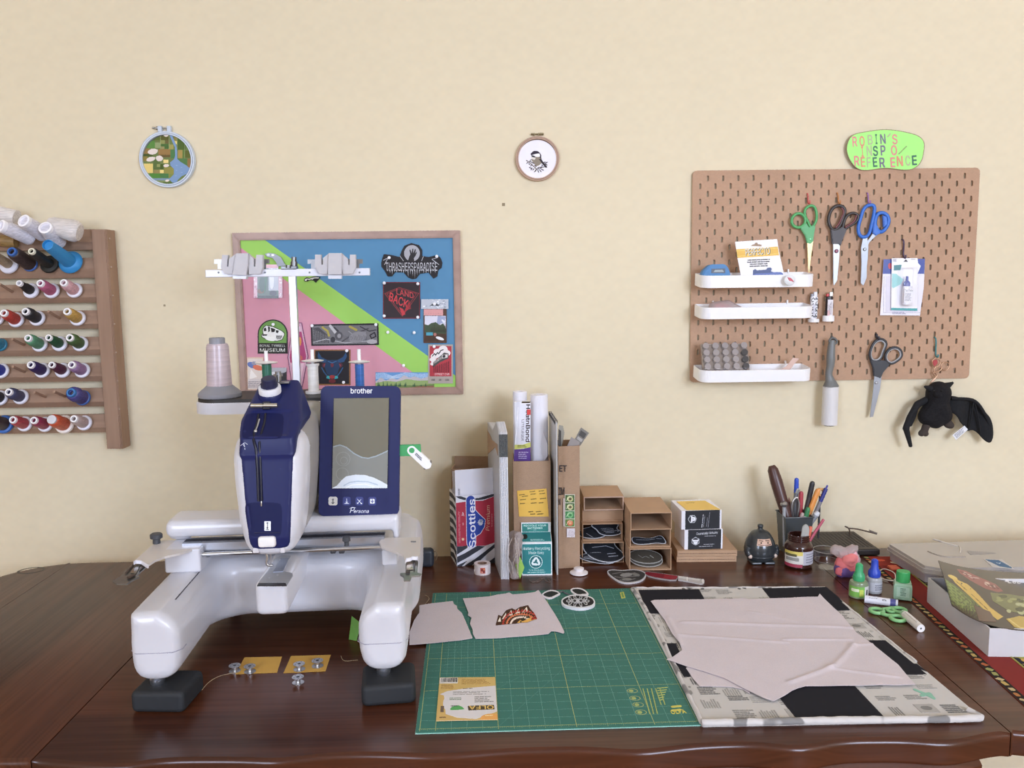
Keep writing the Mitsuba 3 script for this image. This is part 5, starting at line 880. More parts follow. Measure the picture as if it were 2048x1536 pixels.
k.add(P([(905, 1078), (940, 1060), (970, 1025), (1000, 1000), (1060, 990), (1120, 992), (1180, 1010), (1230, 1035), (1275, 1060), (1275, 1080), (905, 1082)]), '#d4dde4'); k.line(P([(985, 1060), (1020, 1040), (1070, 1032), (1140, 1035), (1200, 1055)]), 8, '#b0c0cc'); k.line(P([(1000, 1070), (1040, 1055), (1120, 1050), (1180, 1066)]), 5, '#eef4f8')
k.put(sp, 'screen_picture', 'print_gloss', 'grey pattern with a lighter lower half on the display')  # grey tone, lighter below a wave line, with a pale arc at bottom
k = pcard((1020, 430, 1180, 480)); k.text('brother', 8, 39, 32, '#e6e8f2', w=140, bold=True); k.put(sp, 'lettering', label='white maker lettering')
k = pcard((1010, 1190, 1160, 1250)); k.text('P', 12, 44, 36, '#e6e8f2', w=24, shear=.3); k.text('ersona', 36, 44, 22, '#e6e8f2', w=96, shear=.3); k.line([(12, 16), (30, 8), (50, 12)], 3, '#e6e8f2'); k.put(sp, 'lettering', label='white italic lettering')
for i, (x, c, r_) in enumerate(((915, '#c9c7c0', 29), (1003, '#2c3676', 26), (1085, '#2c3676', 26), (1167, '#2c3676', 26))):
    p = sg.Polygon([pl2(*q) for q in c4z([(x - r_, 1131), (x + r_, 1131), (x + r_, 1187), (x - r_, 1187)])]).buffer(-.004).buffer(.004, 4)
    bt_ = mput(sp, 'button', mv(bev(p, .003, .0008), PFm @ trimesh.transformations.translation_matrix((0, 0, -.0016))), mat(c, .35), False, 'silver start button' if i == 0 else None)
    k = pcard((x - 24, 1136, x + 24, 1184), .0003, .0013); W = '#dfe2ee'
    if i == 0: k.line([(24, 8), (24, 40)], 5, '#5a5a58'); k.line([(16, 30), (24, 42), (32, 30)], 4, '#5a5a58'); k.line([(18, 14), (30, 14)], 4, '#5a5a58')
    if i == 1: k.line([(24, 8), (24, 38)], 4, W); k.line([(10, 38), (38, 38)], 4, W); k.line([(18, 28), (24, 36), (30, 28)], 3, W)
    if i == 2: k.line([(10, 10), (34, 36)], 3, W); k.line([(34, 12), (14, 34)], 3, W); k.ell(36, 38, 5, 4, W); k.ell(12, 36, 5, 4, W)
    if i == 3: k.add(sg.box(9, 9, 39, 39).buffer(-3).buffer(3), W); k.line([(24, 13), (24, 34)], 4, '#39427e'); k.line([(15, 22), (24, 32), (33, 22)], 3.5, '#39427e')
    k.put(sp, 'button_symbol')
k = pcard((1222, 1130, 1270, 1182), .0003)
for i in range(6):
    for j in range(6): k.ell(4 + i * 8, 4 + j * 8, 2.4, 2.4, '#191f52')
k.put(sp, 'speaker_grille', label='speaker holes')
a_ = pp(735, 930, -.024); mput(em, 'screen_arm', [rbox(-.02, a_[0] + .03, a_[1] + .012, a_[1] + .05, a_[2] - .06, a_[2] + .06, .012), rbox(a_[0] - .05, a_[0] + .04, a_[1] - .01, a_[1] + .03, a_[2] - .05, a_[2] + .05, .01)], SH)
# spool stand
def tray_(z0, z1, ins, m, name, lab=None): mput(em, name, mv(bev(sg.box(-.245 + ins, .445 + ins, .19 - ins, .60 - ins).buffer(-.05).buffer(.05, 10), z1 - z0, .002), V(0, 0, z0)), m, 30, lab)
tray_(1.1885, 1.2135, 0, SH, 'spool_tray'); tray_(1.2135, 1.2205, .003, mat('#26221f', .5), 'tray_mat', 'black mat on the spool tray')
a_ = mloc(589, 650, .54); PU = a_[0]
mput(em, 'pole', mv(bev(sg.box(-.0085, -.007, .0085, .007).buffer(-.002).buffer(.002), .275, .001), V(PU, .54, 1.219)), mat('#d8dadf', .3, .8), False, 'silver telescopic pole')
zb0, zb1 = mloc(577, 553, .54)[2], mloc(577, 538, .54)[2]; ua, ub = mloc(413, 545, .54)[0], mloc(740, 545, .54)[0]
bar = mput(em, 'guide_bar', [rbox(ua, ub, .53, .55, zb0, zb1, .0015)], mat('#d4d6e0', .25), 30, 'white thread guide bar')
for x in (440, 533, 622, 722): mput(bar, 'screw', lathe([(0, 0), (.0022, 0), (.0018, .0008), (0, .001)], 10, axis(mloc(x - 3, 545, .5295), V(0, -1, 0))), mat('#6a7078', .4))
c1z = crop(400, 480, 5.69)
def mplate(pts, v, t, b=.001): return mv(bev(sg.Polygon([mloc(*q, v)[[0, 2]] for q in c1z(pts)]), t, b), frame(V(0, v + t, 0), V(1, 0, 0), V(0, 0, 1)))
GUI = mat('#b4b1b2', .45)
for arms, tong, under, tabs in ((([(250, 168), (318, 172), (310, 230), (308, 302), (320, 302), (326, 215), (410, 154), (546, 154), (610, 215), (612, 302), (628, 302), (632, 220), (640, 168), (712, 170), (712, 310), (688, 388), (555, 390), (545, 300), (385, 300), (372, 388), (280, 388), (235, 310)]), [(410, 152), (548, 150), (545, 260), (525, 402), (368, 397), (388, 258)], [(370, 400), (530, 404), (520, 444), (372, 440)], (200, 750)),
                          (([(1308, 165), (1376, 165), (1382, 280), (1396, 280), (1398, 205), (1465, 152), (1610, 152), (1682, 215), (1688, 282), (1700, 282), (1705, 165), (1770, 165), (1772, 310), (1740, 385), (1625, 388), (1612, 300), (1460, 300), (1450, 388), (1360, 385), (1305, 300)]), [(1465, 148), (1612, 148), (1612, 392), (1455, 392), (1458, 250)], [(1455, 396), (1610, 396), (1605, 442), (1460, 442)], (1262, 1812))):
    gd = mput(bar, 'guide_clip', [mplate(arms, .516, .016), mplate(tong, .508, .012)], GUI, False, 'light grey thread guide clip')
    mput(bar, 'clip_tab', mplate(under, .52, .02), mat('#d4d6e0', .25), False)
    mput(bar, 'guide_plate', [mplate([(tabs[0] - 40, 220), (tabs[1] + 40, 218), (tabs[1] + 40, 270), (tabs[0] - 40, 272)], .553, .002), mplate([(tabs[0] + 0, 272), (tabs[1], 270), (tabs[1], 330), (tabs[0], 330)], .5532, .002)], mat('#8f9092', .3, .7), False)
mput(bar, 'top_knob', [rod(mloc(588, 538, .54), mloc(588, 523, .54), .0075, 16), rod(mloc(588, 523, .54), mloc(588, 514, .54), .0055, 16), rod(mloc(577, 530, .528), mloc(577, 536, .528), .006, 16), rbox(PU - .022, PU + .012, .527, .552, zb1 - .001, zb1 + .006, .001)], mat('#77787a', .3, .85), 30, 'metal knob above the pole')
# spools on the stand (each its own thing), with the stand's pins and discs
def on_stand(px, v=.525): q = mloc(px, 770, v); return V(q[0], v, 1.2206)
def place(m_): return mv(m_, MM)
def stand_pin(px, zt, zc, v=.525, rc=.0255):
    o = on_stand(px, v); mput(em, 'spool_pin', rod(o - V(0, 0, .001), V(o[0], v, zt), .0042, 14), mat('#e4e2e0', .4), 40, 'white spool pin')
    mput(em, 'spool_cap', lathe([(.0045, zc), (rc * .9, zc + .001), (rc, zc + .003), (rc * .6, zc + .005), (.0045, zc + .0065), (.0045, zc)], 36, axis(V(o[0], v, 0), V(0, 0, 1))), mat('#dedad4', .4), 50, 'white disc spool cap'); return o
TH = lambda c: pmat('spun_' + c.strip('#'), lambda p, n, uv, C=lin(c, KC): mi.Color3f(C) * (.85 + .3 * mikit.noise(p.x * 30, p.y * 30, p.z * 700)), .28, .6) if 'spun_' + c.strip('#') not in scene else 'spun_' + c.strip('#')
zz = lambda py, v=.525: mloc(560, py, v)[2]
def tspool(px, rt, zb_, zt_, col, label, flange=None, rf=0, v=.525):
    o = on_stand(px, v); t = thing('thread_spool', label, 'thread spool'); ax_ = MM @ axis(V(o[0], v, 0), V(0, 0, 1))
    if flange:
        put(t, 'flange', lathe([(.005, 1.2208), (rf * 1.25, 1.2208), (rf * 1.25, 1.226), (rf, 1.2265), (.005, 1.2265)], 28, ax_), mat(flange, .35), 40); put(t, 'flange', lathe([(.005, zt_), (rf * .95, zt_), (rf, zt_ + .003), (rf * .95, zt_ + .0055), (.005, zt_ + .0055)], 28, ax_), mat(flange, .35), 40)
    put(t, 'thread', lathe([(.005, zb_), (rt, zb_), (rt, zt_), (.005, zt_), (.005, zb_)], 28, ax_), TH(col), 40)
stand_pin(535, zz(701), zz(727)); tspool(535, .0105, 1.2208, zz(728), '#16604a', 'dark green thread spool on the stand behind the blue knob')
stand_pin(627, zz(700), zz(725)); tspool(627, .0120, 1.2266, zz(733), '#d2cdc6', 'white thread spool with clear flanges on the stand left of the screen', '#c9c5c0', .0148)
stand_pin(720, zz(701), zz(729), .525, .0245); tspool(720, .0100, 1.2208, zz(731), '#1f5fa8', 'blue thread spool on the stand showing above the screen')
t = thing('thread_cone', 'large pale pink thread cone on a grey foot on the left end of the tray', 'thread cone'); o = on_stand(439, .50); ax_ = MM @ axis(V(o[0], .50, 0), V(0, 0, 1)); G_ = mat('#84848a', .45)
z = lambda py: zz(py, .50)
put(t, 'foot', lathe([(0, 1.2208), (.0455, 1.2208), (.0465, 1.223), (.0465, 1.229), (.044, 1.232), (.0275, z(768)), (0, z(768))], 40, ax_), G_, 35, label='grey conical foot'); put(t, 'thread', lathe([(0, z(768)), (.0268, z(768)), (.0238, z(692)), (.0215, z(685)), (0, z(685))], 40, ax_), TH('#b5a3a6'), 40); put(t, 'top', lathe([(0, z(685)), (.0168, z(685)), (.0168, z(674)), (.0155, z(673)), (0, z(673))], 32, ax_), G_, 40)
# usb stick in the side of the screen
t = thing('usb_stick', 'green usb stick with a white swivel cover plugged into the side of the screen', 'usb stick'); vv = pp(799, 900, -.012)[1]
q = lambda x, y, v=vv: mloc(*c4z([(x, y)])[0], v)
mput(t, 'body', mv(bev(sg.Polygon([q(*c)[[0, 2]] for c in ((1340, 800), (1476, 796), (1480, 868), (1340, 870))]).buffer(-.0015).buffer(.0015), .008, .001), frame(V(0, vv + .004, 0), V(1, 0, 0), V(0, 0, 1))), mat('#2f9a54', .4), 30)
sw = sg.LineString([q(1420, 832)[[0, 2]], q(1516, 922)[[0, 2]]]).buffer(.0092, 10, cap_style=1).difference(sg.Point(*q(1420, 832)[[0, 2]]).buffer(.0055, 12)); cut = sg.LineString([q(1545, 905)[[0, 2]], q(1500, 948)[[0, 2]]])
sw = sw.difference(cut.buffer(.02, cap_style=2, single_sided=True)) if False else sw
mput(t, 'swivel_cover', mv(bev(sw, .012, .001), frame(V(0, vv + .006, 0), V(1, 0, 0), V(0, 0, 1))), mat('#e6e6ea', .3), 30, 'white swivel cover')
k = Card([(MM @ np.append(q(*c, vv - .0062), 1))[:3] for c in ((1448, 845), (1505, 900), (1490, 916), (1433, 861))], (80, 22), .0003); k.lines(4, 3, 70, 2, 9, '#6a6a70', th=.7, seed=3); k.put(t, 'print')
mput(t, 'dark_end', mv(ext(sg.LineString([q(1540, 908)[[0, 2]], q(1502, 946)[[0, 2]]]).buffer(.0022), .011), frame(V(0, vv + .0055, 0), V(1, 0, 0), V(0, 0, 1))), mat('#6a6460', .4), 30)
# riser blocks
for lab, c, an in (('black riser block under the left front foot of the machine', (-.580, -.862), -.06), ('black riser block under the right front foot of the machine', (-.199, -.853), .12)):
    b = rbox(-.046, .046, -.044, .044, 0, .038, .009); hole = rod(V(0, 0, .0375), V(0, 0, .0385), .021, 24)
    b.apply_transform(trimesh.transformations.rotation_matrix(an, (0, 0, 1))); b.apply_translation((c[0], c[1], TZ))
    k = one('riser_block', b, mat('#191b1e', .7), lab, 'block', smooth=40)
# ---------------------------------------------------------------- boxes, rolls and cards along the wall
KRAFT = pmat('kraft_card', lambda p, n, uv: mi.Color3f(.36, .235, .15) * (.9 + .16 * mikit.fbm(p.x * 25, p.y * 25, p.z * 25, 3)) * (.95 + .1 * mikit.noise(p.x * 400, p.y * 400, p.z * 400)), .75, .25)
KRAFT2 = pmat('kraft_light', lambda p, n, uv: mi.Color3f(.40, .255, .155) * (.9 + .16 * mikit.fbm(p.x * 25, p.y * 25, p.z * 25, 3)), .75, .25)
cM, cN = crop(890, 820, 4.267), crop(880, 760, 3.49)
def quadbox(A, B, depth, z0, z1, r=.002):
    """upright box: its front edge runs from A to B on the plan, going back by depth"""
    A, B = V(*A[:2]), V(*B[:2]); e = B - A; L = np.linalg.norm(e); M = frame(V(A[0], A[1], z0), V(e[0], e[1], 0), V(-e[1], e[0], 0)); return M, L, z1 - z0
def hollow(M, L, D, H, t=.0022, open_='top'):
    o = sg.box(0, 0, L, D)
    if open_ == 'top': g = [ext(o, t), mv(ext(o.difference(o.buffer(-t)), H - t), V(0, 0, t))]
    else: g = [box(0, L, 0, D, 0, t), box(0, L, 0, D, H - t, H), box(0, t, 0, D, t, H - t), box(L - t, L, 0, D, t, H - t), box(t, L - t, D - t, D, t, H - t)]
    return mv(trimesh.util.concatenate(g), M)
def facecard(M, L, H, size, t=.0006, off=.0004):                  # print over the front face (x right, y down)
    P = lambda x, z: (M @ V(x, -off, z, 1))[:3]; return Card([P(0, H), P(L, H), P(L, 0), P(0, 0)], size, t)
# carton behind the tissue box
a, b = wal(903, 917, -.055), wal(979, 911, -.075)
M, L, H = quadbox((a[0], -.085), (b[0] - .004, -.095), .062, TZ, a[2]); t = thing('carton', 'brown cardboard carton standing behind the tissue box of envelopes', 'carton'); put(t, 'body', hollow(M, L, .062, H - .022), KRAFT, False)
put(t, 'flap', mv(box(0, L, .0605, .0625, H - .024, H), M), KRAFT, False)
# tissue box
A, B = tab(914.6, 1133), tab(990.5, 1125.4); H = wal(914.6, 993, A[1])[2] - TZ
M, L, _ = quadbox(A, B, .082, TZ, TZ + H); t = thing('tissue_box', 'red tissue box with zebra stripes cut open to hold white envelopes', 'box'); put(t, 'body', hollow(M, L, .082, H, .0012), mat('#dcdade', .5), False)
k = facecard(M, L, H, (340, 570)); ZB, W = '#33343c', '#dddce2'
k.rect(0, 0, 340, 570, W); k.add([(0, 0), (40, 0), (100, 22), (200, 26), (340, 0), (340, 20), (250, 40), (120, 45), (30, 20)], ZB); k.add([(0, 52), (100, 46), (240, 50), (340, 22), (340, 400), (250, 420), (120, 410), (0, 405)], '#b01f3a')
for g in ([(0, 410), (100, 405), (90, 425), (0, 470)], [(0, 490), (60, 470), (180, 415), (250, 425), (200, 450), (100, 500), (0, 540)], [(60, 570), (160, 520), (260, 460), (340, 410), (340, 440), (280, 480), (200, 540), (130, 570)], [(0, 560), (60, 540), (90, 530), (40, 570), (0, 570)], [(250, 570), (300, 545), (340, 520), (340, 570)], [(0, 405), (90, 412), (40, 440), (0, 440)]): k.add(g, ZB)
lab = so.unary_union([sg.LineString([(128, 40), (128, 385)]).buffer(38), sg.Polygon([(140, 100), (200, 165), (248, 210), (240, 260), (205, 310), (140, 340)]).buffer(6)])
k.add(lab.buffer(5), '#e6e4ea'); k.add(lab, '#23409a'); k.text('Scotties', 165, 425, 56, '#eceaf0', w=395, rot=-90, bold=True)
k.add(star(212, 225, 30, 9, .7, 2), '#c4c6d2'); k.ell(216, 215, 12, 12, '#8890a8'); k.text('Premium', 292, 300, 34, '#e0b49a', w=205, rot=-88, shear=.2); k.lines(312, 270, 130, 1, 12, '#d68a8c', rot=-90, seed=1)
k.lines(18, 380, 270, 2, 9, '#d88a92', rot=-90, seed=4); k.line([(58, 130), (48, 158), (62, 150), (68, 162), (58, 130)], 4, '#e8ccd0'); k.ell(58, 225, 7, 12, '#d88a92'); k.add(star(54, 350, 15, 8), '#e6c9a0')
k.put(t, 'front_print', 'print')
P = lambda y, z: (M @ V(-.0004, y, z, 1))[:3]; k = Card([P(.082, H), P(0, H), P(0, 0), P(.082, 0)], (100, 570), .0005); k.rect(0, 0, 100, 570, W)
for i in range(8): k.add([(0, 20 + i * 72), (50, 8 + i * 70), (100, 18 + i * 72), (100, 52 + i * 72), (60, 46 + i * 70), (0, 55 + i * 72)], ZB)
k.put(t, 'side_print', 'print')
for i, (x0, x1, top, y, lb) in enumerate(((914, 994, 940, .012, 'front white envelope standing in the tissue box'), (910, 990, 943, .030, 'second white envelope behind the front one in the tissue box'), (905, 984, 942, .050, 'rearmost white envelope in the tissue box'))):
    z = wal(950, top, A[1] + y)[2] - TZ; xa = i * -.0022
    if i: g = mv(box(.002, L - .002, y, y + .0025, .002, z), M)
    else: g = mv(box(.001, L + .0005, y, y + .0025, .002, z), M)
    e = one('envelope', g, mat('#dddbe2', .6), lb, 'envelope', smooth=False)
    if i == 0:
        k = Card([(M @ V(x, y - .0003, zz_, 1))[:3] for x, zz_ in ((.008, z * .84), (.014, z * .84), (.014, z * .73), (.008, z * .73))], (20, 60), .0003); k.lines(2, 56, 50, 2, 9, '#55555c', rot=-90, seed=2); k.put(e, 'return_address')
# roll of stickers
o = tab(964.5, 1151); t = thing('sticker_roll', 'white roll of stickers with a red picture in front of the tissue box', 'roll'); Mx = axis(V(o[0], o[1] + .019, TZ), V(0, 0, 1))
put(t, 'paper', lathe([(.012, 0), (.0205, 0), (.0205, .0255), (.012, .0255), (.012, 0)], 36, Mx), mat('#dcd0cc', .5), 40); put(t, 'core', lathe([(.0105, .001), (.012, .0005), (.012, .025), (.0105, .025), (.0105, .001)], 28, Mx), mat('#8a6a54', .7), 40, label='cardboard core')
put(t, 'loose_end', tube([o + V(-.0175, .014, .012), o + V(-.0195, .006, .012), o + V(-.0185, -.002, .012)], .0012, 6), mat('#dcd0cc', .5))
def rsurf(o, r, a, z): return V(o[0] + r * math.sin(a), o[1] + .019 - r * math.cos(a), TZ + z)
k = Card([rsurf(o, .0208, -.28, .021), rsurf(o, .0208, .42, .021), rsurf(o, .0208, .42, .004), rsurf(o, .0208, -.28, .004)], (60, 70), .0004); k.rect(0, 0, 60, 70, '#e2d6d2'); k.rect(5, 5, 55, 65, '#c25a44'); k.ell(22, 25, 12, 10, '#7a2a24'); k.ell(40, 45, 12, 12, '#8a2e28'); k.ell(22, 50, 9, 9, '#e0a08c'); k.ell(42, 20, 8, 8, '#d88a4c'); k.bend = lambda u, v: np.outer(-4 * (u - .5) ** 2 * .0 + .0022 * (1 - 4 * (u - .5) ** 2), V(.1, -1, 0)); k.put(t, 'sticker', label='red picture sticker')
# rigid mailers standing on edge
g = np.random.default_rng(2)
F0 = tab(1003, 1159); Bk = V(-.028, -.055)
for i in range(7):
    x = F0[0] + i * .0030; e = V(x, F0[1] + .002 * g.random()); bk = V(Bk[0] + i * .0030, Bk[1]); d = bk - e; L = np.linalg.norm(d); M = frame(V(e[0], e[1], TZ), V(d[0], d[1], 0), V(0, 0, 1))
    z1 = wal(1010, 914, e[1])[2] - TZ; z2 = wal(1010, 868, e[1])[2] - TZ; z3 = wal(985, 845, -.06)[2] - TZ
    p = sg.Polygon([(0, 0), (L, 0), (L, z3), (L * .55, z3 - .003), (L * .2, z2 + .022), (.004, z2 + .004), (0, z2)])
    t = thing('rigid_mailer', 'leftmost mailer of the standing stack, greyed for shade, brown paper on its left face' if i == 0 else 'rightmost grey-white mailer of the standing stack, beside the clear bag' if i == 6 else 'inner grey-white cardboard mailer standing on edge in the stack', 'mailer', 'rigid mailers standing in the stack')
    put(t, 'sheet', mv(ext(p, .0025), M @ trimesh.transformations.translation_matrix((0, 0, -.00125))), mat('#aaa8a6' if i == 0 else '#c3c2c4' if i % 2 else '#cdccce', .5), False); put(t, 'dark_edge', mv(box(-.0006, .001, z1, z2 - .001, -.0011, .0011), M), mat('#3a3c38', .6), False, label='dark upper edge')  # leftmost sheet is darker, the shade of its left face in its colour
    if i == 0: put(t, 'kraft_sheet', mv(ext(sg.Polygon([(L * .98, z3 - .085), (L * .98, z3 - .02), (L * .55, z3 - .028), (L * .12, z2 - .03), (L * .08, z1 + .0), (L * .3, z1 + .01)]), .0008), M @ trimesh.transformations.translation_matrix((0, 0, -.0023))), KRAFT, False, label='brown paper on the left face')
# holder box with rolls
a, b = wal(1026, 923, -.215), wal(1101, 922, -.215); M, L, H = quadbox((a[0], -.215), (b[0], -.215), .115, TZ, a[2])
hb = thing('roll_box', 'tall open brown cardboard box holding white rolls behind the battery box', 'box'); put(hb, 'body', hollow(M, L, .105, H, .0025), KRAFT, False)
for i, (xa, xb, py, y, lb) in enumerate(((1060.5, 1095.5, 789, -.150, 'fat white roll standing at the right in the tall box'), (1014.7, 1043, 783, -.135, 'thinner white roll standing at the left in the tall box'))):
    q0, q1 = wal(xa, py, y), wal(xb, py, y); r = (q1[0] - q0[0]) / 2; x = (q0[0] + q1[0]) / 2
    if i: x = max(x, a[0] + .003 + r)
    ro = thing('paper_roll', lb, 'roll'); put(ro, 'roll', lathe([(r * .45, TZ + .004), (r, TZ + .004), (r, q0[2]), (r * .45, q0[2]), (r * .45, TZ + .004)], 36, axis(V(x, y, 0), V(0, 0, 1))), mat('#dcdae0', .6), 40)
    if i == 0: put(ro, 'torn_edge', wext([(1086, 862), (1095, 888), (1095, 912), (1089, 921), (1081, 905), (1083, 888), (1079, 900)], y - r * 1.01, .0004), mat('#cfccd2', .6), False)
t = thing('adhesive_pack', 'clear wrapped pack with purple and white print between the two rolls', 'pack'); ya = -.185
q = [wal(*p, ya) for p in cN([(535, 150), (632, 150), (632, 570), (515, 570)])]; z0 = TZ + .004
put(t, 'core', rbox(q[3][0] + .002, q[1][0] - .002, ya, ya + .014, z0, q[0][2], .004), mat('#d8d8de', .4))
k = Card([p + V(0, -.0005, 0) for p in q], (117, 420), .0006); k.rect(0, 0, 117, 420, '#dedee6'); k.rect(0, 0, 26, 420, '#d2d3dc'); k.add([(0, 300), (60, 300), (117, 282), (117, 320), (0, 334)], '#c3c65c'); k.add([(0, 334), (60, 330), (117, 318), (117, 420), (0, 420)], '#5a3c88'); k.text('HeatnBond', 82, 20, 30, '#3a3036', w=262, rot=90, bold=True); k.text('LITE/LEGER', 48, 125, 18, '#4a4048', w=148, rot=90); k.rect(88, 55, 117, 92, '#d23c3c'); k.lines(22, 305, 80, 2, 9, '#6a6a30', seed=3); k.lines(30, 350, 76, 4, 14, '#b8a8d0', seed=5); k.line([(14, 40), (10, 200), (4, 300)], 5, '#f0f0f6'); k.put(t, 'print', 'print_gloss')
put(t, 'film', wext([(1043, 806), (1050, 790), (1062, 776), (1076, 772), (1092, 776), (1090, 790), (1066, 792), (1060, 806)], ya - .0015, .0003), 'clear_film', False, 'clear wrapping film')
# yellow note on the box front
k = wcard([(1034, 981.5), (1093, 977), (1097.5, 1033), (1038, 1033)], -.2162, (260, 230), .0006); k.rect(0, 0, 260, 230, '#dfae2c')
for i, (y, xs) in enumerate(((14, (110, 190)), (36, (15, 115, 195)), (50, (40,)), (78, (20, 115, 195)), (112, (18, 112, 180)), (186, (85, 150)), (206, (100, 160)))):
    for j, x in enumerate(xs): k.lines(x, y, 56, 1, 14, '#6a5420', seed=i * 5 + j, rot=-3)
k.one('sticky_note', 'yellow handwritten note stuck to the front of the tall brown box', 'note')
# battery recycling box
A, B = tab(1044, 1151), tab(1104.5, 1150); H = wal(1050, 1085, A[1])[2] - TZ; M, L, _ = quadbox(A, B, .05, TZ, TZ + H); TEAL, WT = '#1f7f80', '#dfe3e2'
t = thing('battery_box', 'white and teal battery recycling box with a raised back card', 'box')
pr = sg.Polygon([(0, 0), (.05, 0), (.05, H + .036), (.048, H + .036), (.046, H + .012), (0, H)]); put(t, 'body', mv(ext(pr, L), M @ np.array([[0, 0, 1, 0], [1, 0, 0, 0], [0, 1, 0, 0], [0, 0, 0, 1.0]])), mat(WT, .5), False)
k = facecard(M, L, H, (255, 280)); k.rect(0, 0, 255, 280, WT); k.add(sg.box(4, 14, 246, 268).buffer(-10).buffer(10), TEAL); k.text('Battery Recycling', 125, 62, 24, '#e4efec', w=222, mid=True); k.text('Made Easy', 122, 98, 24, '#e4efec', w=130, mid=True); k.ell(118, 165, 56, 56, '#e4efec'); k.ell(118, 165, 51, 51, '#16666a')
for i in range(3):
    a0 = math.radians(120 * i - 90); k.add(sa.translate(sa.rotate(sg.Polygon([(-24, -6), (-8, -26), (10, -26), (24, -4), (30, -10), (26, 14), (4, 8), (12, 2), (4, -12), (-10, 6)]), 120 * i, origin=(0, 14)), 118, 150), '#e4efec')
k.text('Three simple steps:', 122, 240, 13, '#bfe0da', w=130, mid=True); k.lines(25, 250, 195, 1, 12, '#bfe0da', seed=2, mid=True); k.put(t, 'front_print', 'print')
P = lambda x, y, z: (M @ V(x, y, z, 1))[:3]; sl = .012 / .046
k = Card([P(.002, .044, H + .044 * sl + .0004), P(L - .002, .044, H + .044 * sl + .0004), P(L - .002, .003, H + .003 * sl + .0004), P(.002, .003, H + .003 * sl + .0004)], (215, 95), .0004); k.rect(0, 0, 215, 95, TEAL); k.ell(20, 45, 20, 26, '#1a1e1e'); k.lines(60, 74, 130, 2, 9, '#a8d0cc', seed=3); k.put(t, 'lid_print')
k = Card([P(.002, .0462, H + .035), P(L - .004, .0462, H + .035), P(L - .004, .0462, H + .0125), P(.002, .0462, H + .0125)], (255, 130), .0004); k.rect(0, 0, 255, 130, '#e4e6e4'); k.add(sg.box(2, 8, 246, 128).buffer(-8).buffer(8), '#2b8076'); k.text('RECYCLE YOUR', 122, 50, 26, '#cfe6dc', w=210, mid=True, bold=True); k.text('BATTERIES', 122, 88, 26, '#cfe6dc', w=140, mid=True, bold=True); k.lines(105, 100, 40, 1, 12, '#a8d0cc', seed=3); k.put(t, 'back_print')
# crumpled clear bag and lime diamond
g = np.random.default_rng(8); p = blob([[tab(1029, 1160) + V(0, 0, .012), tab(1028, 1140) + V(0, .0, .09)], [tab(1033, 1160) + V(0, 0, .05), tab(1034, 1150) + V(.006, .0, .10)]], [(.011, .012), (.009, .010)], .003, 3); v = p.vertices; p.vertices += (fbm(v * 90, 3) - .5)[:, None] * V(.012, .008, .004)
t = thing('plastic_bag', 'crumpled clear plastic bag between the mailers and the battery box', 'bag'); put(t, 'film', p, 'frosted_film', True)
for i in range(7):
    c = tab(1024 + i * 2.2, 1160); put(t, 'crease', tube(spline([c + V(0, -.004, .004), c + V(g.normal() * .004, -.008, .035), c + V(g.normal() * .005, -.006, .065), c + V(g.normal() * .004, 0, .105)], 4), .0007, 5), mat('#b8a89c', .3), True)
q = [tab(1040, 1159) + V(0, -.006, .0005)]; y = q[0][1]
one('paper_diamond', wext([(1040, 1113), (1049, 1135), (1040, 1158), (1031, 1131)], y, .0012), mat('#8fbe3c', .6), 'lime green paper diamond standing against the battery box', 'paper', smooth=False)
# notepad, tall carton and its contents
f0, b0 = tab(1115, 1150), wal(1099, 830, -.10); d = V(b0[0] - f0[0], b0[1] - f0[1], 0); L = np.linalg.norm(d); M = frame(V(f0[0], f0[1], TZ), d, V(0, 0, 1)); H = wal(1115, 845, f0[1])[2] - TZ
t = thing('notepad', 'tall grey spiral pad standing edge-on against the tall carton', 'notepad'); put(t, 'cover', mv(box(0, L, 0, H, -.0015, .0015), M), mat('#aaa8a4', .35), False)
k = Card([(M @ V(x, z, .0018, 1))[:3] for x, z in ((L, H), (0, H), (0, 0), (L, 0))], (100, 600), .0004); k.rect(0, 0, 100, 600, '#b0aeaa'); k.rect(6, 40, 94, 44, '#8a8886'); k.rect(6, 175, 94, 178, '#c4c2be'); k.rect(8, 200, 94, 330, '#bdb49a'); k.rect(30, 345, 94, 420, '#a8ac90'); k.rect(50, 425, 94, 500, '#7fa39e'); k.rect(70, 500, 94, 590, '#8aa8a4'); k.ell(30, 60, 6, 9, '#2a2a2a'); k.put(t, 'cover_print', 'print_gloss')  # yellowish and teal blocks are reflections painted into the cover
for i in range(9): put(t, 'spiral', mv(tube([(L * (i + .6) / 9.6, H - .006, -.003), (L * (i + .6) / 9.6, H + .003, -.003), (L * (i + .6) / 9.6, H + .003, .003), (L * (i + .6) / 9.6, H - .006, .003)], .0009, 6), M), mat('#2e2e30', .4), True)
A, B = tab(1117.5, 1137), tab(1160, 1135); a = wal(1159.6, 891.6, B[1]); H = a[2] - TZ; A0 = A.copy(); M, L, _ = quadbox(A, B, .085, TZ, TZ + H)
t = thing('carton', 'tall narrow brown carton with black letters and avocado stickers', 'carton'); put(t, 'body', hollow(M, L, .085, H, .0025), KRAFT, False)
k = Card([wal(x, y, A0[1] - .0022) for x, y in ((1117.5, 890), (1160, 890), (1160, 1090), (1117.5, 1090))], (149, 698), .0003); INK = '#3a2f2c'
k.text('ET', 4, 183, 42, INK, w=52, bold=True); k.text('IM', 0, 345, 50, INK, w=40, bold=True); k.text('N', 0, 415, 42, INK, w=12, bold=True)
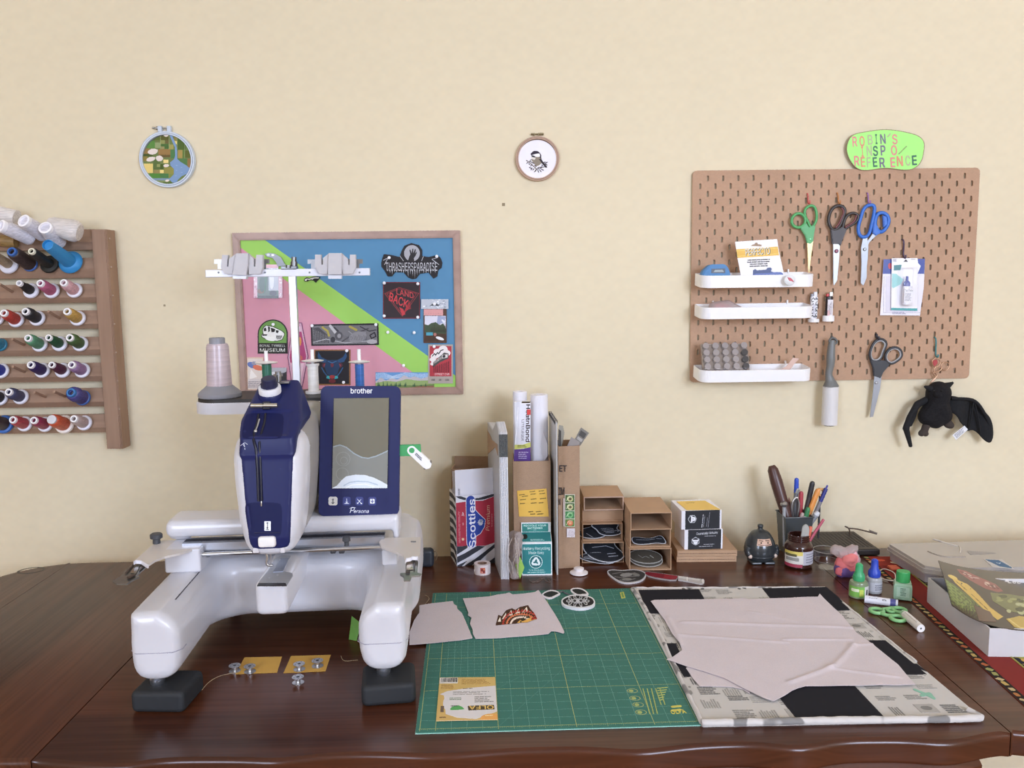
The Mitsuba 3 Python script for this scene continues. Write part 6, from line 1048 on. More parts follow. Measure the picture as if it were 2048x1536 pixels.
k.put(t, 'lettering', label='black printed letters'); k = Card([wal(x, y, (A0[1] + B[1]) / 2 - .004) for x, y in ((1126, 985), (1152, 985), (1152, 1076), (1126, 1076))], (90, 318), .0004); k.rect(0, 40, 20, 235, '#b8a8a0'); k.rect(12, 12, 82, 240, '#c4c0a8')
for i in range(4):
    y = 18 + i * 56; c = ('#3f5a2a', '#42602e', '#3c7a44', '#5a7a38')[i]; k.rect(16, y, 78, y + 50, c); k.ell(48, y + 26, 22, 20, ('#b8b878', '#c0bc80', '#6fae6a', '#c86a3c')[i], 30); k.ell(50, y + 27, 10, 9, ('#5c4a30', '#66543a', '#3c7a44', '#d8a06c')[i])
    k.line([(22, y + 40), (40, y + 12), (66, y + 10)], 3, '#d4d8b8')
k.rect(26, 250, 82, 312, '#d0c8ca'); k.lines(32, 300, 50, 5, 9, '#b09ca0', rot=-70, seed=1); k.put(t, 'avocado_stickers', label='strip of avocado stickers and a white tag')
for i, (p, y, c, lb) in enumerate(((([(1134, 892), (1143, 874), (1160, 884), (1155, 900), (1140, 900)]), B[1] + .010, '#8f8884', 'grey plastic tag poking out of the tall carton'), (([(1148, 882), (1162, 855), (1178, 866), (1160, 892)]), B[1] + .020, '#77736c', 'tilted grey strip rising at the right of the tall carton'), (([(1116, 900), (1117, 858), (1122, 862), (1122, 900)]), B[1] + .025, '#4a4844', 'dark slim tool at the left inside the tall carton'), (([(1115, 892), (1118, 850), (1126, 852), (1129, 866), (1124, 892)]), B[1] + .045, '#a09c8e', 'pale film tag at the left behind the slim tool in the tall carton'))):
    e = one('plastic_tag', wext(p, y, .0012), mat(c, .3), lb, 'tag', smooth=False)
    if i == 1: k = Card([wal(*q, y - .0003) for q in ((1162, 857), (1176, 867), (1161, 889), (1150, 881))], (40, 60), .0003); k.rect(4, 6, 36, 30, '#4a4844'); k.rect(4, 36, 36, 50, '#a4a09a'); k.put(e, 'print')
# white bobbin-like knob and loose thread
o = tab(1159, 1152); one('spool_holder', lathe([(0, 0), (.019, 0), (.0225, .0025), (.0222, .005), (.012, .0085), (.0105, .0095), (.0105, .011), (.0125, .012), (.0128, .015), (.009, .017), (0, .0172)], 36, axis(V(o[0], o[1] + .015, TZ), V(0, 0, 1))), mat('#dcd4d2', .35), 'white two-step plastic spool holder lying in front of the tall carton', 'spool holder', smooth=40)
g = np.random.default_rng(4); pts = [tab(1062 + 48 * (i / 9) + g.normal() * 6, 1160 + 5 * math.sin(i * 2.1), .0015) for i in range(10)]; one('loose_thread', tube(spline(pts, 6), .0006, 5), mat('#7a5a4c', .7), 'loose brown thread curling in front of the battery box', 'thread', smooth=True)
# the two stacks of open-fronted boxes
cT = crop(1150, 970, 7.313)
def obox(px0, px1, pyt, pyb, yf, depth, zt, zb_, label, tilt=0):
    a, b = wal(px0, pyb, yf), wal(px1, pyb, yf); M, L, H = quadbox((a[0], yf), (b[0], yf + tilt), depth, zb_, zt); t = thing('open_box', label, 'box', None); put(t, 'body', hollow(M, L, depth, H, .0022, 'front'), KRAFT2, False); return t, M, L, H
def zat(py, y, px=1210): return wal(px, py, y)[2]
def patch_in(M, L, y0, y1, z0, z1, pts, label, inner=None, size=(100, 100), x0=0, x1=1, cat='patch'):
    P = lambda x, y, z: (M @ V(x, y, z, 1))[:3]; k = Card([P(L * x0, y1, z1), P(L * x1, y1, z1), P(L * x1, y0, z0), P(L * x0, y0, z0)], size, .0016); g = sg.Polygon(spline(pts, 4, True)) if len(pts) > 4 else sg.Polygon(pts)
    k.add(g.buffer(3), '#b9bcc0'); k.add(g, '#23262c')
    for a in inner or (): k.line(a, 2.2, '#9a9ea6')
    return k.one('patch', label, cat)
Y1 = -.155
L4 = [zat(993, Y1), zat(1018.5, Y1), zat(1041, Y1), zat(1076, Y1 - .015), TZ]
L4 = [L4[0], L4[0] - .036, L4[0] - .068, L4[0] - .112, TZ]
s1 = [obox(1165, 1251, 0, 0, Y1, .115, L4[0], L4[1], 'empty open brown box at the top of the left stack'), obox(1162, 1250, 0, 0, Y1 + .01, .105, L4[1], L4[2], 'second brown box of the left stack, closed by a flap'),
      obox(1162, 1249, 0, 0, Y1 - .012, .125, L4[2], L4[3], 'third brown box of the left stack with dark patches inside'), obox(1161, 1252, 0, 0, Y1 - .03, .14, L4[3], L4[4], 'bottom brown box of the left stack with patches spilling out')]
t, M, L, H = s1[0]; put(t, 'rim', mv(ext(sg.box(0, 0, L, H).difference(sg.box(.003, .003, L - .003, H - .003)), .0015), M @ frame(V(0, 0, 0), V(1, 0, 0), V(0, 0, 1))), mat('#b0917a', .7), False, 'pale cut rim')
t, M, L, H = s1[1]; put(t, 'flap', mv(box(.002, L - .002, .004, .006, .001, H * .85), M), KRAFT2, False)
t, M, L, H = s1[2]; patch_in(M, L, .004, .05, .004, .020, [(4, 20), (40, 0), (50, 90), (30, 100), (2, 90)], 'dark patch at the left in the third box of the left stack', [[(10, 60), (25, 95)]], x0=.03, x1=.97)
patch_in(M, L, .003, .045, .010, .028, [(30, 5), (92, 0), (88, 40), (97, 75), (85, 92), (60, 95), (45, 75), (38, 40)], 'black patch with white lettering in the third box of the left stack', [[(50, 40), (70, 38), (80, 42)], [(52, 52), (80, 50)], [(56, 64), (82, 62)], [(60, 76), (80, 74)], [(84, 60), (94, 55), (90, 70)]])
t, M, L, H = s1[3]; patch_in(M, L, -.008, .08, .010, .052, [(4, 45), (20, 20), (75, 5), (82, 50), (98, 90), (92, 98), (30, 98)], 'large dark patch leaning in the bottom box of the left stack', [[(20, 40), (50, 30), (70, 35)], [(25, 55), (60, 50), (78, 60)], [(60, 80), (80, 78)], [(62, 90), (85, 88)]], x0=.04, x1=1.0)
k = patch_in(M, L, -.016, .02, .004, .024, [(0, 40), (60, 20), (70, 60), (90, 88), (85, 98), (15, 75)], 'pale grey patch sticking out of the bottom box of the left stack', [[(10, 55), (70, 80)], [(12, 48), (72, 70)], [(8, 60), (60, 86)]], x0=-.04, x1=.85)
Y2 = -.247; Lb = [zat(1027, Y2 - .004, 1310), 0, 0, TZ]; hh = (Lb[0] - TZ); Lb[1], Lb[2] = TZ + hh * .70, TZ + hh * .38
s2 = [obox(1266, 1355, 0, 0, Y2 + .004, .15, Lb[0], Lb[1], 'empty open brown box at the top of the right stack'), obox(1265, 1353, 0, 0, Y2 + .012, .14, Lb[1], Lb[2], 'middle brown box of the right stack with a black patch inside'), obox(1264, 1355, 0, 0, Y2, .15, Lb[2], TZ, 'bottom brown box of the right stack with oval patches inside')]
t, M, L, H = s2[1]; patch_in(M, L, .004, .04, .004, .020, [(4, 60), (10, 30), (40, 40), (70, 35), (85, 20), (97, 55), (92, 90), (80, 85), (50, 90), (15, 90)], 'long black patch in the middle box of the right stack', [[(15, 55), (50, 58), (70, 50)], [(75, 45), (90, 50)]], x0=.06, x1=.9)
t, M, L, H = s2[2]
for i, (dy, c) in enumerate(((0, '#4a4640'), (.006, '#4c463c'))):
    P = lambda x, y, z: (M @ V(x, y, z, 1))[:3]; k = Card([P(L * .03, .06 + dy, .030 + dy * .6), P(L * .86, .06 + dy, .030 + dy * .6), P(L * .86, .004 + dy, .003 + dy * 1.1), P(L * .03, .004 + dy, .003 + dy * 1.1)], (100, 60), .0014); k.ell(50, 30, 49, 26, '#a5a39c', 6); k.ell(50, 30, 46.5, 23.5, c, 6)
    if i: k.line([(30, 25), (40, 35), (50, 30), (60, 36)], 1.6, '#8a8880'); k.line([(64, 28), (72, 36)], 2, '#a8a6a0')
    k.one('patch', 'upper oval patch with a grey rim in the bottom box of the right stack' if i else 'lower oval patch under the other in the bottom box of the right stack', 'patch')
# flat boxes with the card boxes on them
cU = crop(1340, 980, 9.6)
a, b = tab(1353, 1125), tab(1473, 1124); h2 = wal(1473, 1100, b[1])[2] - TZ; D = .16
for i, (z0, z1, dx) in enumerate(((0, h2 * .5, 0), (h2 * .5, h2, .0012))):
    M, L, H = quadbox(a + V(dx, -dx, 0), b + V(dx, -dx, 0), D, TZ + z0, TZ + z1); t = thing('flat_box', ('lower' if i == 0 else 'upper') + ' flat brown box under the black and white card boxes', 'box', None)
    put(t, 'body', mv(rbox(0, L, 0, D, 0.0002, H - .0002, .0012, 8), M), KRAFT2, False); put(t, 'lid_seam', mv(box(.003, L - .003, -.0004, .0004, H * .45, H * .52), M), mat('#6a4c36', .8), False)
WB, BK, GY = '#dcdbe0', '#26272b', '#c6c8cc'
def cardbox(pl, pr, pyt, pyb, h, D, label, rot, draw, top=None):
    a, b = tab(pl, pyb, h), tab(pr, pyb - 3, h); b = V(b[0], a[1] + (b[0] - a[0]) * rot); H = wal(pl, pyt, a[1])[2] - TZ - h; M, L, H = quadbox(a, b, D, TZ + h, TZ + h + H); t = thing('card_box', label, 'box'); put(t, 'body', mv(rbox(0, L, 0, D, 0, H, .0008, 8), M), mat(WB, .5), False)
    k = facecard(M, L, H, (L * 10000, H * 10000)); k.rect(0, 0, L * 1e4, H * 1e4, WB); k.rect(L * 1e4 * .095, 0, L * 1e4 * .955, H * 1e4, BK); draw(k, L * 1e4, H * 1e4); k.put(t, 'front_print', 'print'); return t, M, L, H
def skull(k, x, y, r, rot):
    hx = sg.Polygon([(x + r * math.cos(math.radians(60 * i + 30 + rot)), y + r * math.sin(math.radians(60 * i + 30 + rot))) for i in range(6)]); k.add(hx, GY); k.add(hx.buffer(-r * .12), BK); k.add(hx.buffer(-r * .2), '#34353a')
    f = lambda g: sa.rotate(sg.Polygon([(x + a * r, y + b * r) for a, b in g]), rot, origin=(x, y)); k.add(f([(-.75, -.35), (-.3, -.25), (.3, -.25), (.75, -.35), (.45, .1), (.4, .5), (0, .72), (-.4, .5), (-.45, .1)]).buffer(r * .05), '#e0e0e4'); k.add(f([(-.25, .05), (-.05, .15), (-.22, .22)]), BK); k.add(f([(.25, .05), (.05, .15), (.22, .22)]), BK)
def d1(k, L, H):
    k.text('Cosmically Unlucky', L * .88, H * .27, H * .12, '#e2e2e6', w=L * .56) if False else k.text('Cosmically Unlucky', L * .31, H * .27, H * .125, '#e2e2e6', w=L * .56, rot=-3); k.lines(L * .52, H * .32, L * .36, 1, H * .06, '#a8a8ae', seed=1); skull(k, L * .29, H * .58, H * .22, 0); k.lines(L * .5, H * .74, L * .36, 1, H * .06, '#a8a8ae', seed=2); k.lines(L * .38, H * .84, L * .5, 1, H * .06, '#a8a8ae', seed=3)
cb, M, L, H = cardbox(1368.5, 1444, 1060, 1099, h2, .105, 'lower white card box with a black face and an emblem on the flat boxes', .03, d1); h3 = h2 + H
def d2(k, L, H):
    skull(k, L * .27, H * .45, H * .24, -90); k.lines(L * .50, H * .92, H * .85, 1, L * .02, '#c6c6cc', rot=-84, seed=1, th=.8); k.lines(L * .545, H * .9, H * .8, 1, L * .02, '#9a9aa2', rot=-84, seed=2); k.lines(L * .62, H * .88, H * .7, 1, L * .02, '#9a9aa2', rot=-84, seed=3); k.lines(L * .66, H * .92, H * .85, 1, L * .02, '#9a9aa2', rot=-84, seed=4)
cb, M, L, H = cardbox(1362.5, 1442, 1022, 1059, h3 + .0003, .105, 'upper white card box with a black face, carrying a yellow note', .05, d2)
P = lambda x, y, z: (M @ V(x, y, z, 1))[:3]
k = Card([P(L * .10, .088, H + .0006), P(L * .84, .088, H + .0006), P(L * .97, -.003, H + .0006), P(L * .14, .004, H + .0006)], (100, 100), .0008); k.rect(0, 0, 100, 100, '#e0b84c'); k.lines(25, 14, 40, 2, 8, '#b8963c', seed=7); k.put(None, 'yn') if False else k.one('sticky_note', 'yellow note lying on top of the upper black and white card box', 'note')
# ninja shaped pot
o = tab(1526, 1129); o = V(o[0], o[1] + .028, TZ); t = thing('ninja_pot', 'round glossy dark ceramic ninja figure on the table against the wall', 'figurine'); NJ = mat('#2b2f31', .18, coat=.5)
pr = [(0, .004), (.026, .004), (.034, .012), (.039, .026), (.0385, .040), (.034, .056), (.027, .069), (.017, .079), (.0065, .084), (.0055, .087), (.0072, .091), (.0055, .096), (0, .097)]
put(t, 'body', lathe(spline([(0.0, .004)] + pr[1:], 4).clip(0, 1), 48, axis(o, V(0, 0, 1))), NJ, True); [put(t, 'foot', sa_, NJ) for sa_ in (rbox(o[0] - .030, o[0] - .003, o[1] - .034, o[1] + .01, TZ, TZ + .008, .0035), rbox(o[0] + .003, o[0] + .030, o[1] - .034, o[1] + .01, TZ, TZ + .008, .0035))]
def npos(a, z, e=0): r = np.interp(z, [.004, .012, .026, .040, .056, .069], [.026, .034, .039, .0385, .034, .027]) + e; return V(o[0] + r * math.sin(a), o[1] - r * math.cos(a), TZ + z)
an = np.linspace(-.52, .62, 13); vt = [npos(a, z, .0008) for z in np.linspace(.050, .066, 5) for a in an]; f = [[r * 13 + c, r * 13 + c + 1, (r + 1) * 13 + c + 1] for r in range(4) for c in range(12)] + [[r * 13 + c, (r + 1) * 13 + c + 1, (r + 1) * 13 + c] for r in range(4) for c in range(12)]
put(t, 'face', trimesh.Trimesh(np.array(vt), f, process=False), mat('#c09a80', .4), True, label='skin coloured face strip')
for a in (-.22, .28): put(t, 'eye', trimesh.creation.icosphere(2, .0018).apply_translation(npos(a, .0575, .001)), mat('#181414', .2), True); put(t, 'brow', tube([npos(a - .16, .063, .0012), npos(a + .16, .0615, .0012)], .0009, 6), mat('#2a2220', .5), True)
put(t, 'mouth', tube(spline([npos(a, .0535 - .0015 * math.sin((a + .45) * 3), .0012) for a in (-.42, -.1, .2, .52)], 4), .0008, 6), mat('#4a3028', .5), True)
for a in (-.95, 1.05): put(t, 'hand', trimesh.creation.icosphere(2, .0062).apply_translation(npos(a, .020, .001)), mat('#c8b09c', .4), True, label='pale hand')
[put(t, 'arm', tube(spline([npos(a * 1.1, .044, .001), npos(a * 1.15, .032, .003), npos(a, .023, .002)], 4), .0062, 10), NJ, True) for a in (-.95, 1.05)]; put(t, 'belt', tube([npos(a, .019, .0006) for a in np.linspace(-1.5, 1.5, 25)], .0022, 6), NJ, True)
# ---------------------------------------------------------------- cutting mat
c6, c7_ = crop(800, 1140, 3.303), crop(1240, 1150, 2.695)
_TL, _TR, _BR, _BL = [tab(*q, .003) for q in ((866, 1186), (1266, 1176), (1409, 1449), (831, 1465))]
_cx = (_TL + _TR + _BR + _BL) / 4; _ex = ((_TR - _TL) + (_BR - _BL)) / 2; _ey = ((_TL - _BL) + (_TR - _BR)) / 2
def plane_uv(c, ex, ey, px, h, sx, sy):                           # pixel -> drawing units (x right, y down) of a sheet on the table
    p = tab(*px, h); A = np.array([ex[:2], ey[:2]]).T; s = np.linalg.solve(A, (p - c)[:2]); return ((s[0] + .5) * sx, (.5 - s[1]) * sy)
MW, MH = 18.4, 24.0
mc = [_cx + a * _ex / 2 + b * _ey / 2 for a, b in ((-1, 1), (1, 1), (1, -1), (-1, -1))]
mc = [V(p[0], p[1], TZ + .0004) for p in mc]
k = Card(mc, (MW, MH), .0026, dz=.00012); GR, LN, YL = '#2c6b5c', '#5c8f80', '#8f985c'
rr = sg.box(0, 0, MW, MH).buffer(-.2).buffer(.2); k.add(rr, GR)
U = lambda x, y: plane_uv(_cx, _ex, _ey, c6([(x, y)])[0], .003, MW, MH)
ox, oy = .25, MH - .42
g = []
L = lambda a, b, w=.028: sg.LineString([a, b]).buffer(w / 2, cap_style=2)
g = [L((ox + i, .35), (ox + i, oy)) for i in range(2, 18) if i % 5] + [L((ox, oy - j), (ox + 17.8, oy - j)) for j in range(1, 24) if j % 5]
g += [L((ox + i + .5, 9), (ox + i + .5, 16.5), .02) for i in range(1, 9)] + [L((ox + 1, oy - j - .5), (ox + 9, oy - j - .5), .02) for j in range(7, 15)]
k.add(so.unary_union(g), LN)
k.add(so.unary_union([L((ox + 1, oy - 1), (ox + 17, oy - 17), .02), L((ox, oy - 8), (ox + 17.8, oy - 20), .02), L((ox + 5, oy), (ox + 17.8, oy - 20), .018), L((ox + 17.8, oy - 5), (ox + 1, oy - 15), .018)]), '#487f70')
k.add(so.unary_union([L((ox + i, .3), (ox + i, MH - .15), .05) for i in (0, 1, 5, 10, 15)] + [L((.15, oy - j), (ox + 17.9, oy - j), .04) for j in (0, 5, 10, 15, 20)] + [L((ox + 17.8, .3), (ox + 17.8, oy), .03)]), YL)
k.add(so.unary_union([L((ox + i * .125, oy), (ox + i * .125, oy + (.28 if i % 8 == 0 else .2 if i % 4 == 0 else .12)), .022) for i in range(143)] + [L((ox + i * .25, .35), (ox + i * .25, .18), .02) for i in range(72)]), '#8a9a60')
for x, y in ((1535, 798), (1552, 847), (1573, 890), (1592, 940)):
    u, v = U(x, y); k.add(sa.scale(sg.Point(u, v).buffer(.38, 10).difference(sg.Point(u, v).buffer(.32, 10)), 1, .85), YL); k.ell(u - .08, v, .16, .18, '#96a456')
for i in range(5): k.line([U(1605 + i * 28, 785), U(1650 + i * 17 + i * 8, 950 - (i > 2) * 60)], .08, '#94a254')
for i in range(6): k.line([U(1700 + i * 3, 782 + i * 16), U(1765 - i * 6, 776 + i * 16)], .09, '#a0a850')
for i in range(2): k.line([U(1800, 905 + i * 25), U(1850, 900 + i * 25)], .22, '#c2b43c')
k.add([U(1782, 890), U(1838, 885), U(1862, 955), U(1805, 962)], '#c2b43c') if False else None
u, v = U(1795, 952); k.text('OLFA', u, v, .42, '#c2b43c', w=1.0, rot=-4, bold=True)
a = [U(*q) for q in ((1452, 150), (1478, 146), (1490, 184), (1462, 190))]; k.add(a, '#a8a844'); k.add(sg.Polygon(a).buffer(-.12), '#5f8a3c')
cm = thing('cutting_mat', 'green gridded cutting mat on the table right of the machine', 'cutting mat'); k.put(cm, 'mat', 'print_gloss' if False else 'print')
put(cm, 'edge', mv(ext(sg.Polygon([m_[:2] for m_ in mc]).buffer(.0004), .0016), V(0, 0, TZ + .0003)), mat('#86b5a4', .5), False, label='pale cut edge')
HM = .0034                                                        # top of the mat
# label sheet on the mat
k = tcard(c6([(262, 712), (628, 708), (645, 992), (238, 1000)]), HM + .0006, (400, 290), .0005, dz=.00015); k.rect(0, 0, 400, 290, '#c6a452'); k.rect(2, 2, 132, 44, '#cdc7bc')
g = np.random.default_rng(1)
x = 14
while x < 125: w = g.uniform(1, 5); k.rect(x, 6, x + w, 34, '#3a3630'); x += w + g.uniform(1, 4)
k.add([(0, 125), (60, 100), (200, 80), (400, 66), (400, 290), (0, 290)], '#cfc9c4'); k.add([(0, 118), (40, 130), (60, 250), (140, 275), (260, 285), (400, 240), (400, 290), (0, 290)], '#c6a250'); k.ell(215, 180, 178, 96, '#cfcac6'); k.lines(160, 16, 220, 5, 8, '#a8843c', seed=2); k.lines(15, 55, 110, 4, 8, '#a8843c', seed=3)
k.lines(170, 82, 70, 1, 10, '#7a6a50', seed=4); k.lines(100, 104, 270, 2, 8, '#8a8680', seed=5); k.lines(100, 122, 270, 1, 8, '#7a7670', seed=6); k.lines(250, 140, 130, 4, 11, '#7a7670', seed=7); k.lines(80, 146, 100, 2, 10, '#6a7a64', seed=8); k.add([(88, 218), (100, 206), (140, 196), (170, 208), (182, 222), (140, 226), (90, 226)], '#4a9a4c'); k.lines(90, 198, 50, 1, 9, '#4a4a44', seed=9)
k.add([(205, 202), (380, 198), (384, 226), (210, 230)], '#4a3c20'); k.text('OLFA', 378, 202, 22, '#e0b44c', w=165, rot=180, bold=True); k.rect(24, 200, 46, 238, '#6a5640'); k.ell(360, 280, 70, 26, '#dc9a3c'); k.lines(20, 268, 60, 1, 12, '#7a5c30', seed=3); k.lines(320, 262, 70, 1, 14, '#ecd08c', seed=3)
k.one('label_sheet', 'yellow and grey label sheet lying upside down on the cutting mat', 'label')
# cloth sheets
CL = pmat('cotton_cloth', lambda p, n, uv: mi.Color3f(.56, .495, .50) * (.94 + .06 * mikit.fbm(p.x * 30, p.y * 30, p.z * 30, 3)) * (.96 + .07 * mikit.noise(p.x * 900, p.y * 900)), .9, .1, lambda p, n, uv: mikit.noise(p.x * 800, p.y * 800), .0002, 6e-4)
def cloth(poly, h, t=.0009, edge=.007, wave=.0012, folds=(), seed=0, freq=14):
    m = ext(poly, t).subdivide_to_size(edge); v = m.vertices.copy(); P = np.c_[v[:, 0] * freq, v[:, 1] * freq, np.zeros(len(v)) + seed]
    z = wave * 2 * fbm(P, 3, seed)
    for a, b, w, hh in folds:
        a, b = V(*a[:2]), V(*b[:2]); e = (b - a); L = np.linalg.norm(e); e /= L; q = v[:, :2] - a; s = np.clip(q @ e, 0, L); d = np.linalg.norm(q - s[:, None] * e, axis=1); z += hh * np.exp(-(d / w) ** 2)
    m.vertices[:, 2] += z + TZ + h; return m
P6 = lambda pts, h=HM: sg.Polygon([tab(*q, h)[:2] for q in c6(pts)])
one('fabric_piece', cloth(P6([(128, 240), (200, 228), (350, 212), (356, 232), (374, 240), (380, 264), (410, 292), (440, 360), (480, 455), (395, 470), (250, 485), (120, 496), (62, 500), (62, 420), (92, 340), (118, 300), (128, 285)]), HM + .0002, wave=.0012, seed=3), CL, 'plain white fabric scrap lying between the machine leg and the cutting mat', 'fabric', smooth=True)
F2 = P6([(415, 192), (500, 186), (590, 180), (640, 168), (700, 160), (720, 153), (745, 166), (820, 160), (890, 150), (915, 137), (960, 200), (990, 245), (1020, 290), (1060, 360), (1086, 415), (1080, 426), (1030, 412), (1000, 410), (980, 428), (800, 444), (640, 455), (500, 461), (482, 430), (480, 400), (462, 360), (472, 320), (448, 305), (452, 290)])
fp = one('fabric_piece', cloth(F2, HM + .0002, wave=.001, seed=5), CL, 'white fabric scrap with an embroidered orange and brown fan on the cutting mat', 'fabric', smooth=True)
k = tcard(c6([(620, 225), (920, 225), (920, 375), (620, 375)]), HM + .0024, (300, 150), .0005, dz=.0002); P = lambda l: [(x - 620, y - 225) for x, y in l]
k.add(P([(632, 366), (640, 340), (650, 300), (672, 310), (700, 270), (722, 262), (740, 256), (762, 268), (790, 248), (846, 234), (862, 262), (884, 285), (905, 325), (840, 348), (800, 350), (760, 356), (700, 360)]), '#4a3222')
for g_ in ([(645, 345), (662, 312), (668, 345)], [(672, 330), (700, 285), (705, 320)], [(710, 310), (735, 265), (745, 300)], [(760, 295), (785, 256), (795, 285)], [(805, 285), (838, 245), (845, 280)], [(850, 275), (870, 280), (880, 300)]): k.add(P(g_), '#e8dcc6')
for i in range(16):
    a_ = math.pi * (1.02 + i * .055); x, y = 800 + 120 * math.cos(a_), 362 + 88 * math.sin(a_); k.add(P([(x - 9, y + 6), (x + 2, y - 14), (x + 11, y + 4)]), '#b03a28')
    x, y = 800 + 95 * math.cos(a_), 362 + 66 * math.sin(a_); k.add(P([(x - 9, y + 6), (x + 2, y - 12), (x + 10, y + 4)]), '#d87848'); x, y = 800 + 70 * math.cos(a_), 362 + 46 * math.sin(a_); k.add(P([(x - 8, y + 6), (x + 2, y - 11), (x + 9, y + 4)]), '#f0d8c0')
k.add(P([(775, 352), (795, 335), (810, 345), (840, 330), (870, 318), (900, 322), (895, 338), (840, 350)]), '#dca23c'); k.add(P([(800, 335), (815, 318), (825, 332)]), '#3a3a28'); k.add(P([(830, 325), (850, 305), (858, 322)]), '#3a3a28'); k.ell(265, 105, 18, 12, '#9c2c22'); k.add(P([(790, 350), (800, 340), (806, 352)]), '#3a3a28')
k.put(fp, 'embroidery', 'print_cloth', 'embroidered fan of brown, red, orange and cream')
# glasses and oval patches
t = thing('patch', 'patch shaped like sunglasses joined by a chain at the top of the cutting mat', 'patch')
for i, (x, y, rx, ry, ro) in enumerate(((998, 166, 62, 28, -9), (1186, 151, 62, 26, 10))):
    k = tcard(c6([(x - 70, y - 50), (x + 70, y - 50), (x + 70, y + 50), (x - 70, y + 50)]), HM, (140, 100), .0022, dz=.0003); e = sa.rotate(sg.Polygon(spline([(70 - rx, 46), (70 - rx * .6, 50 - ry * .8), (70, 50 - ry), (70 + rx * .7, 50 - ry * .5), (70 + rx, 50 + 4), (70 + rx * .5, 50 + ry * .7), (70, 50 + ry), (70 - rx * .7, 50 + ry * .6)], 4, True)), ro, origin=(70, 50)); k.add(e, '#d6d2d2'); k.add(e.buffer(-10), '#1f2422'); k.put(t, 'lens')
pts = c6([(1052, 150), (1075, 142), (1090, 152), (1108, 158), (1122, 165), (1132, 158)]); put(t, 'chain', tube(spline([tab(*q, HM + .0025) for q in pts], 4), .0016, 6), mat('#5a5a5c', .4), True)
k = tcard(c6([(1055, 170), (1300, 170), (1300, 285), (1055, 285)]), HM, (245, 115), .006, dz=.0003); e = sg.Polygon(spline([(10, 52), (40, 24), (110, 8), (180, 16), (228, 42), (234, 66), (190, 94), (120, 100), (50, 88), (16, 70)], 4, True)); k.add(e, '#d2d2d2'); k.add(e.buffer(-9), '#1e1e1e')
for i in range(10):
    a_ = i * 2 * math.pi / 10; k.ell(120 + 62 * math.cos(a_), 54 + 24 * math.sin(a_), 16, 9, '#b9b9b9', math.degrees(a_)); k.ell(120 + 62 * math.cos(a_), 54 + 24 * math.sin(a_), 9, 5, '#3a3a3a', math.degrees(a_))
k.ell(120, 54, 40, 16, '#a5a5a5'); k.ell(120, 54, 30, 11, '#2a2a2a'); k.add(star(120, 54, 26, 6, .35).intersection(sg.box(60, 38, 180, 70)), '#c2c2c2')
k.one('patch', 'thick oval black and white flower patch on the cutting mat below the glasses patch', 'patch')
# oval patch and red pen-like tool in front of the stacks
c5 = crop(1150, 970, 7.313)
k = tcard(c5([(460, 1240), (1050, 1240), (1050, 1470), (460, 1470)]), .0003, (590, 230), .003, dz=.0003); e = sg.Polygon(spline([(10, 40), (60, 14), (200, 20), (400, 8), (500, 25), (580, 80), (560, 140), (440, 200), (300, 214), (180, 190), (80, 130), (25, 80)], 4, True)); k.add(e, '#b8b6b6'); k.add(e.buffer(-16), '#3a3836')
for a_ in ([(90, 80), (200, 60), (300, 90), (420, 60)], [(120, 120), (220, 140), (330, 120), (480, 110)], [(200, 170), (320, 180), (420, 150)]): k.line(a_, 12, '#6a6662')
k.ell(290, 95, 90, 26, '#8a8884', -5); k.ell(430, 90, 60, 18, '#77746e', 10); k.ell(300, 160, 70, 14, '#7c7a74')
k.one('patch', 'black oval patch with a grey picture lying in front of the two box stacks', 'patch')
q0, q1, q2, q3 = [tab(*q, .006) for q in ((1290, 1150.5), (1356, 1157), (1376, 1161), (1408, 1164))]
k = tcard(c5([(1010, 1240), (1560, 1240), (1560, 1460), (1010, 1460)]), .0003, (550, 220), .003, dz=.0003); e = sg.Polygon([(8, 48), (60, 44), (300, 76), (490, 104), (500, 130), (470, 168), (380, 170), (180, 140), (60, 110), (14, 86)]); k.add(e, '#8c8482'); k.add(e.buffer(-8), '#7a1424'); k.add([(300, 90), (480, 118), (455, 158), (280, 140)], '#8c1626')
pk = thing('knife_patch', 'long patch shaped like a red and silver handle right of the oval patch', 'patch'); k.put(pk, 'red_part')
k = tcard([(1350, 1148), (1415, 1148), (1415, 1174), (1350, 1174)], .0003, (650, 260), .0032, dz=.0003); k.add([(60, 60), (220, 80), (400, 112), (520, 122), (575, 140), (590, 180), (560, 215), (500, 222), (300, 180), (60, 140)], '#a8a29e'); k.add([(70, 70), (220, 92), (500, 135), (490, 160), (70, 105)], '#c8c4c0'); k.rect(235, 92, 250, 165, '#e8e6e2'); k.ell(560, 172, 26, 40, '#cfccc8'); k.put(pk, 'silver_part')
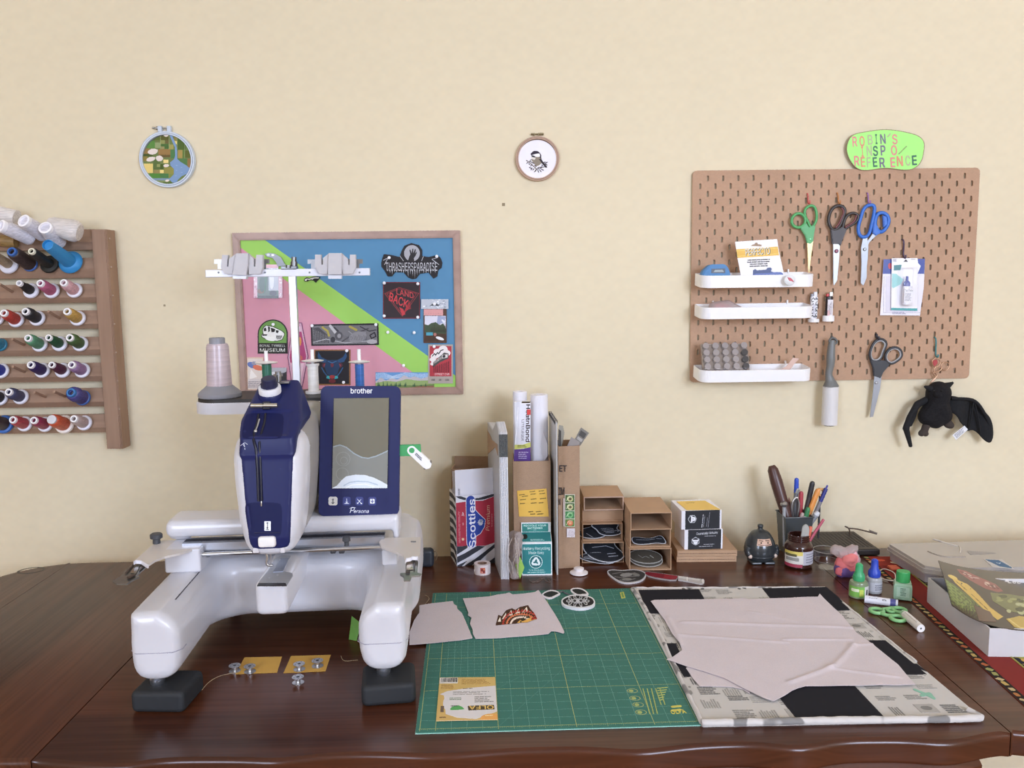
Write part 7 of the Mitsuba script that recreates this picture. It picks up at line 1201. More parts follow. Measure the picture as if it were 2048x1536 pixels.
# ---------------------------------------------------------------- ironing mat
NP, BKC = '#b9b4ac', '#242327'
iTL, iTR, iBR, iBL = [tab(*q, .006) for q in ((1263, 1175), (1651, 1173), (1966, 1437), (1403, 1448))]
ic = [V(p[0], p[1], TZ + .0004) for p in (iTL, iTR, iBR, iBL)]
im = thing('ironing_mat', 'quilted newsprint and black patchwork ironing mat lying right of the cutting mat', 'ironing mat')
k = Card(ic, (1.0, 1.0), .0055, dz=.00015); k.add(sg.box(0, 0, 1, 1).buffer(-.01).buffer(.01), NP)
A = np.array([[p[0], p[1]] for p in ic])
def im_uv(x, y):                                                  # bilinear inverse by a few Newton steps
    p = tab(*c7_([(x, y)])[0], .006)[:2]; u = v = .5
    for _ in range(12):
        f_ = A[0] * (1 - u) * (1 - v) + A[1] * u * (1 - v) + A[2] * u * v + A[3] * (1 - u) * v; du = (A[1] - A[0]) * (1 - v) + (A[2] - A[3]) * v; dv = (A[3] - A[0]) * (1 - u) + (A[2] - A[1]) * u
        s = np.linalg.solve(np.array([du, dv]).T, p - f_); u += s[0]; v += s[1]
    return (u, v)
blk = [[im_uv(*q) for q in g_] for g_ in ([(100, 82), (425, 78), (460, 140), (330, 210), (152, 208)], [(768, 74), (1128, 66), (1240, 190), (1165, 192), (815, 132)], [(242, 370), (300, 370), (380, 548), (345, 552)], [(1342, 354), (1430, 354), (1652, 536), (1545, 536), (1300, 420)], [(880, 602), (1265, 600), (1422, 766), (945, 770), (862, 665)])]
blk += [[im_uv(*q) for q in g_] for g_ in ([(1560, 480), (1600, 480), (1652, 520), (1600, 500)],)]
rngm = np.random.default_rng(12)
for cyy in range(15):
    for cxx in range(10):
        x, y = .045 + cxx * .094 + rngm.uniform(-.01, .01), .03 + cyy * .064 + rngm.uniform(-.008, .008); c = ['#86827b', '#98948c', '#6d6a65'][int(rngm.integers(3))]; q_ = rngm.random()
        if q_ < .15: k.rect(x, y, x + .07, y + .045, '#a09b93'); k.ell(x + .035, y + .022, .02, .012, '#78756f')
        elif q_ < .5: k.lines(x, y, .078, int(rngm.integers(3, 6)), .0095, c, th=.5, seed=cxx * 17 + cyy)
        elif q_ < .85: k.lines(x, y + .052, .05, int(rngm.integers(4, 8)), .0095, c, th=.5, rot=-90, seed=cxx * 17 + cyy)
for i in range(46):
    e = rngm.random(); s_ = i % 3; x, y = ((.012 + rngm.random() * .02, e), (e, .008 + rngm.random() * .015), (.965 + rngm.random() * .02, e))[s_]; k.ell(x, y, rngm.uniform(.004, .016), rngm.uniform(.004, .012), ['#8a867e', '#5f5c57', '#a8a49a'][i % 3], rngm.uniform(0, 90))
for g_ in blk: k.add(g_, BKC)
k.add(sg.LineString([im_uv(1590, 620), im_uv(1640, 640), im_uv(1690, 665), im_uv(1668, 640), im_uv(1625, 650)]).buffer(.006), '#7fae94')
k.put(im, 'patchwork', 'print_cloth', 'newsprint and black squares')
def bind(px, r, name):
    pts = [tab(*q, r + .0012) for q in c7_(px)]; m_ = tube(spline(pts, 10), r, 10); v = m_.vertices; m_.vertices += (fbm(v * 70, 2) - .5)[:, None] * V(.002, .002, .0025)
    g2 = np.random.default_rng(3); put(im, name, m_, pmat('binding_cloth', lambda p, n, uv: mix(mi.Color3f(.52, .49, .46), mi.Color3f(.2, .19, .18), smoothstep(.58, .70, mikit.fbm(p.x * 45, p.y * 45, 1, 2))), .9, .1) if 'binding_cloth' not in scene else 'binding_cloth', True)
bind([(440, 796), (700, 792), (1000, 786), (1400, 781), (1700, 776), (1900, 772), (1948, 768)], .0058, 'binding'); bind([(66, 74), (200, 290), (300, 505), (440, 795)], .0042, 'binding'); bind([(64, 70), (400, 72), (700, 70), (965, 68)], .0034, 'binding'); bind([(1200, 152), (1400, 315), (1595, 470)], .0034, 'binding'); bind([(1872, 728), (1905, 742), (1950, 768)], .0055, 'binding')
P7 = lambda pts, h=.008: sg.Polygon([tab(*q, h)[:2] for q in c7_(pts)])
Q = lambda x, y, h=.008: tab(*c7_([(x, y)])[0], h)
one('fabric_sheet', cloth(P7([(355, 500), (400, 480), (700, 480), (700, 640), (660, 615), (600, 603), (430, 600), (395, 560)]), .0066, wave=.0006, seed=2), CL, 'white fabric corner peeking out under the big sheet on the ironing mat', 'fabric', smooth=True)
big = P7([(165, 145), (185, 138), (400, 134), (640, 130), (660, 126), (700, 134), (900, 128), (1066, 122), (1076, 104), (1096, 126), (1150, 180), (1200, 225), (1270, 310), (1380, 395), (1500, 490), (1545, 545), (1592, 597), (1510, 600), (1400, 598), (1290, 603), (1000, 604), (960, 615), (925, 630), (888, 655), (865, 668), (828, 686), (795, 678), (760, 664), (660, 614), (560, 560), (470, 530), (355, 495), (290, 472), (250, 460), (285, 445), (335, 410), (320, 370), (280, 320), (240, 245)])
one('fabric_sheet', cloth(big, .0078, wave=.0016, seed=7, edge=.0065, freq=11, folds=[(a__, b__, w__ * .8, h__ * .8) for a__, b__, w__, h__ in [(Q(330, 260), Q(1260, 290), .006, .0035), (Q(320, 330), Q(900, 372), .005, .003), (Q(880, 356), Q(1240, 355), .004, .003), (Q(1260, 385), Q(1150, 500), .007, .004), (Q(1150, 500), Q(920, 585), .007, .004), (Q(1120, 505), Q(1500, 560), .005, .003), (Q(1240, 385), Q(1400, 380), .004, .0025), (Q(700, 205), Q(1010, 270), .007, .002), (Q(260, 230), Q(330, 380), .005, .003), (Q(380, 520), Q(590, 590), .004, .002)]]), CL, 'large creased white fabric sheet spread over the ironing mat', 'fabric', smooth=True)
# ---------------------------------------------------------------- notes, bobbins and tape by the machine
c9 = crop(200, 980, 3.01)
for pts, lb in (((870, 1008), (1096, 1004), (1066, 1100), (815, 1110)), 'left yellow note on the table under the machine with two bobbins'), (((1150, 1000), (1390, 993), (1358, 1092), (1104, 1103)), 'right yellow note on the table under the machine with two bobbins'):
    k = tcard(c9(pts), .0004, (100, 100), .0004); k.rect(0, 0, 100, 100, '#c8962a'); k.one('sticky_note', lb, 'note')
def bob(x, y, h, lb):
    o = tab(*c9([(x, y)])[0], h); t = thing('bobbin', lb, 'bobbin'); r = .0108
    put(t, 'spool', lathe([(.003, 0), (r, 0), (r, .0009), (.0042, .0012), (.0042, .0102), (r, .0105), (r, .0114), (.003, .0114), (.003, 0)], 28, axis(V(o[0], o[1], TZ + h), V(0, 0, 1))), mat('#bdbcbc', .2, .9), 40)
    for i in range(5): put(t, 'hole', lathe([(0, 0), (.0012, 0), (0, .0002)], 8, axis(V(o[0] + .0075 * math.cos(i * 1.257), o[1] + .0075 * math.sin(i * 1.257), TZ + h + .0114), V(0, 0, 1))), mat('#4a4038', .5))
bob(812, 1090, .0002, 'metal bobbin leftmost of all at the corner of the left yellow note'); bob(903, 1094, .0010, 'metal bobbin standing on the left yellow note'); bob(1200, 1080, .0010, 'metal bobbin on the left half of the right yellow note'); bob(1310, 1060, .0010, 'metal bobbin on the right half of the right yellow note'); bob(1193, 1160, .0002, 'metal bobbin alone on the bare table in front of the right yellow note')
c10 = crop(680, 1180, 5.91); q = [tab(*p, .0) for p in c10([(105, 588), (198, 606)])]
k = Card([q[0] + V(.004, .02, .042), q[1] + V(.006, .02, .030), q[1] + V(0, 0, .0005), q[0] + V(0, 0, .0005)], (10, 20), .0008); k.rect(0, 0, 10, 20, '#5a8f2c'); k.one('tape_strip', 'bright green strip standing on the table behind the right front leg of the machine', 'tape')
o = tab(853, 1136); t = thing('measuring_tape', 'small round dark case with a brown cord behind the machine at the right', 'case'); put(t, 'case', mv(rbox(-.018, .018, -.015, .015, 0, .046, .009), V(o[0], o[1] + .015, TZ + .0003)), mat('#262b33', .45), 40); put(t, 'cord', tube(spline([V(o[0] + .016, o[1] + .01, TZ + .038), V(o[0] + .024, o[1] + .006, TZ + .040), V(o[0] + .027, o[1] + .004, TZ + .030), V(o[0] + .024, o[1] + .004, TZ + .018)], 5), .0013, 6), mat('#6a5436', .6), True)
g = np.random.default_rng(6)
for pts, lb in (((845, 1222), (852, 1206), (858, 1196), (850, 1190)), 'curl of pale thread on the table at the upper left of the cutting mat'), (((682, 1312), (692, 1322), (706, 1321), (716, 1320)), 'short pale thread on the table beside the right riser block'), (((475, 1345), (440, 1352), (412, 1370), (404, 1380)), 'long fine pale thread on the table below the left note'):
    one('loose_thread', tube(spline([tab(*p, .001) for p in pts], 6), .0006, 5), mat('#a8906c', .7), lb, 'thread', smooth=True)
# ---------------------------------------------------------------- right end of the table
cR, cS, cP = crop(1640, 1000, 3.657), crop(1760, 1060, 6.4), crop(1460, 900, 4.8)
# table runner
def rpt(px, h=.0006): return tab(*px, h)
ra, rb_ = rpt((1752, 1140)), rpt((2048, 1412)); d = (rb_ - ra)[:2]; L = np.linalg.norm(d); ex = d / L; nx = V(-ex[1], ex[0])
ta, tb = -.10, L + .35; RWD = .34
P = lambda s, w: V(*(ra[:2] + ex * s + nx * w), TZ + .0003)
rn = thing('table_runner', 'red woven table runner with an orange leaf border lying on the table at the right', 'table runner')
k = Card([P(ta, 0), P(ta, RWD), P(tb, RWD), P(tb, 0)], (RWD * 1000, (tb - ta) * 1000), .0012, dz=.00015); Hh = (tb - ta) * 1000; W_ = RWD * 1000
k.rect(0, 0, W_, Hh, '#7c2a24'); k.rect(0, 0, 17, Hh, '#2e2620'); k.rect(72, 0, 150, Hh, '#2c2a30'); k.rect(W_ - 14, 0, W_, Hh, '#2e2620'); g = np.random.default_rng(9)
for i in range(int(Hh / 19)):
    y = 6 + i * 19 + g.uniform(-2, 2); c = ['#a8803c', '#a4562c', '#b0924c', '#a86a34', '#b09a68', '#8c8a4c'][int(g.integers(6))]; k.add(sa.rotate(sa.scale(star(0, 0, 1, 5, .82, i), 8.5 + g.uniform(-1.5, 1.5), 6 + g.uniform(-1, 1)), g.uniform(20, 80)), c) if False else k.add(sa.translate(sa.rotate(sa.scale(star(0, 0, 1, 4, .8, i), 9 + g.uniform(-2, 1), 6 + g.uniform(-1, 1)), g.uniform(30, 100)), 8.5 + g.uniform(-1, 1), y), c); k.ell(W_ - 7, y, 5, 5, c)
for i in range(int(Hh / 30)):
    y = 12 + i * 30; k.ell(92 + g.uniform(0, 40), y, 9, 12, ['#a8862c', '#7a8a3c', '#b05a2c', '#9a9a40'][i % 4], g.uniform(0, 90)); k.line([(80, y), (110, y + 10), (140, y - 8)], 3, '#8a7a3c'); k.ell(85 + g.uniform(0, 55), y + 14, 6, 7, '#c0963c')
k.rect(72, 0, 76, Hh, '#8c8034'); k.put(rn, 'cloth', 'print_cloth')
k = Card([P(ta, .015), P(ta, RWD - .02), P(ta + .07, RWD - .02), P(ta + .07, .015)], (300, 70), .0014, dz=.00015); k.rect(0, 0, 300, 70, '#8a2e22')
for i in range(9): k.ell(20 + i * 30, 30 + (i % 2) * 18, 12, 8, ['#c8502c', '#c8bca0', '#d07a30'][i % 3], 25 * i)
k.put(rn, 'end_pattern', 'print_cloth')
# grey lidded storage box
SB = mat('#aaa298', .35); ZL = .042
a, b = wal(1776, 1088, -.085), tab(1866, 1140, ZL)
z1 = TZ + ZL; q = [tab(*p, ZL)[:2] for p in ((1776, 1087), (1853, 1134), (1880, 1138))]; yb_ = tab(2040, 1077, ZL)[1]
pts = [(q[0][0] - .004, q[0][1]), (q[1][0] - .004, q[1][1] + .006), (q[1][0] + .016, q[1][1] - .008), (q[2][0], q[2][1]), (1.62, q[2][1] - .004), (1.62, yb_)]
f = sg.Polygon(pts).buffer(-.010).buffer(.010, 8)
sb = thing('storage_box', 'translucent grey lidded plastic storage box against the wall at the right end', 'storage box')
put(sb, 'tub', mv(ext(f.buffer(-.006), ZL - .008), V(0, 0, TZ + .0022)), mat('#a39c9c', .3), 40); put(sb, 'lid', [mv(ext(f, .010), V(0, 0, z1 - .016)), mv(ext(f.buffer(-.004), .007), V(0, 0, z1 - .0065)), mv(ext(f.buffer(.0018).difference(f.buffer(-.001)), .0035), V(0, 0, z1 - .017))], SB, False)
hz = z1 + .0009
def on_lid(pts, r=.0014): return tube(spline([tab(*q, hz - TZ) for q in cS(pts)], 5), r, 8)
put(sb, 'handle_ridge', [on_lid([(680, 118), (760, 140), (860, 170), (995, 208)], .0022)], mat('#c4bcb0', .3), True); put(sb, 'handle_ridge', on_lid([(612, 275), (700, 310), (830, 342), (960, 345), (1095, 345)], .0018), mat('#8c8276', .35), True); put(sb, 'handle_ridge', on_lid([(1015, 205), (1030, 240), (1020, 290)], .0015), mat('#bcb4a8', .3), True)
k = Card([tab(*q, hz - TZ) for q in cS([(1330, 375), (1560, 378), (1720, 500), (1445, 480)])], (100, 60), .0005); k.rect(0, 0, 100, 60, '#b8b4b0'); k.add([(4, 2), (75, 6), (96, 52), (90, 58), (40, 50)], '#4a6a8a'); k.line([(45, 25), (55, 30), (65, 26)], 3, '#c8d0d8'); k.put(sb, 'sticker', label='blue sticker')
k = Card([tab(*q, hz - TZ) for q in cS([(1100, 260), (1450, 285), (1500, 300), (1150, 320)])], (100, 30), .0002); k.add(sg.box(2, 2, 98, 28).buffer(-3).buffer(3), '#9c968f'); k.put(sb, 'lid_panel')
# open white box with the magazine
e0 = tab(1976, 1315); e1 = tab(1856, 1157, .055); Hb = wal(1976, 1259, e0[1])[2] - TZ
bd = V(e1[0] - e0[0], e1[1] - e0[1]); D = np.linalg.norm(bd); M = frame(V(e0[0], e0[1], TZ + .0018), V(bd[1], -bd[0], 0), V(bd[0], bd[1], 0)); Lw = .34
wb = thing('paper_box', 'open white cardboard box under the catalogue at the right frame edge', 'box'); put(wb, 'body', hollow(M, Lw, D, Hb, .003), mat('#bdb9b8', .6), False)
for i, (z, c) in enumerate(((.010, '#5c5a58'), (.020, '#2e3a40'))): one('magazine', mv(box(.006, Lw - .006, .006, D - .01 - i * .01, z - .009, z), M), mat(c, .4), ('grey' if i == 0 else 'dark blue') + ' magazine lying inside the open white box', 'magazine', smooth=False)
# the catalogue: a curling sheet with a picture
_top = spline([wal(1876, 1122, -.485), wal(1915, 1133, -.47), wal(1965, 1141, -.455), wal(2048, 1147, -.43), wal(2130, 1148, -.41)], 8); _bot = spline([wal(1903, 1211, -.655), wal(1926, 1227, -.69), wal(1950, 1240, -.722), wal(1985, 1252.5, -.752), wal(2048, 1262, -.768), wal(2130, 1266, -.775)], 8)
def _cat(u, w):
    L = []
    for c in (_top, _bot):
        s_ = np.r_[0, np.cumsum(np.linalg.norm(np.diff(c, axis=0), axis=1))]; s_ /= s_[-1]; L.append(np.stack([np.interp(u, s_, c[:, i]) for i in range(3)], 1))
    return L[0] * (1 - w)[:, None] + L[1] * w[:, None] + np.outer(np.sin(w * np.pi) * .004, V(0, 0, 1))
k = Card([_top[0], _top[-1], _bot[-1], _bot[0]], (1000, 640), .0016, dz=.0002, grid=70); k.surf = _cat
G = sg.box(0, 0, 1000, 640); k.add(G, '#4a4034')
k.add([(0, 300), (90, 330), (280, 430), (400, 520), (330, 620), (0, 640)], '#5f6a34'); k.add([(10, 320), (100, 360), (260, 470), (300, 560), (150, 600), (20, 560)], '#7c8a44')
k.add([(60, 210), (110, 205), (150, 240), (230, 260), (300, 330), (420, 470), (520, 540), (480, 580), (330, 480), (180, 360), (110, 300)], '#c8a43c'); k.line([(120, 270), (260, 380), (400, 500)], 9, '#7a6020'); k.ell(95, 225, 46, 30, '#d0b04c')
k.add([(150, 60), (220, 55), (330, 120), (460, 190), (520, 270), (480, 290), (380, 270), (260, 200), (170, 120)], '#8c4a44')
for i in range(26): x, y = 190 + g.uniform(0, 290), 0; k.ell(x, 70 + (x - 180) * .62 + g.uniform(-20, 40), g.uniform(12, 24), g.uniform(5, 10), ['#b08880', '#6a3430', '#c0a090'][i % 3], g.uniform(10, 60))
k.add([(420, 310), (560, 300), (780, 330), (1000, 350), (1000, 520), (760, 510), (560, 480), (440, 400)], '#6f7040')
for i in range(34): x, y = g.uniform(450, 990), g.uniform(330, 490); k.ell(x, y, g.uniform(16, 34), g.uniform(10, 20), ['#a8aa78', '#4c4e2c', '#8a8c50'][i % 3], g.uniform(-30, 40))
k.add([(540, 560), (640, 520), (800, 530), (1000, 560), (1000, 640), (700, 640), (600, 620)], '#b89a34'); k.line([(560, 560), (640, 620), (760, 640)], 10, '#d0b860'); k.add([(280, 500), (420, 520), (470, 600), (330, 640)], '#6a5444')
k.add([(530, 140), (545, 100), (560, 150)], '#e0dcd4'); k.text('Lee Valley', 555, 160, 58, '#d8d2c8', w=300, shear=.1); k.lines(680, 205, 180, 1, 18, '#b8b0a4', seed=2)
k.put(None, 'cat') if False else k.one('catalogue', 'dark garden catalogue with yellow fruit and red pods curling over the open white box', 'catalogue', m='print_gloss')
# flat black box with a bent wire
a, b = tab(1629, 1112), tab(1760, 1112); zt = wal(1760, 1099, b[1])[2] - TZ
bb = thing('flat_box', 'flat dark slotted box against the wall behind the coral bundle', 'box'); put(bb, 'body', rbox(a[0], b[0], b[1], -.012, TZ + .002, TZ + zt, .003), mat('#262220', .5), 40)
k = Card([V(a[0] + .004, -.016, TZ + zt + .0003), V(b[0] - .004, -.016, TZ + zt + .0003), V(b[0] - .004, b[1] + .004, TZ + zt + .0003), V(a[0] + .004, b[1] + .004, TZ + zt + .0003)], (130, 60), .0004); k.rect(0, 0, 130, 60, '#4c443c')
for i in range(15): k.rect(3 + i * 8.5, 6, 7 + i * 8.5, 52, '#3c352f')
k.put(bb, 'slotted_top'); 
yw = -.055; w = lambda x, y: wal(*cP([(x, y)])[0], yw)
wr = thing('wire_clip', 'thin brown wire stand with a small clip on the flat dark box', 'wire'); WM = mat('#4a3828', .5)
put(wr, 'stem', tube(spline([V(w(1155, 850)[0], yw, TZ + zt - .0005), w(1155, 845), w(1150, 800), w(1138, 752), w(1104, 733)], 5), .0018, 8), WM, True); put(wr, 'arm', tube(spline([w(1138, 752), w(1200, 756), w(1290, 775), w(1400, 802)], 5), .0018, 8), WM, True); put(wr, 'clip', [rod(w(1345, 780), w(1408, 803), .003, 8), rod(w(1335, 768), w(1395, 792), .0012, 6)], mat('#7a7068', .4, .5), 40)
# pen cup
a, b = wal(1561, 1036, -.165), wal(1637, 1046, -.165); base = tab(1580, 1118); s0, s1 = .036, .029; cxp, cyp = (a[0] + b[0]) / 2, -.128; zr = a[2]
pc = thing('pen_cup', 'square dark mesh pen cup with a wire rim full of pens against the wall', 'pen cup')
def sq_(s): return [(-s, -s), (s, -s), (s, s), (-s, s)]
for i in range(4):
    j = (i + 1) % 4; A0, A1 = sq_(s1)[i], sq_(s1)[j]; B0, B1 = sq_(s0)[i], sq_(s0)[j]
    v = np.array([[cxp + A0[0], cyp + A0[1], TZ + .001], [cxp + A1[0], cyp + A1[1], TZ + .001], [cxp + B1[0], cyp + B1[1], zr], [cxp + B0[0], cyp + B0[1], zr]])
    n_ = np.cross(v[1] - v[0], v[3] - v[0]); n_ /= np.linalg.norm(n_); v2 = v - n_ * .0008; put(pc, 'side', m3_ if False else trimesh.convex.convex_hull(np.vstack([v, v2])), mat('#3c4142', .4), False)
put(pc, 'bottom', box(cxp - s1, cxp + s1, cyp - s1, cyp + s1, TZ + .0005, TZ + .002), mat('#303436', .5), False); put(pc, 'rim', tube([V(cxp + x, cyp + y, zr) for x, y in sq_(s0 + .0008)], .0016, 8, True), mat('#7c8488', .3, .6), True)
k = Card([V(cxp + x, cyp - s1 - .0045, TZ + z) for x, z in ((-.020, .038), (-.004, .038), (-.004, .026), (-.020, .026))], (16, 12), .0004); k.rect(0, 0, 16, 12, '#6a6e6c'); k.put(pc, 'label', label='small grey label')
def pen(name, top, bot, r, cols, label, cat='pen', y=cyp, lean=0.0, prof=None, extra=None):
    """a stick whose upper end is at pixel top and that leaves the rim at pixel bot, standing on the cup's bottom; cols: [(share from the top, colour)]"""
    a, b = wal(*top, y + lean), wal(*bot, y); d = a - b; ln = np.linalg.norm(d); d /= ln; dn = b - d * min((b[2] - TZ - .004) / d[2], .075) if d[2] > .2 else b; t = thing(name, label, cat); s = 0.0
    for i, (sh, c) in enumerate(cols):
        p0, p1 = a - d * ln * s, (a - d * ln * sh if i < len(cols) - 1 else dn); q = np.linalg.norm(p0 - p1); M = axis(p1, p0 - p1)
        pr = [(0, 0), (r, 0), (r, q), (0, q)] if i else [(0, 0), (r, 0), (r, q - r * 1.2), (r * .8, q - r * .3), (r * .3, q), (0, q)]
        if prof and i == 0: pr = [(0, 0)] + [(r * k_, q * z_) for k_, z_ in prof] + [(0, q)]
        put(t, ('cap', 'barrel', 'tip', 'end')[i] if len(cols) > 1 else 'body', lathe(pr, 16, M), mat(c, .35), 40); s = sh
    return t
pp_ = lambda x, y: cP([(x, y)])[0]
pen('wooden_tool', pp_(400, 150), pp_(545, 640), .0160, [(1, '#4a2a22')], 'thick dark brown wooden handle leaning left in the pen cup', 'tool', cyp, .03, [(.75, 0), (.8, .3), (.95, .6), (1, .8), (.85, .95), (.5, 1)])
pen('pen', pp_(640, 268), pp_(625, 655), .0058, [(.36, '#2348b8'), (1, '#6f6f72')], 'grey pen with a blue cap, tallest in the cup', 'pen', cyp + .01)
pen('pen', pp_(684, 396), pp_(672, 660), .0058, [(1, '#a83440')], 'red pen beside the blue-capped one in the cup')
pen('pen', pp_(795, 300), pp_(715, 660), .0066, [(.42, '#26262a'), (1, '#3a3232')], 'black capped marker in the middle of the pen cup', 'pen', cyp + .004)
pen('pen', pp_(850, 372), pp_(735, 670), .0068, [(.68, '#dd8c28'), (1, '#c47a2a')], 'orange pen leaning right in the pen cup', 'pen', cyp - .006)
pen('pen', pp_(752, 548), pp_(718, 690), .0058, [(.62, '#2a7c48'), (1, '#dcdcdc')], 'green and white marker at the front of the pen cup', 'pen', cyp - .024)
pen('pen', pp_(936, 338), pp_(800, 650), .0052, [(.10, '#3d3a90'), (.50, '#2c3480'), (1, '#7d7a7c')], 'clicky blue pen with a grey barrel leaning furthest right', 'pen', cyp + .014, 0, [(.45, 0), (.45, .8), (.3, 1)])
pen('pencil', pp_(566, 455), pp_(580, 650), .0036, [(.2, '#7a4a34'), (1, '#5c4038')], 'short brown pencil behind the silver knob in the pen cup', 'pencil', cyp + .01, 0, [(1, 0), (.2, 1)])
pen('pen', pp_(700, 600), pp_(672, 690), .0050, [(1, '#b09a90')], 'pale brown stick at the front left of the pen cup', 'pen', cyp - .022)
t = pen('metal_punch', pp_(518, 520), pp_(520, 655), .0044, [(1, '#9a9c9e')], 'silver tool with a disc-shaped top at the left of the pen cup', 'tool', cyp - .018); o = wal(*pp_(518, 520), cyp - .018)
put(t, 'disc', lathe([(0, -.005), (.0085, -.004), (.0098, 0), (.0085, .004), (.004, .006), (0, .006)], 20, axis(o, V(0, -.3, 1))), mat('#b9bab8', .2, .9), 40)
t = thing('nail_clipper', 'silver pliers-like tool with a square end among the pens', 'tool'); yq = cyp - .006; q = lambda x, y: wal(*pp_(x, y), yq)
put(t, 'jaw', [tube(spline([q(615, 690), q(596, 560), q(612, 480), q(640, 450)], 5), .0034, 8)], CHR, True); put(t, 'jaw', [tube(spline([q(640, 690), q(662, 560), q(660, 500), q(640, 450)], 5), .0030, 8)], CHR, True); put(t, 'head', mv(rbox(-.004, .004, -.003, .003, 0, .014, .001), axis(q(640, 420), V(.4, 0, 1))), CHR); 
t = thing('tape_roll', 'orange tape ring behind the orange pen in the cup', 'tape'); o = wal(*pp_(872, 405), cyp + .020); put(t, 'ring', lathe([(.006, -.004), (.0115, -.004), (.0115, .004), (.006, .004), (.006, -.004)], 24, axis(o, V(.2, -1, .2))), mat('#c8924a', .5), 40); put(t, 'stem', rod(V(o[0] - .003, o[1], TZ + .03), o - V(.002, 0, .011), .0028, 8), mat('#3a3a3c', .5))
pen('clear_pen', pp_(850, 590), pp_(775, 690), .0075, [(.35, '#c2c4c8'), (1, '#85888c')], 'silver clipped clear pen at the right corner of the cup', 'pen', cyp - .02)
# brown jar with two brushes
o = tab(1605, 1140); R_ = .0345; o = V(o[0], o[1] + R_ * .9, TZ + .0005); jr = thing('glass_jar', 'small brown glass jar with a yellow and white label in front of the pen cup', 'jar')
pmat('brown_glass', lambda p, n, uv: mi.Color3f(.035, .012, .009) * (1 + 0 * p.x), .08, .6)
put(jr, 'glass', lathe([(0, 0), (R_ * .9, 0), (R_, .004), (R_, .050), (R_ * .97, .056), (R_ * .84, .063), (R_ * .74, .066), (R_ * .74, .082), (R_ * .66, .082), (R_ * .66, .064), (0, .060)], 44, axis(o, V(0, 0, 1))), 'brown_glass', 40)
for z in (.070, .075, .080): put(jr, 'neck_thread', tube([V(o[0] + R_ * .75 * math.cos(a_), o[1] + R_ * .75 * math.sin(a_), o[2] + z) for a_ in np.linspace(0, 2 * math.pi, 33)[:-1]], .0011, 6, True), 'brown_glass', True)
def band(a0, a1, z0, z1, r, col, n=16):
    an = np.linspace(a0, a1, n); v = [V(o[0] + r * math.sin(a_), o[1] - r * math.cos(a_), o[2] + z) for z in (z0, z1) for a_ in an]; f_ = [q for i in range(n - 1) for q in ([i, i + 1, n + i + 1], [i, n + i + 1, n + i])]; return trimesh.Trimesh(np.array(v), f_, process=False), mat(col, .5)
lb = put(jr, 'label', *band(-1.5, 1.5, .012, .046, R_ + .0004, '#d2cdc2'), True, label='white paper label')
for nm, ar in (('yellow_patch', (-1.5, -.05, .036, .046, R_ + .0006, '#d0bc4c')), ('red_band', (-1.5, -.05, .006, .014, R_ + .0006, '#9c2c44')), ('dark_band', (-1.4, -.45, .033, .039, R_ + .0008, '#5c5430')), ('grey_text', (-1.3, -.3, .022, .030, R_ + .0008, '#8a8780')), ('blue_grey_side', (.0, 1.5, .012, .046, R_ + .0006, '#b4b3bc'))): put(lb, nm, *band(*ar), True)
for i in range(4): put(lb, 'text_line', *band(.2, 1.1 + .1 * (i % 2), .018 + i * .0065, .0205 + i * .0065, R_ + .0008, '#85848e'), True)
q = lambda x, y, yy: wal(*pp_(x, y), yy); yj = o[1] - .004
t = thing('brush', 'red and pink brush handle leaning out of the brown jar to the right', 'brush'); put(t, 'handle', tube(spline([q(745, 900, yj), q(790, 830, yj), q(850, 740, yj), q(900, 665, yj)], 5), np.linspace(.0042, .0032, 16), 10), mat('#b0485c', .35), True); put(t, 'orange_part', tube([q(735, 900, yj - .008), q(765, 790, yj - .008), q(775, 735, yj - .008)], .0045, 8), mat('#d0603a', .5), True)
t = thing('paddle', 'pale grey paddle standing in the brown jar', 'tool'); put(t, 'blade', wext(spline(cP([(690, 880), (690, 790), (705, 730), (735, 715), (760, 745), (757, 820), (735, 880)]), 4, True).tolist(), yj - .014, .003, .001), mat('#9d9b92', .5), False)
# clear cup
o = tab(1660, 1142); o = V(o[0], o[1] + .027, TZ + .0005); cc_ = thing('clear_cup', 'low clear plastic cup between the jar and the coral bundle', 'cup')
put(cc_, 'wall', lathe([(0, 0), (.022, 0), (.026, .018), (.028, .020), (.0305, .044), (.0315, .045)], 40, axis(o, V(0, 0, 1))), 'clear_plastic', 40); put(cc_, 'rim', tube([V(o[0] + .0312 * math.cos(a_), o[1] + .0312 * math.sin(a_), o[2] + .045) for a_ in np.linspace(0, 2 * math.pi, 41)[:-1]], .0012, 8, True), mat('#8a8884', .2), True); put(cc_, 'ridge', tube([V(o[0] + .0275 * math.cos(a_), o[1] + .0275 * math.sin(a_), o[2] + .019) for a_ in np.linspace(0, 2 * math.pi, 41)[:-1]], .0008, 6, True), mat('#6f6c68', .2), True)
# coral bundle in a bag
o = tab(1697, 1158); o = V(o[0], o[1] + .026, TZ + .0005); cb_ = thing('yarn_bundle', 'coral pink bundle with a purple mesh base in a clear bag behind the glue bottles', 'bundle')
def lump(c, r, e, amp, fr, seed): m_ = blob([[c, c + V(*e)]], [(r, r * .8)], .004, 3); v = m_.vertices; m_.vertices += ((fbm(v * fr, 3, seed) - .5) * amp)[:, None] * (v - c) / (np.linalg.norm(v - c, axis=1)[:, None] + 1e-6); return m_
put(cb_, 'coral_lump', lump(o + V(.002, 0, .026), .0255, (.004, 0, .012), .010, 60, 1), mat('#d4686a', .8), True); put(cb_, 'coral_fold', lump(o + V(.006, -.012, .040), .017, (.006, 0, .006), .007, 80, 2), mat('#dc7472', .8), True); put(cb_, 'coral_fold', lump(o + V(-.014, -.014, .016), .012, (-.004, 0, -.002), .006, 90, 4), mat('#c85a60', .8), True)
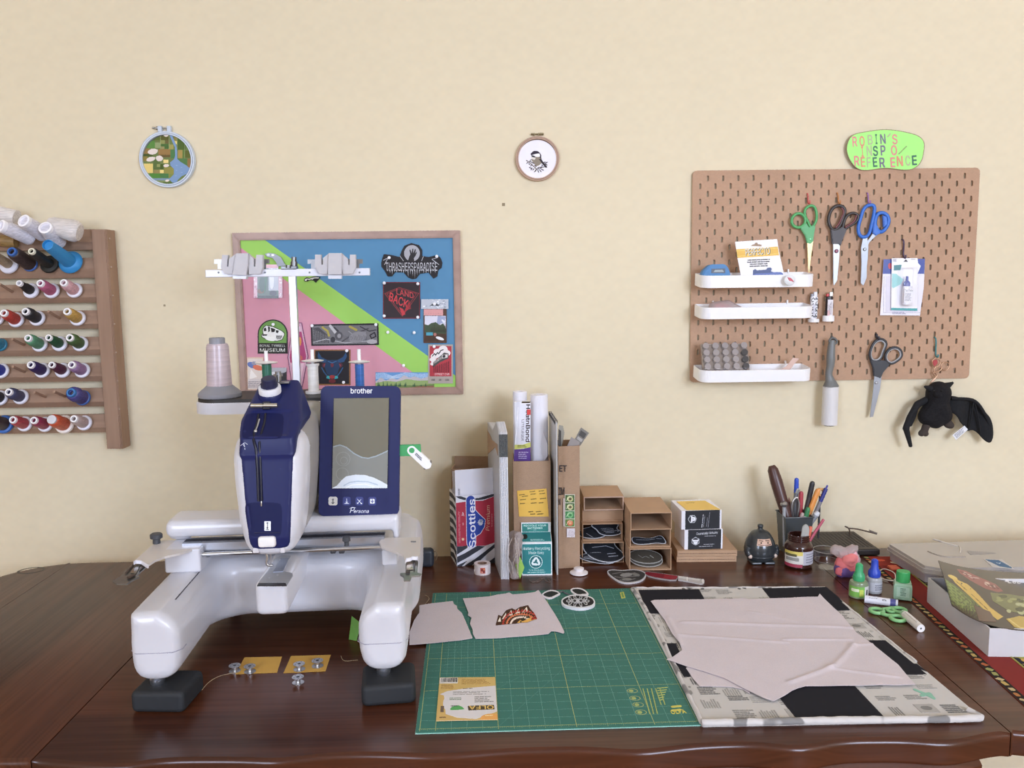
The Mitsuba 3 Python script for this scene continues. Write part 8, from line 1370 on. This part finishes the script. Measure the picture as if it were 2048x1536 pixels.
mesh_ = lump(o + V(-.006, -.006, .0165), .0205, (.012, 0, -.004), .006, 80, 3); put(cb_, 'purple_base', mesh_, mat('#5a3e78', .7), True, label='purple base'); 
g = np.random.default_rng(3); fm = blob([[o + V(0, 0, .052), o + V(-.022, .004, .062)], [o + V(0, 0, .052), o + V(.018, .0, .062)], [o + V(.018, .0, .062), o + V(.030, -.004, .034)]], [(.014, .012), (.014, .013), (.012, .007)], .003, 3); v = fm.vertices; fm.vertices += (fbm(v * 100, 3) - .5)[:, None] * V(.012, .006, .012); put(cb_, 'bag', fm, mat('#cdb4ac', .3), True, label='pale crinkled bag') if False else put(cb_, 'bag', fm, 'frosted_film', True, label='clear crinkled bag')
put(cb_, 'bag_knot', lump(o + V(.018, -.004, .052), .011, (.006, 0, -.012), .008, 110, 5), mat('#d89aa0', .5), True)
# glue bottles
def bottle(px, ax_, cap, body, label, rb, hb, cap_prof, stripe=None, sides=40, z0=0):
    o = tab(*px, z0); o = V(o[0], o[1] + rb * .85, TZ + z0 + .0005); t = thing('glue_bottle', label, 'bottle'); put(t, 'body', lathe([(0, 0), (rb * .92, 0), (rb, .002), (rb, hb * .82), (rb * .9, hb * .95), (rb * .6, hb), (0, hb)], sides, axis(o, V(0, 0, 1), (1, .4, 0))), mat(body, .2), 35); put(t, 'cap', lathe([(r, hb + z) for r, z in cap_prof], 24, axis(o, V(0, 0, 1))), mat(cap, .4), 40); return t, o
def oband(t, o_, a0, a1, z0, z1, r, col, name, lab=None):
    an = np.linspace(a0, a1, 14); v = [V(o_[0] + r * math.sin(a_), o_[1] - r * math.cos(a_), o_[2] + z) for z in (z0, z1) for a_ in an]; f_ = [q for i in range(13) for q in ([i, i + 1, 14 + i + 1], [i, 14 + i + 1, 14 + i])]; return put(t, name, trimesh.Trimesh(np.array(v), f_, process=False), mat(col, .45), True, lab)
t, o = bottle((1753, 1189), 0, '#2040b0', '#a8a8a8', 'glue bottle with a blue nozzle cap and grey body behind the green-capped one', .0175, .037, [(0, 0), (.0125, 0), (.0135, .003), (.0135, .012), (.0085, .020), (.0075, .038), (.004, .041), (0, .041)]); oband(t, o, -1.2, 1.2, .006, .027, .0179, '#bdbdc2', 'label', 'grey label')
for i in range(3): oband(t, o, -.3, 1.0, .010 + i * .005, .0125 + i * .005, .0182, '#8a8a92', 'text_line')
t, o = bottle((1723, 1199), 0, '#279a5c', '#7d8a68', 'green glue bottle with a green nozzle cap and bright green label', .0205, .038, [(0, 0), (.0115, 0), (.0128, .003), (.0128, .010), (.0118, .014), (.0085, .020), (.0078, .036), (.0045, .0395), (0, .0395)]); oband(t, o, -1.5, .25, .005, .029, .0209, '#6fae3a', 'label', 'bright green label'); oband(t, o, .25, 1.3, .005, .029, .0209, '#cfccc6', 'label', 'white label'); oband(t, o, -.3, .12, .008, .023, .0212, '#b8c83c', 'yellow_mark'); oband(t, o, -1.2, -.35, .017, .024, .0212, '#d8e0b8', 'lettering'); oband(t, o, .45, .7, .010, .022, .0212, '#5a5a58', 'barcode')
t, o = bottle((1814, 1203), 0, '#249a48', '#8fb494', 'square translucent green glue bottle with a plain green cap on the runner', .0262, .0385, [(0, 0), (.0145, 0), (.0145, .021), (.0135, .023), (0, .023)], None, 4, .0018); 
for i, (x, w_) in enumerate(((-.010, .006), (.003, .009))):
    for j in range(6): put(t, 'print_bar', mv(box(x, x + w_, -.0003, .0003, .010 + j * .0035, .012 + j * .0035), frame(o + V(.0, -.0205, 0), V(1, .05, 0), V(-.05, 1, 0))), mat('#5a8468', .5), False) if False else None
c45 = .0262 * math.cos(math.pi / 4); a0 = math.atan2(.4, 1)
for s, (u0_, w_, cl_c) in enumerate(((-.55, .5, '#a6c4aa'), (.25, .45, '#7fa486'))):
    th = a0 - math.pi / 4 * (3 if s == 0 else 1); n_ = V(math.cos(th), math.sin(th), 0); e_ = V(-n_[1], n_[0], 0); ctr = V(*o) + n_ * (c45 + .0003)
    k = Card([ctr + e_ * (c45 * (a_)) + V(0, 0, z) for a_, z in ((-.7, .030), (.7, .030), (.7, .008), (-.7, .008))], (70, 50), .0003); k.rect(0, 0, 70, 50, cl_c); k.lines(20, 6, 34, 6, 7, '#3f6a50', seed=s); k.put(t, 'label')
# glue stick, ring tool and white marker
def lying(pa, pb, r, parts, name, label, cat, h=0):
    a, b = tab(*pa, r + h), tab(*pb, r + h); d = b - a; t = thing(name, label, cat)
    for s0_, s1_, rr, c, nm in parts: q = a + d * s0_; L_ = np.linalg.norm(d) * (s1_ - s0_); put(t, nm, lathe([(0, 0), (rr * r * .96, 0), (rr * r, .0006), (rr * r, L_ - .0006), (rr * r * .96, L_), (0, L_)], 24, axis(q, d)), mat(c, .35), 40)
    return t, a, d
t, a, d = lying((1729, 1198), (1796, 1207), .0085, [(0, .77, 1, '#d2d0d6', 'body'), (.77, .93, 1.01, '#4a4a86', 'cap_band'), (.93, 1, .98, '#c8c8d0', 'end_cap')], 'glue_stick', 'white glue stick with a purple band lying in front of the glue bottles', 'glue stick')
P = lambda s, a_, z: a + d * s + V(0, -1, 0) * .0087 * math.cos(a_) + V(0, 0, 1) * .0087 * math.sin(a_)
k = Card([P(.06, .95, 0), P(.72, .95, 0), P(.72, .25, 0), P(.06, .25, 0)], (120, 22), .0004); k.rect(0, 0, 120, 22, '#d6d4da'); k.lines(6, 3, 62, 2, 9, '#3a3a40', th=.6, seed=2); k.rect(78, 4, 100, 18, '#4a4a50'); k.rect(84, 8, 94, 14, '#c8c8cc'); k.put(t, 'print')
t = thing('ring_tool', 'light green plastic tool with three finger rings on the table in front of the runner', 'tool'); RG = mat('#76b46c', .4); cz = .0045
for x, y, rx, ry in ((415, 810, .0135, .0135), (580, 805, .0130, .0130), (570, 865, .0145, .0145)):
    o = tab(*cR([(x, y)])[0], cz); put(t, 'ring', tube([V(o[0] + rx * math.cos(a_), o[1] + ry * math.sin(a_), TZ + cz) for a_ in np.linspace(0, 2 * math.pi, 29)[:-1]], .0040, 10, True), RG, True)
o = tab(*cR([(518, 808)])[0], cz); put(t, 'ring', tube([V(o[0] + .008 * math.cos(a_), o[1] + .009 * math.sin(a_), TZ + cz) for a_ in np.linspace(0, 2 * math.pi, 21)[:-1]], .0034, 8, True), RG, True)
put(t, 'bridge', [tube(spline([tab(*q, cz) for q in cR(p)], 5), .0042, 8) for p in ([(450, 830), (500, 845), (540, 848)],)], RG, True); put(t, 'bridge', tube(spline([tab(*q, cz) for q in cR([(605, 830), (618, 845), (625, 858)])], 5), .0042, 8), RG, True); put(t, 'bridge', tube(spline([tab(*q, cz) for q in cR([(455, 798), (490, 795), (520, 790), (548, 790)])], 5), .0038, 8), RG, True)
t, a, d = lying((1806, 1226), (1842, 1257), .0085, [(0, .12, .85, '#8fb48a', 'green_end'), (.12, 1, 1, '#d6d0c8', 'body')], 'white_marker', 'white marker pen beside the green ring tool, its end towards the front', 'pen'); put(t, 'end_mark', lathe([(0, .0003), (.0018, .0003), (0, .0008)], 12, axis(a + d, d)), mat('#1e2430', .4)); put(t, 'clip', rod(a + d * .2 + V(-.003, -.001, .0082), a + d * .85 + V(-.003, -.001, .0082), .0012, 8), mat('#c8c2ba', .4))
one('cord', tube(spline([tab(*q, .004) for q in cR([(428, 560), (470, 580), (530, 590), (552, 560), (520, 520), (470, 505), (440, 520)])], 6), .0016, 8), mat('#cfc4b8', .6), 'loop of white cord lying on the runner between the glue bottles', 'cord', smooth=True)
one('orange_block', mv(rbox(-.012, .012, -.012, .012, 0, .008, .003), tab(*cR([(545, 512)])[0], .002) + V(0, .004, 0)), mat('#c4562c', .6), 'small orange block on the runner behind the square green bottle', 'block')
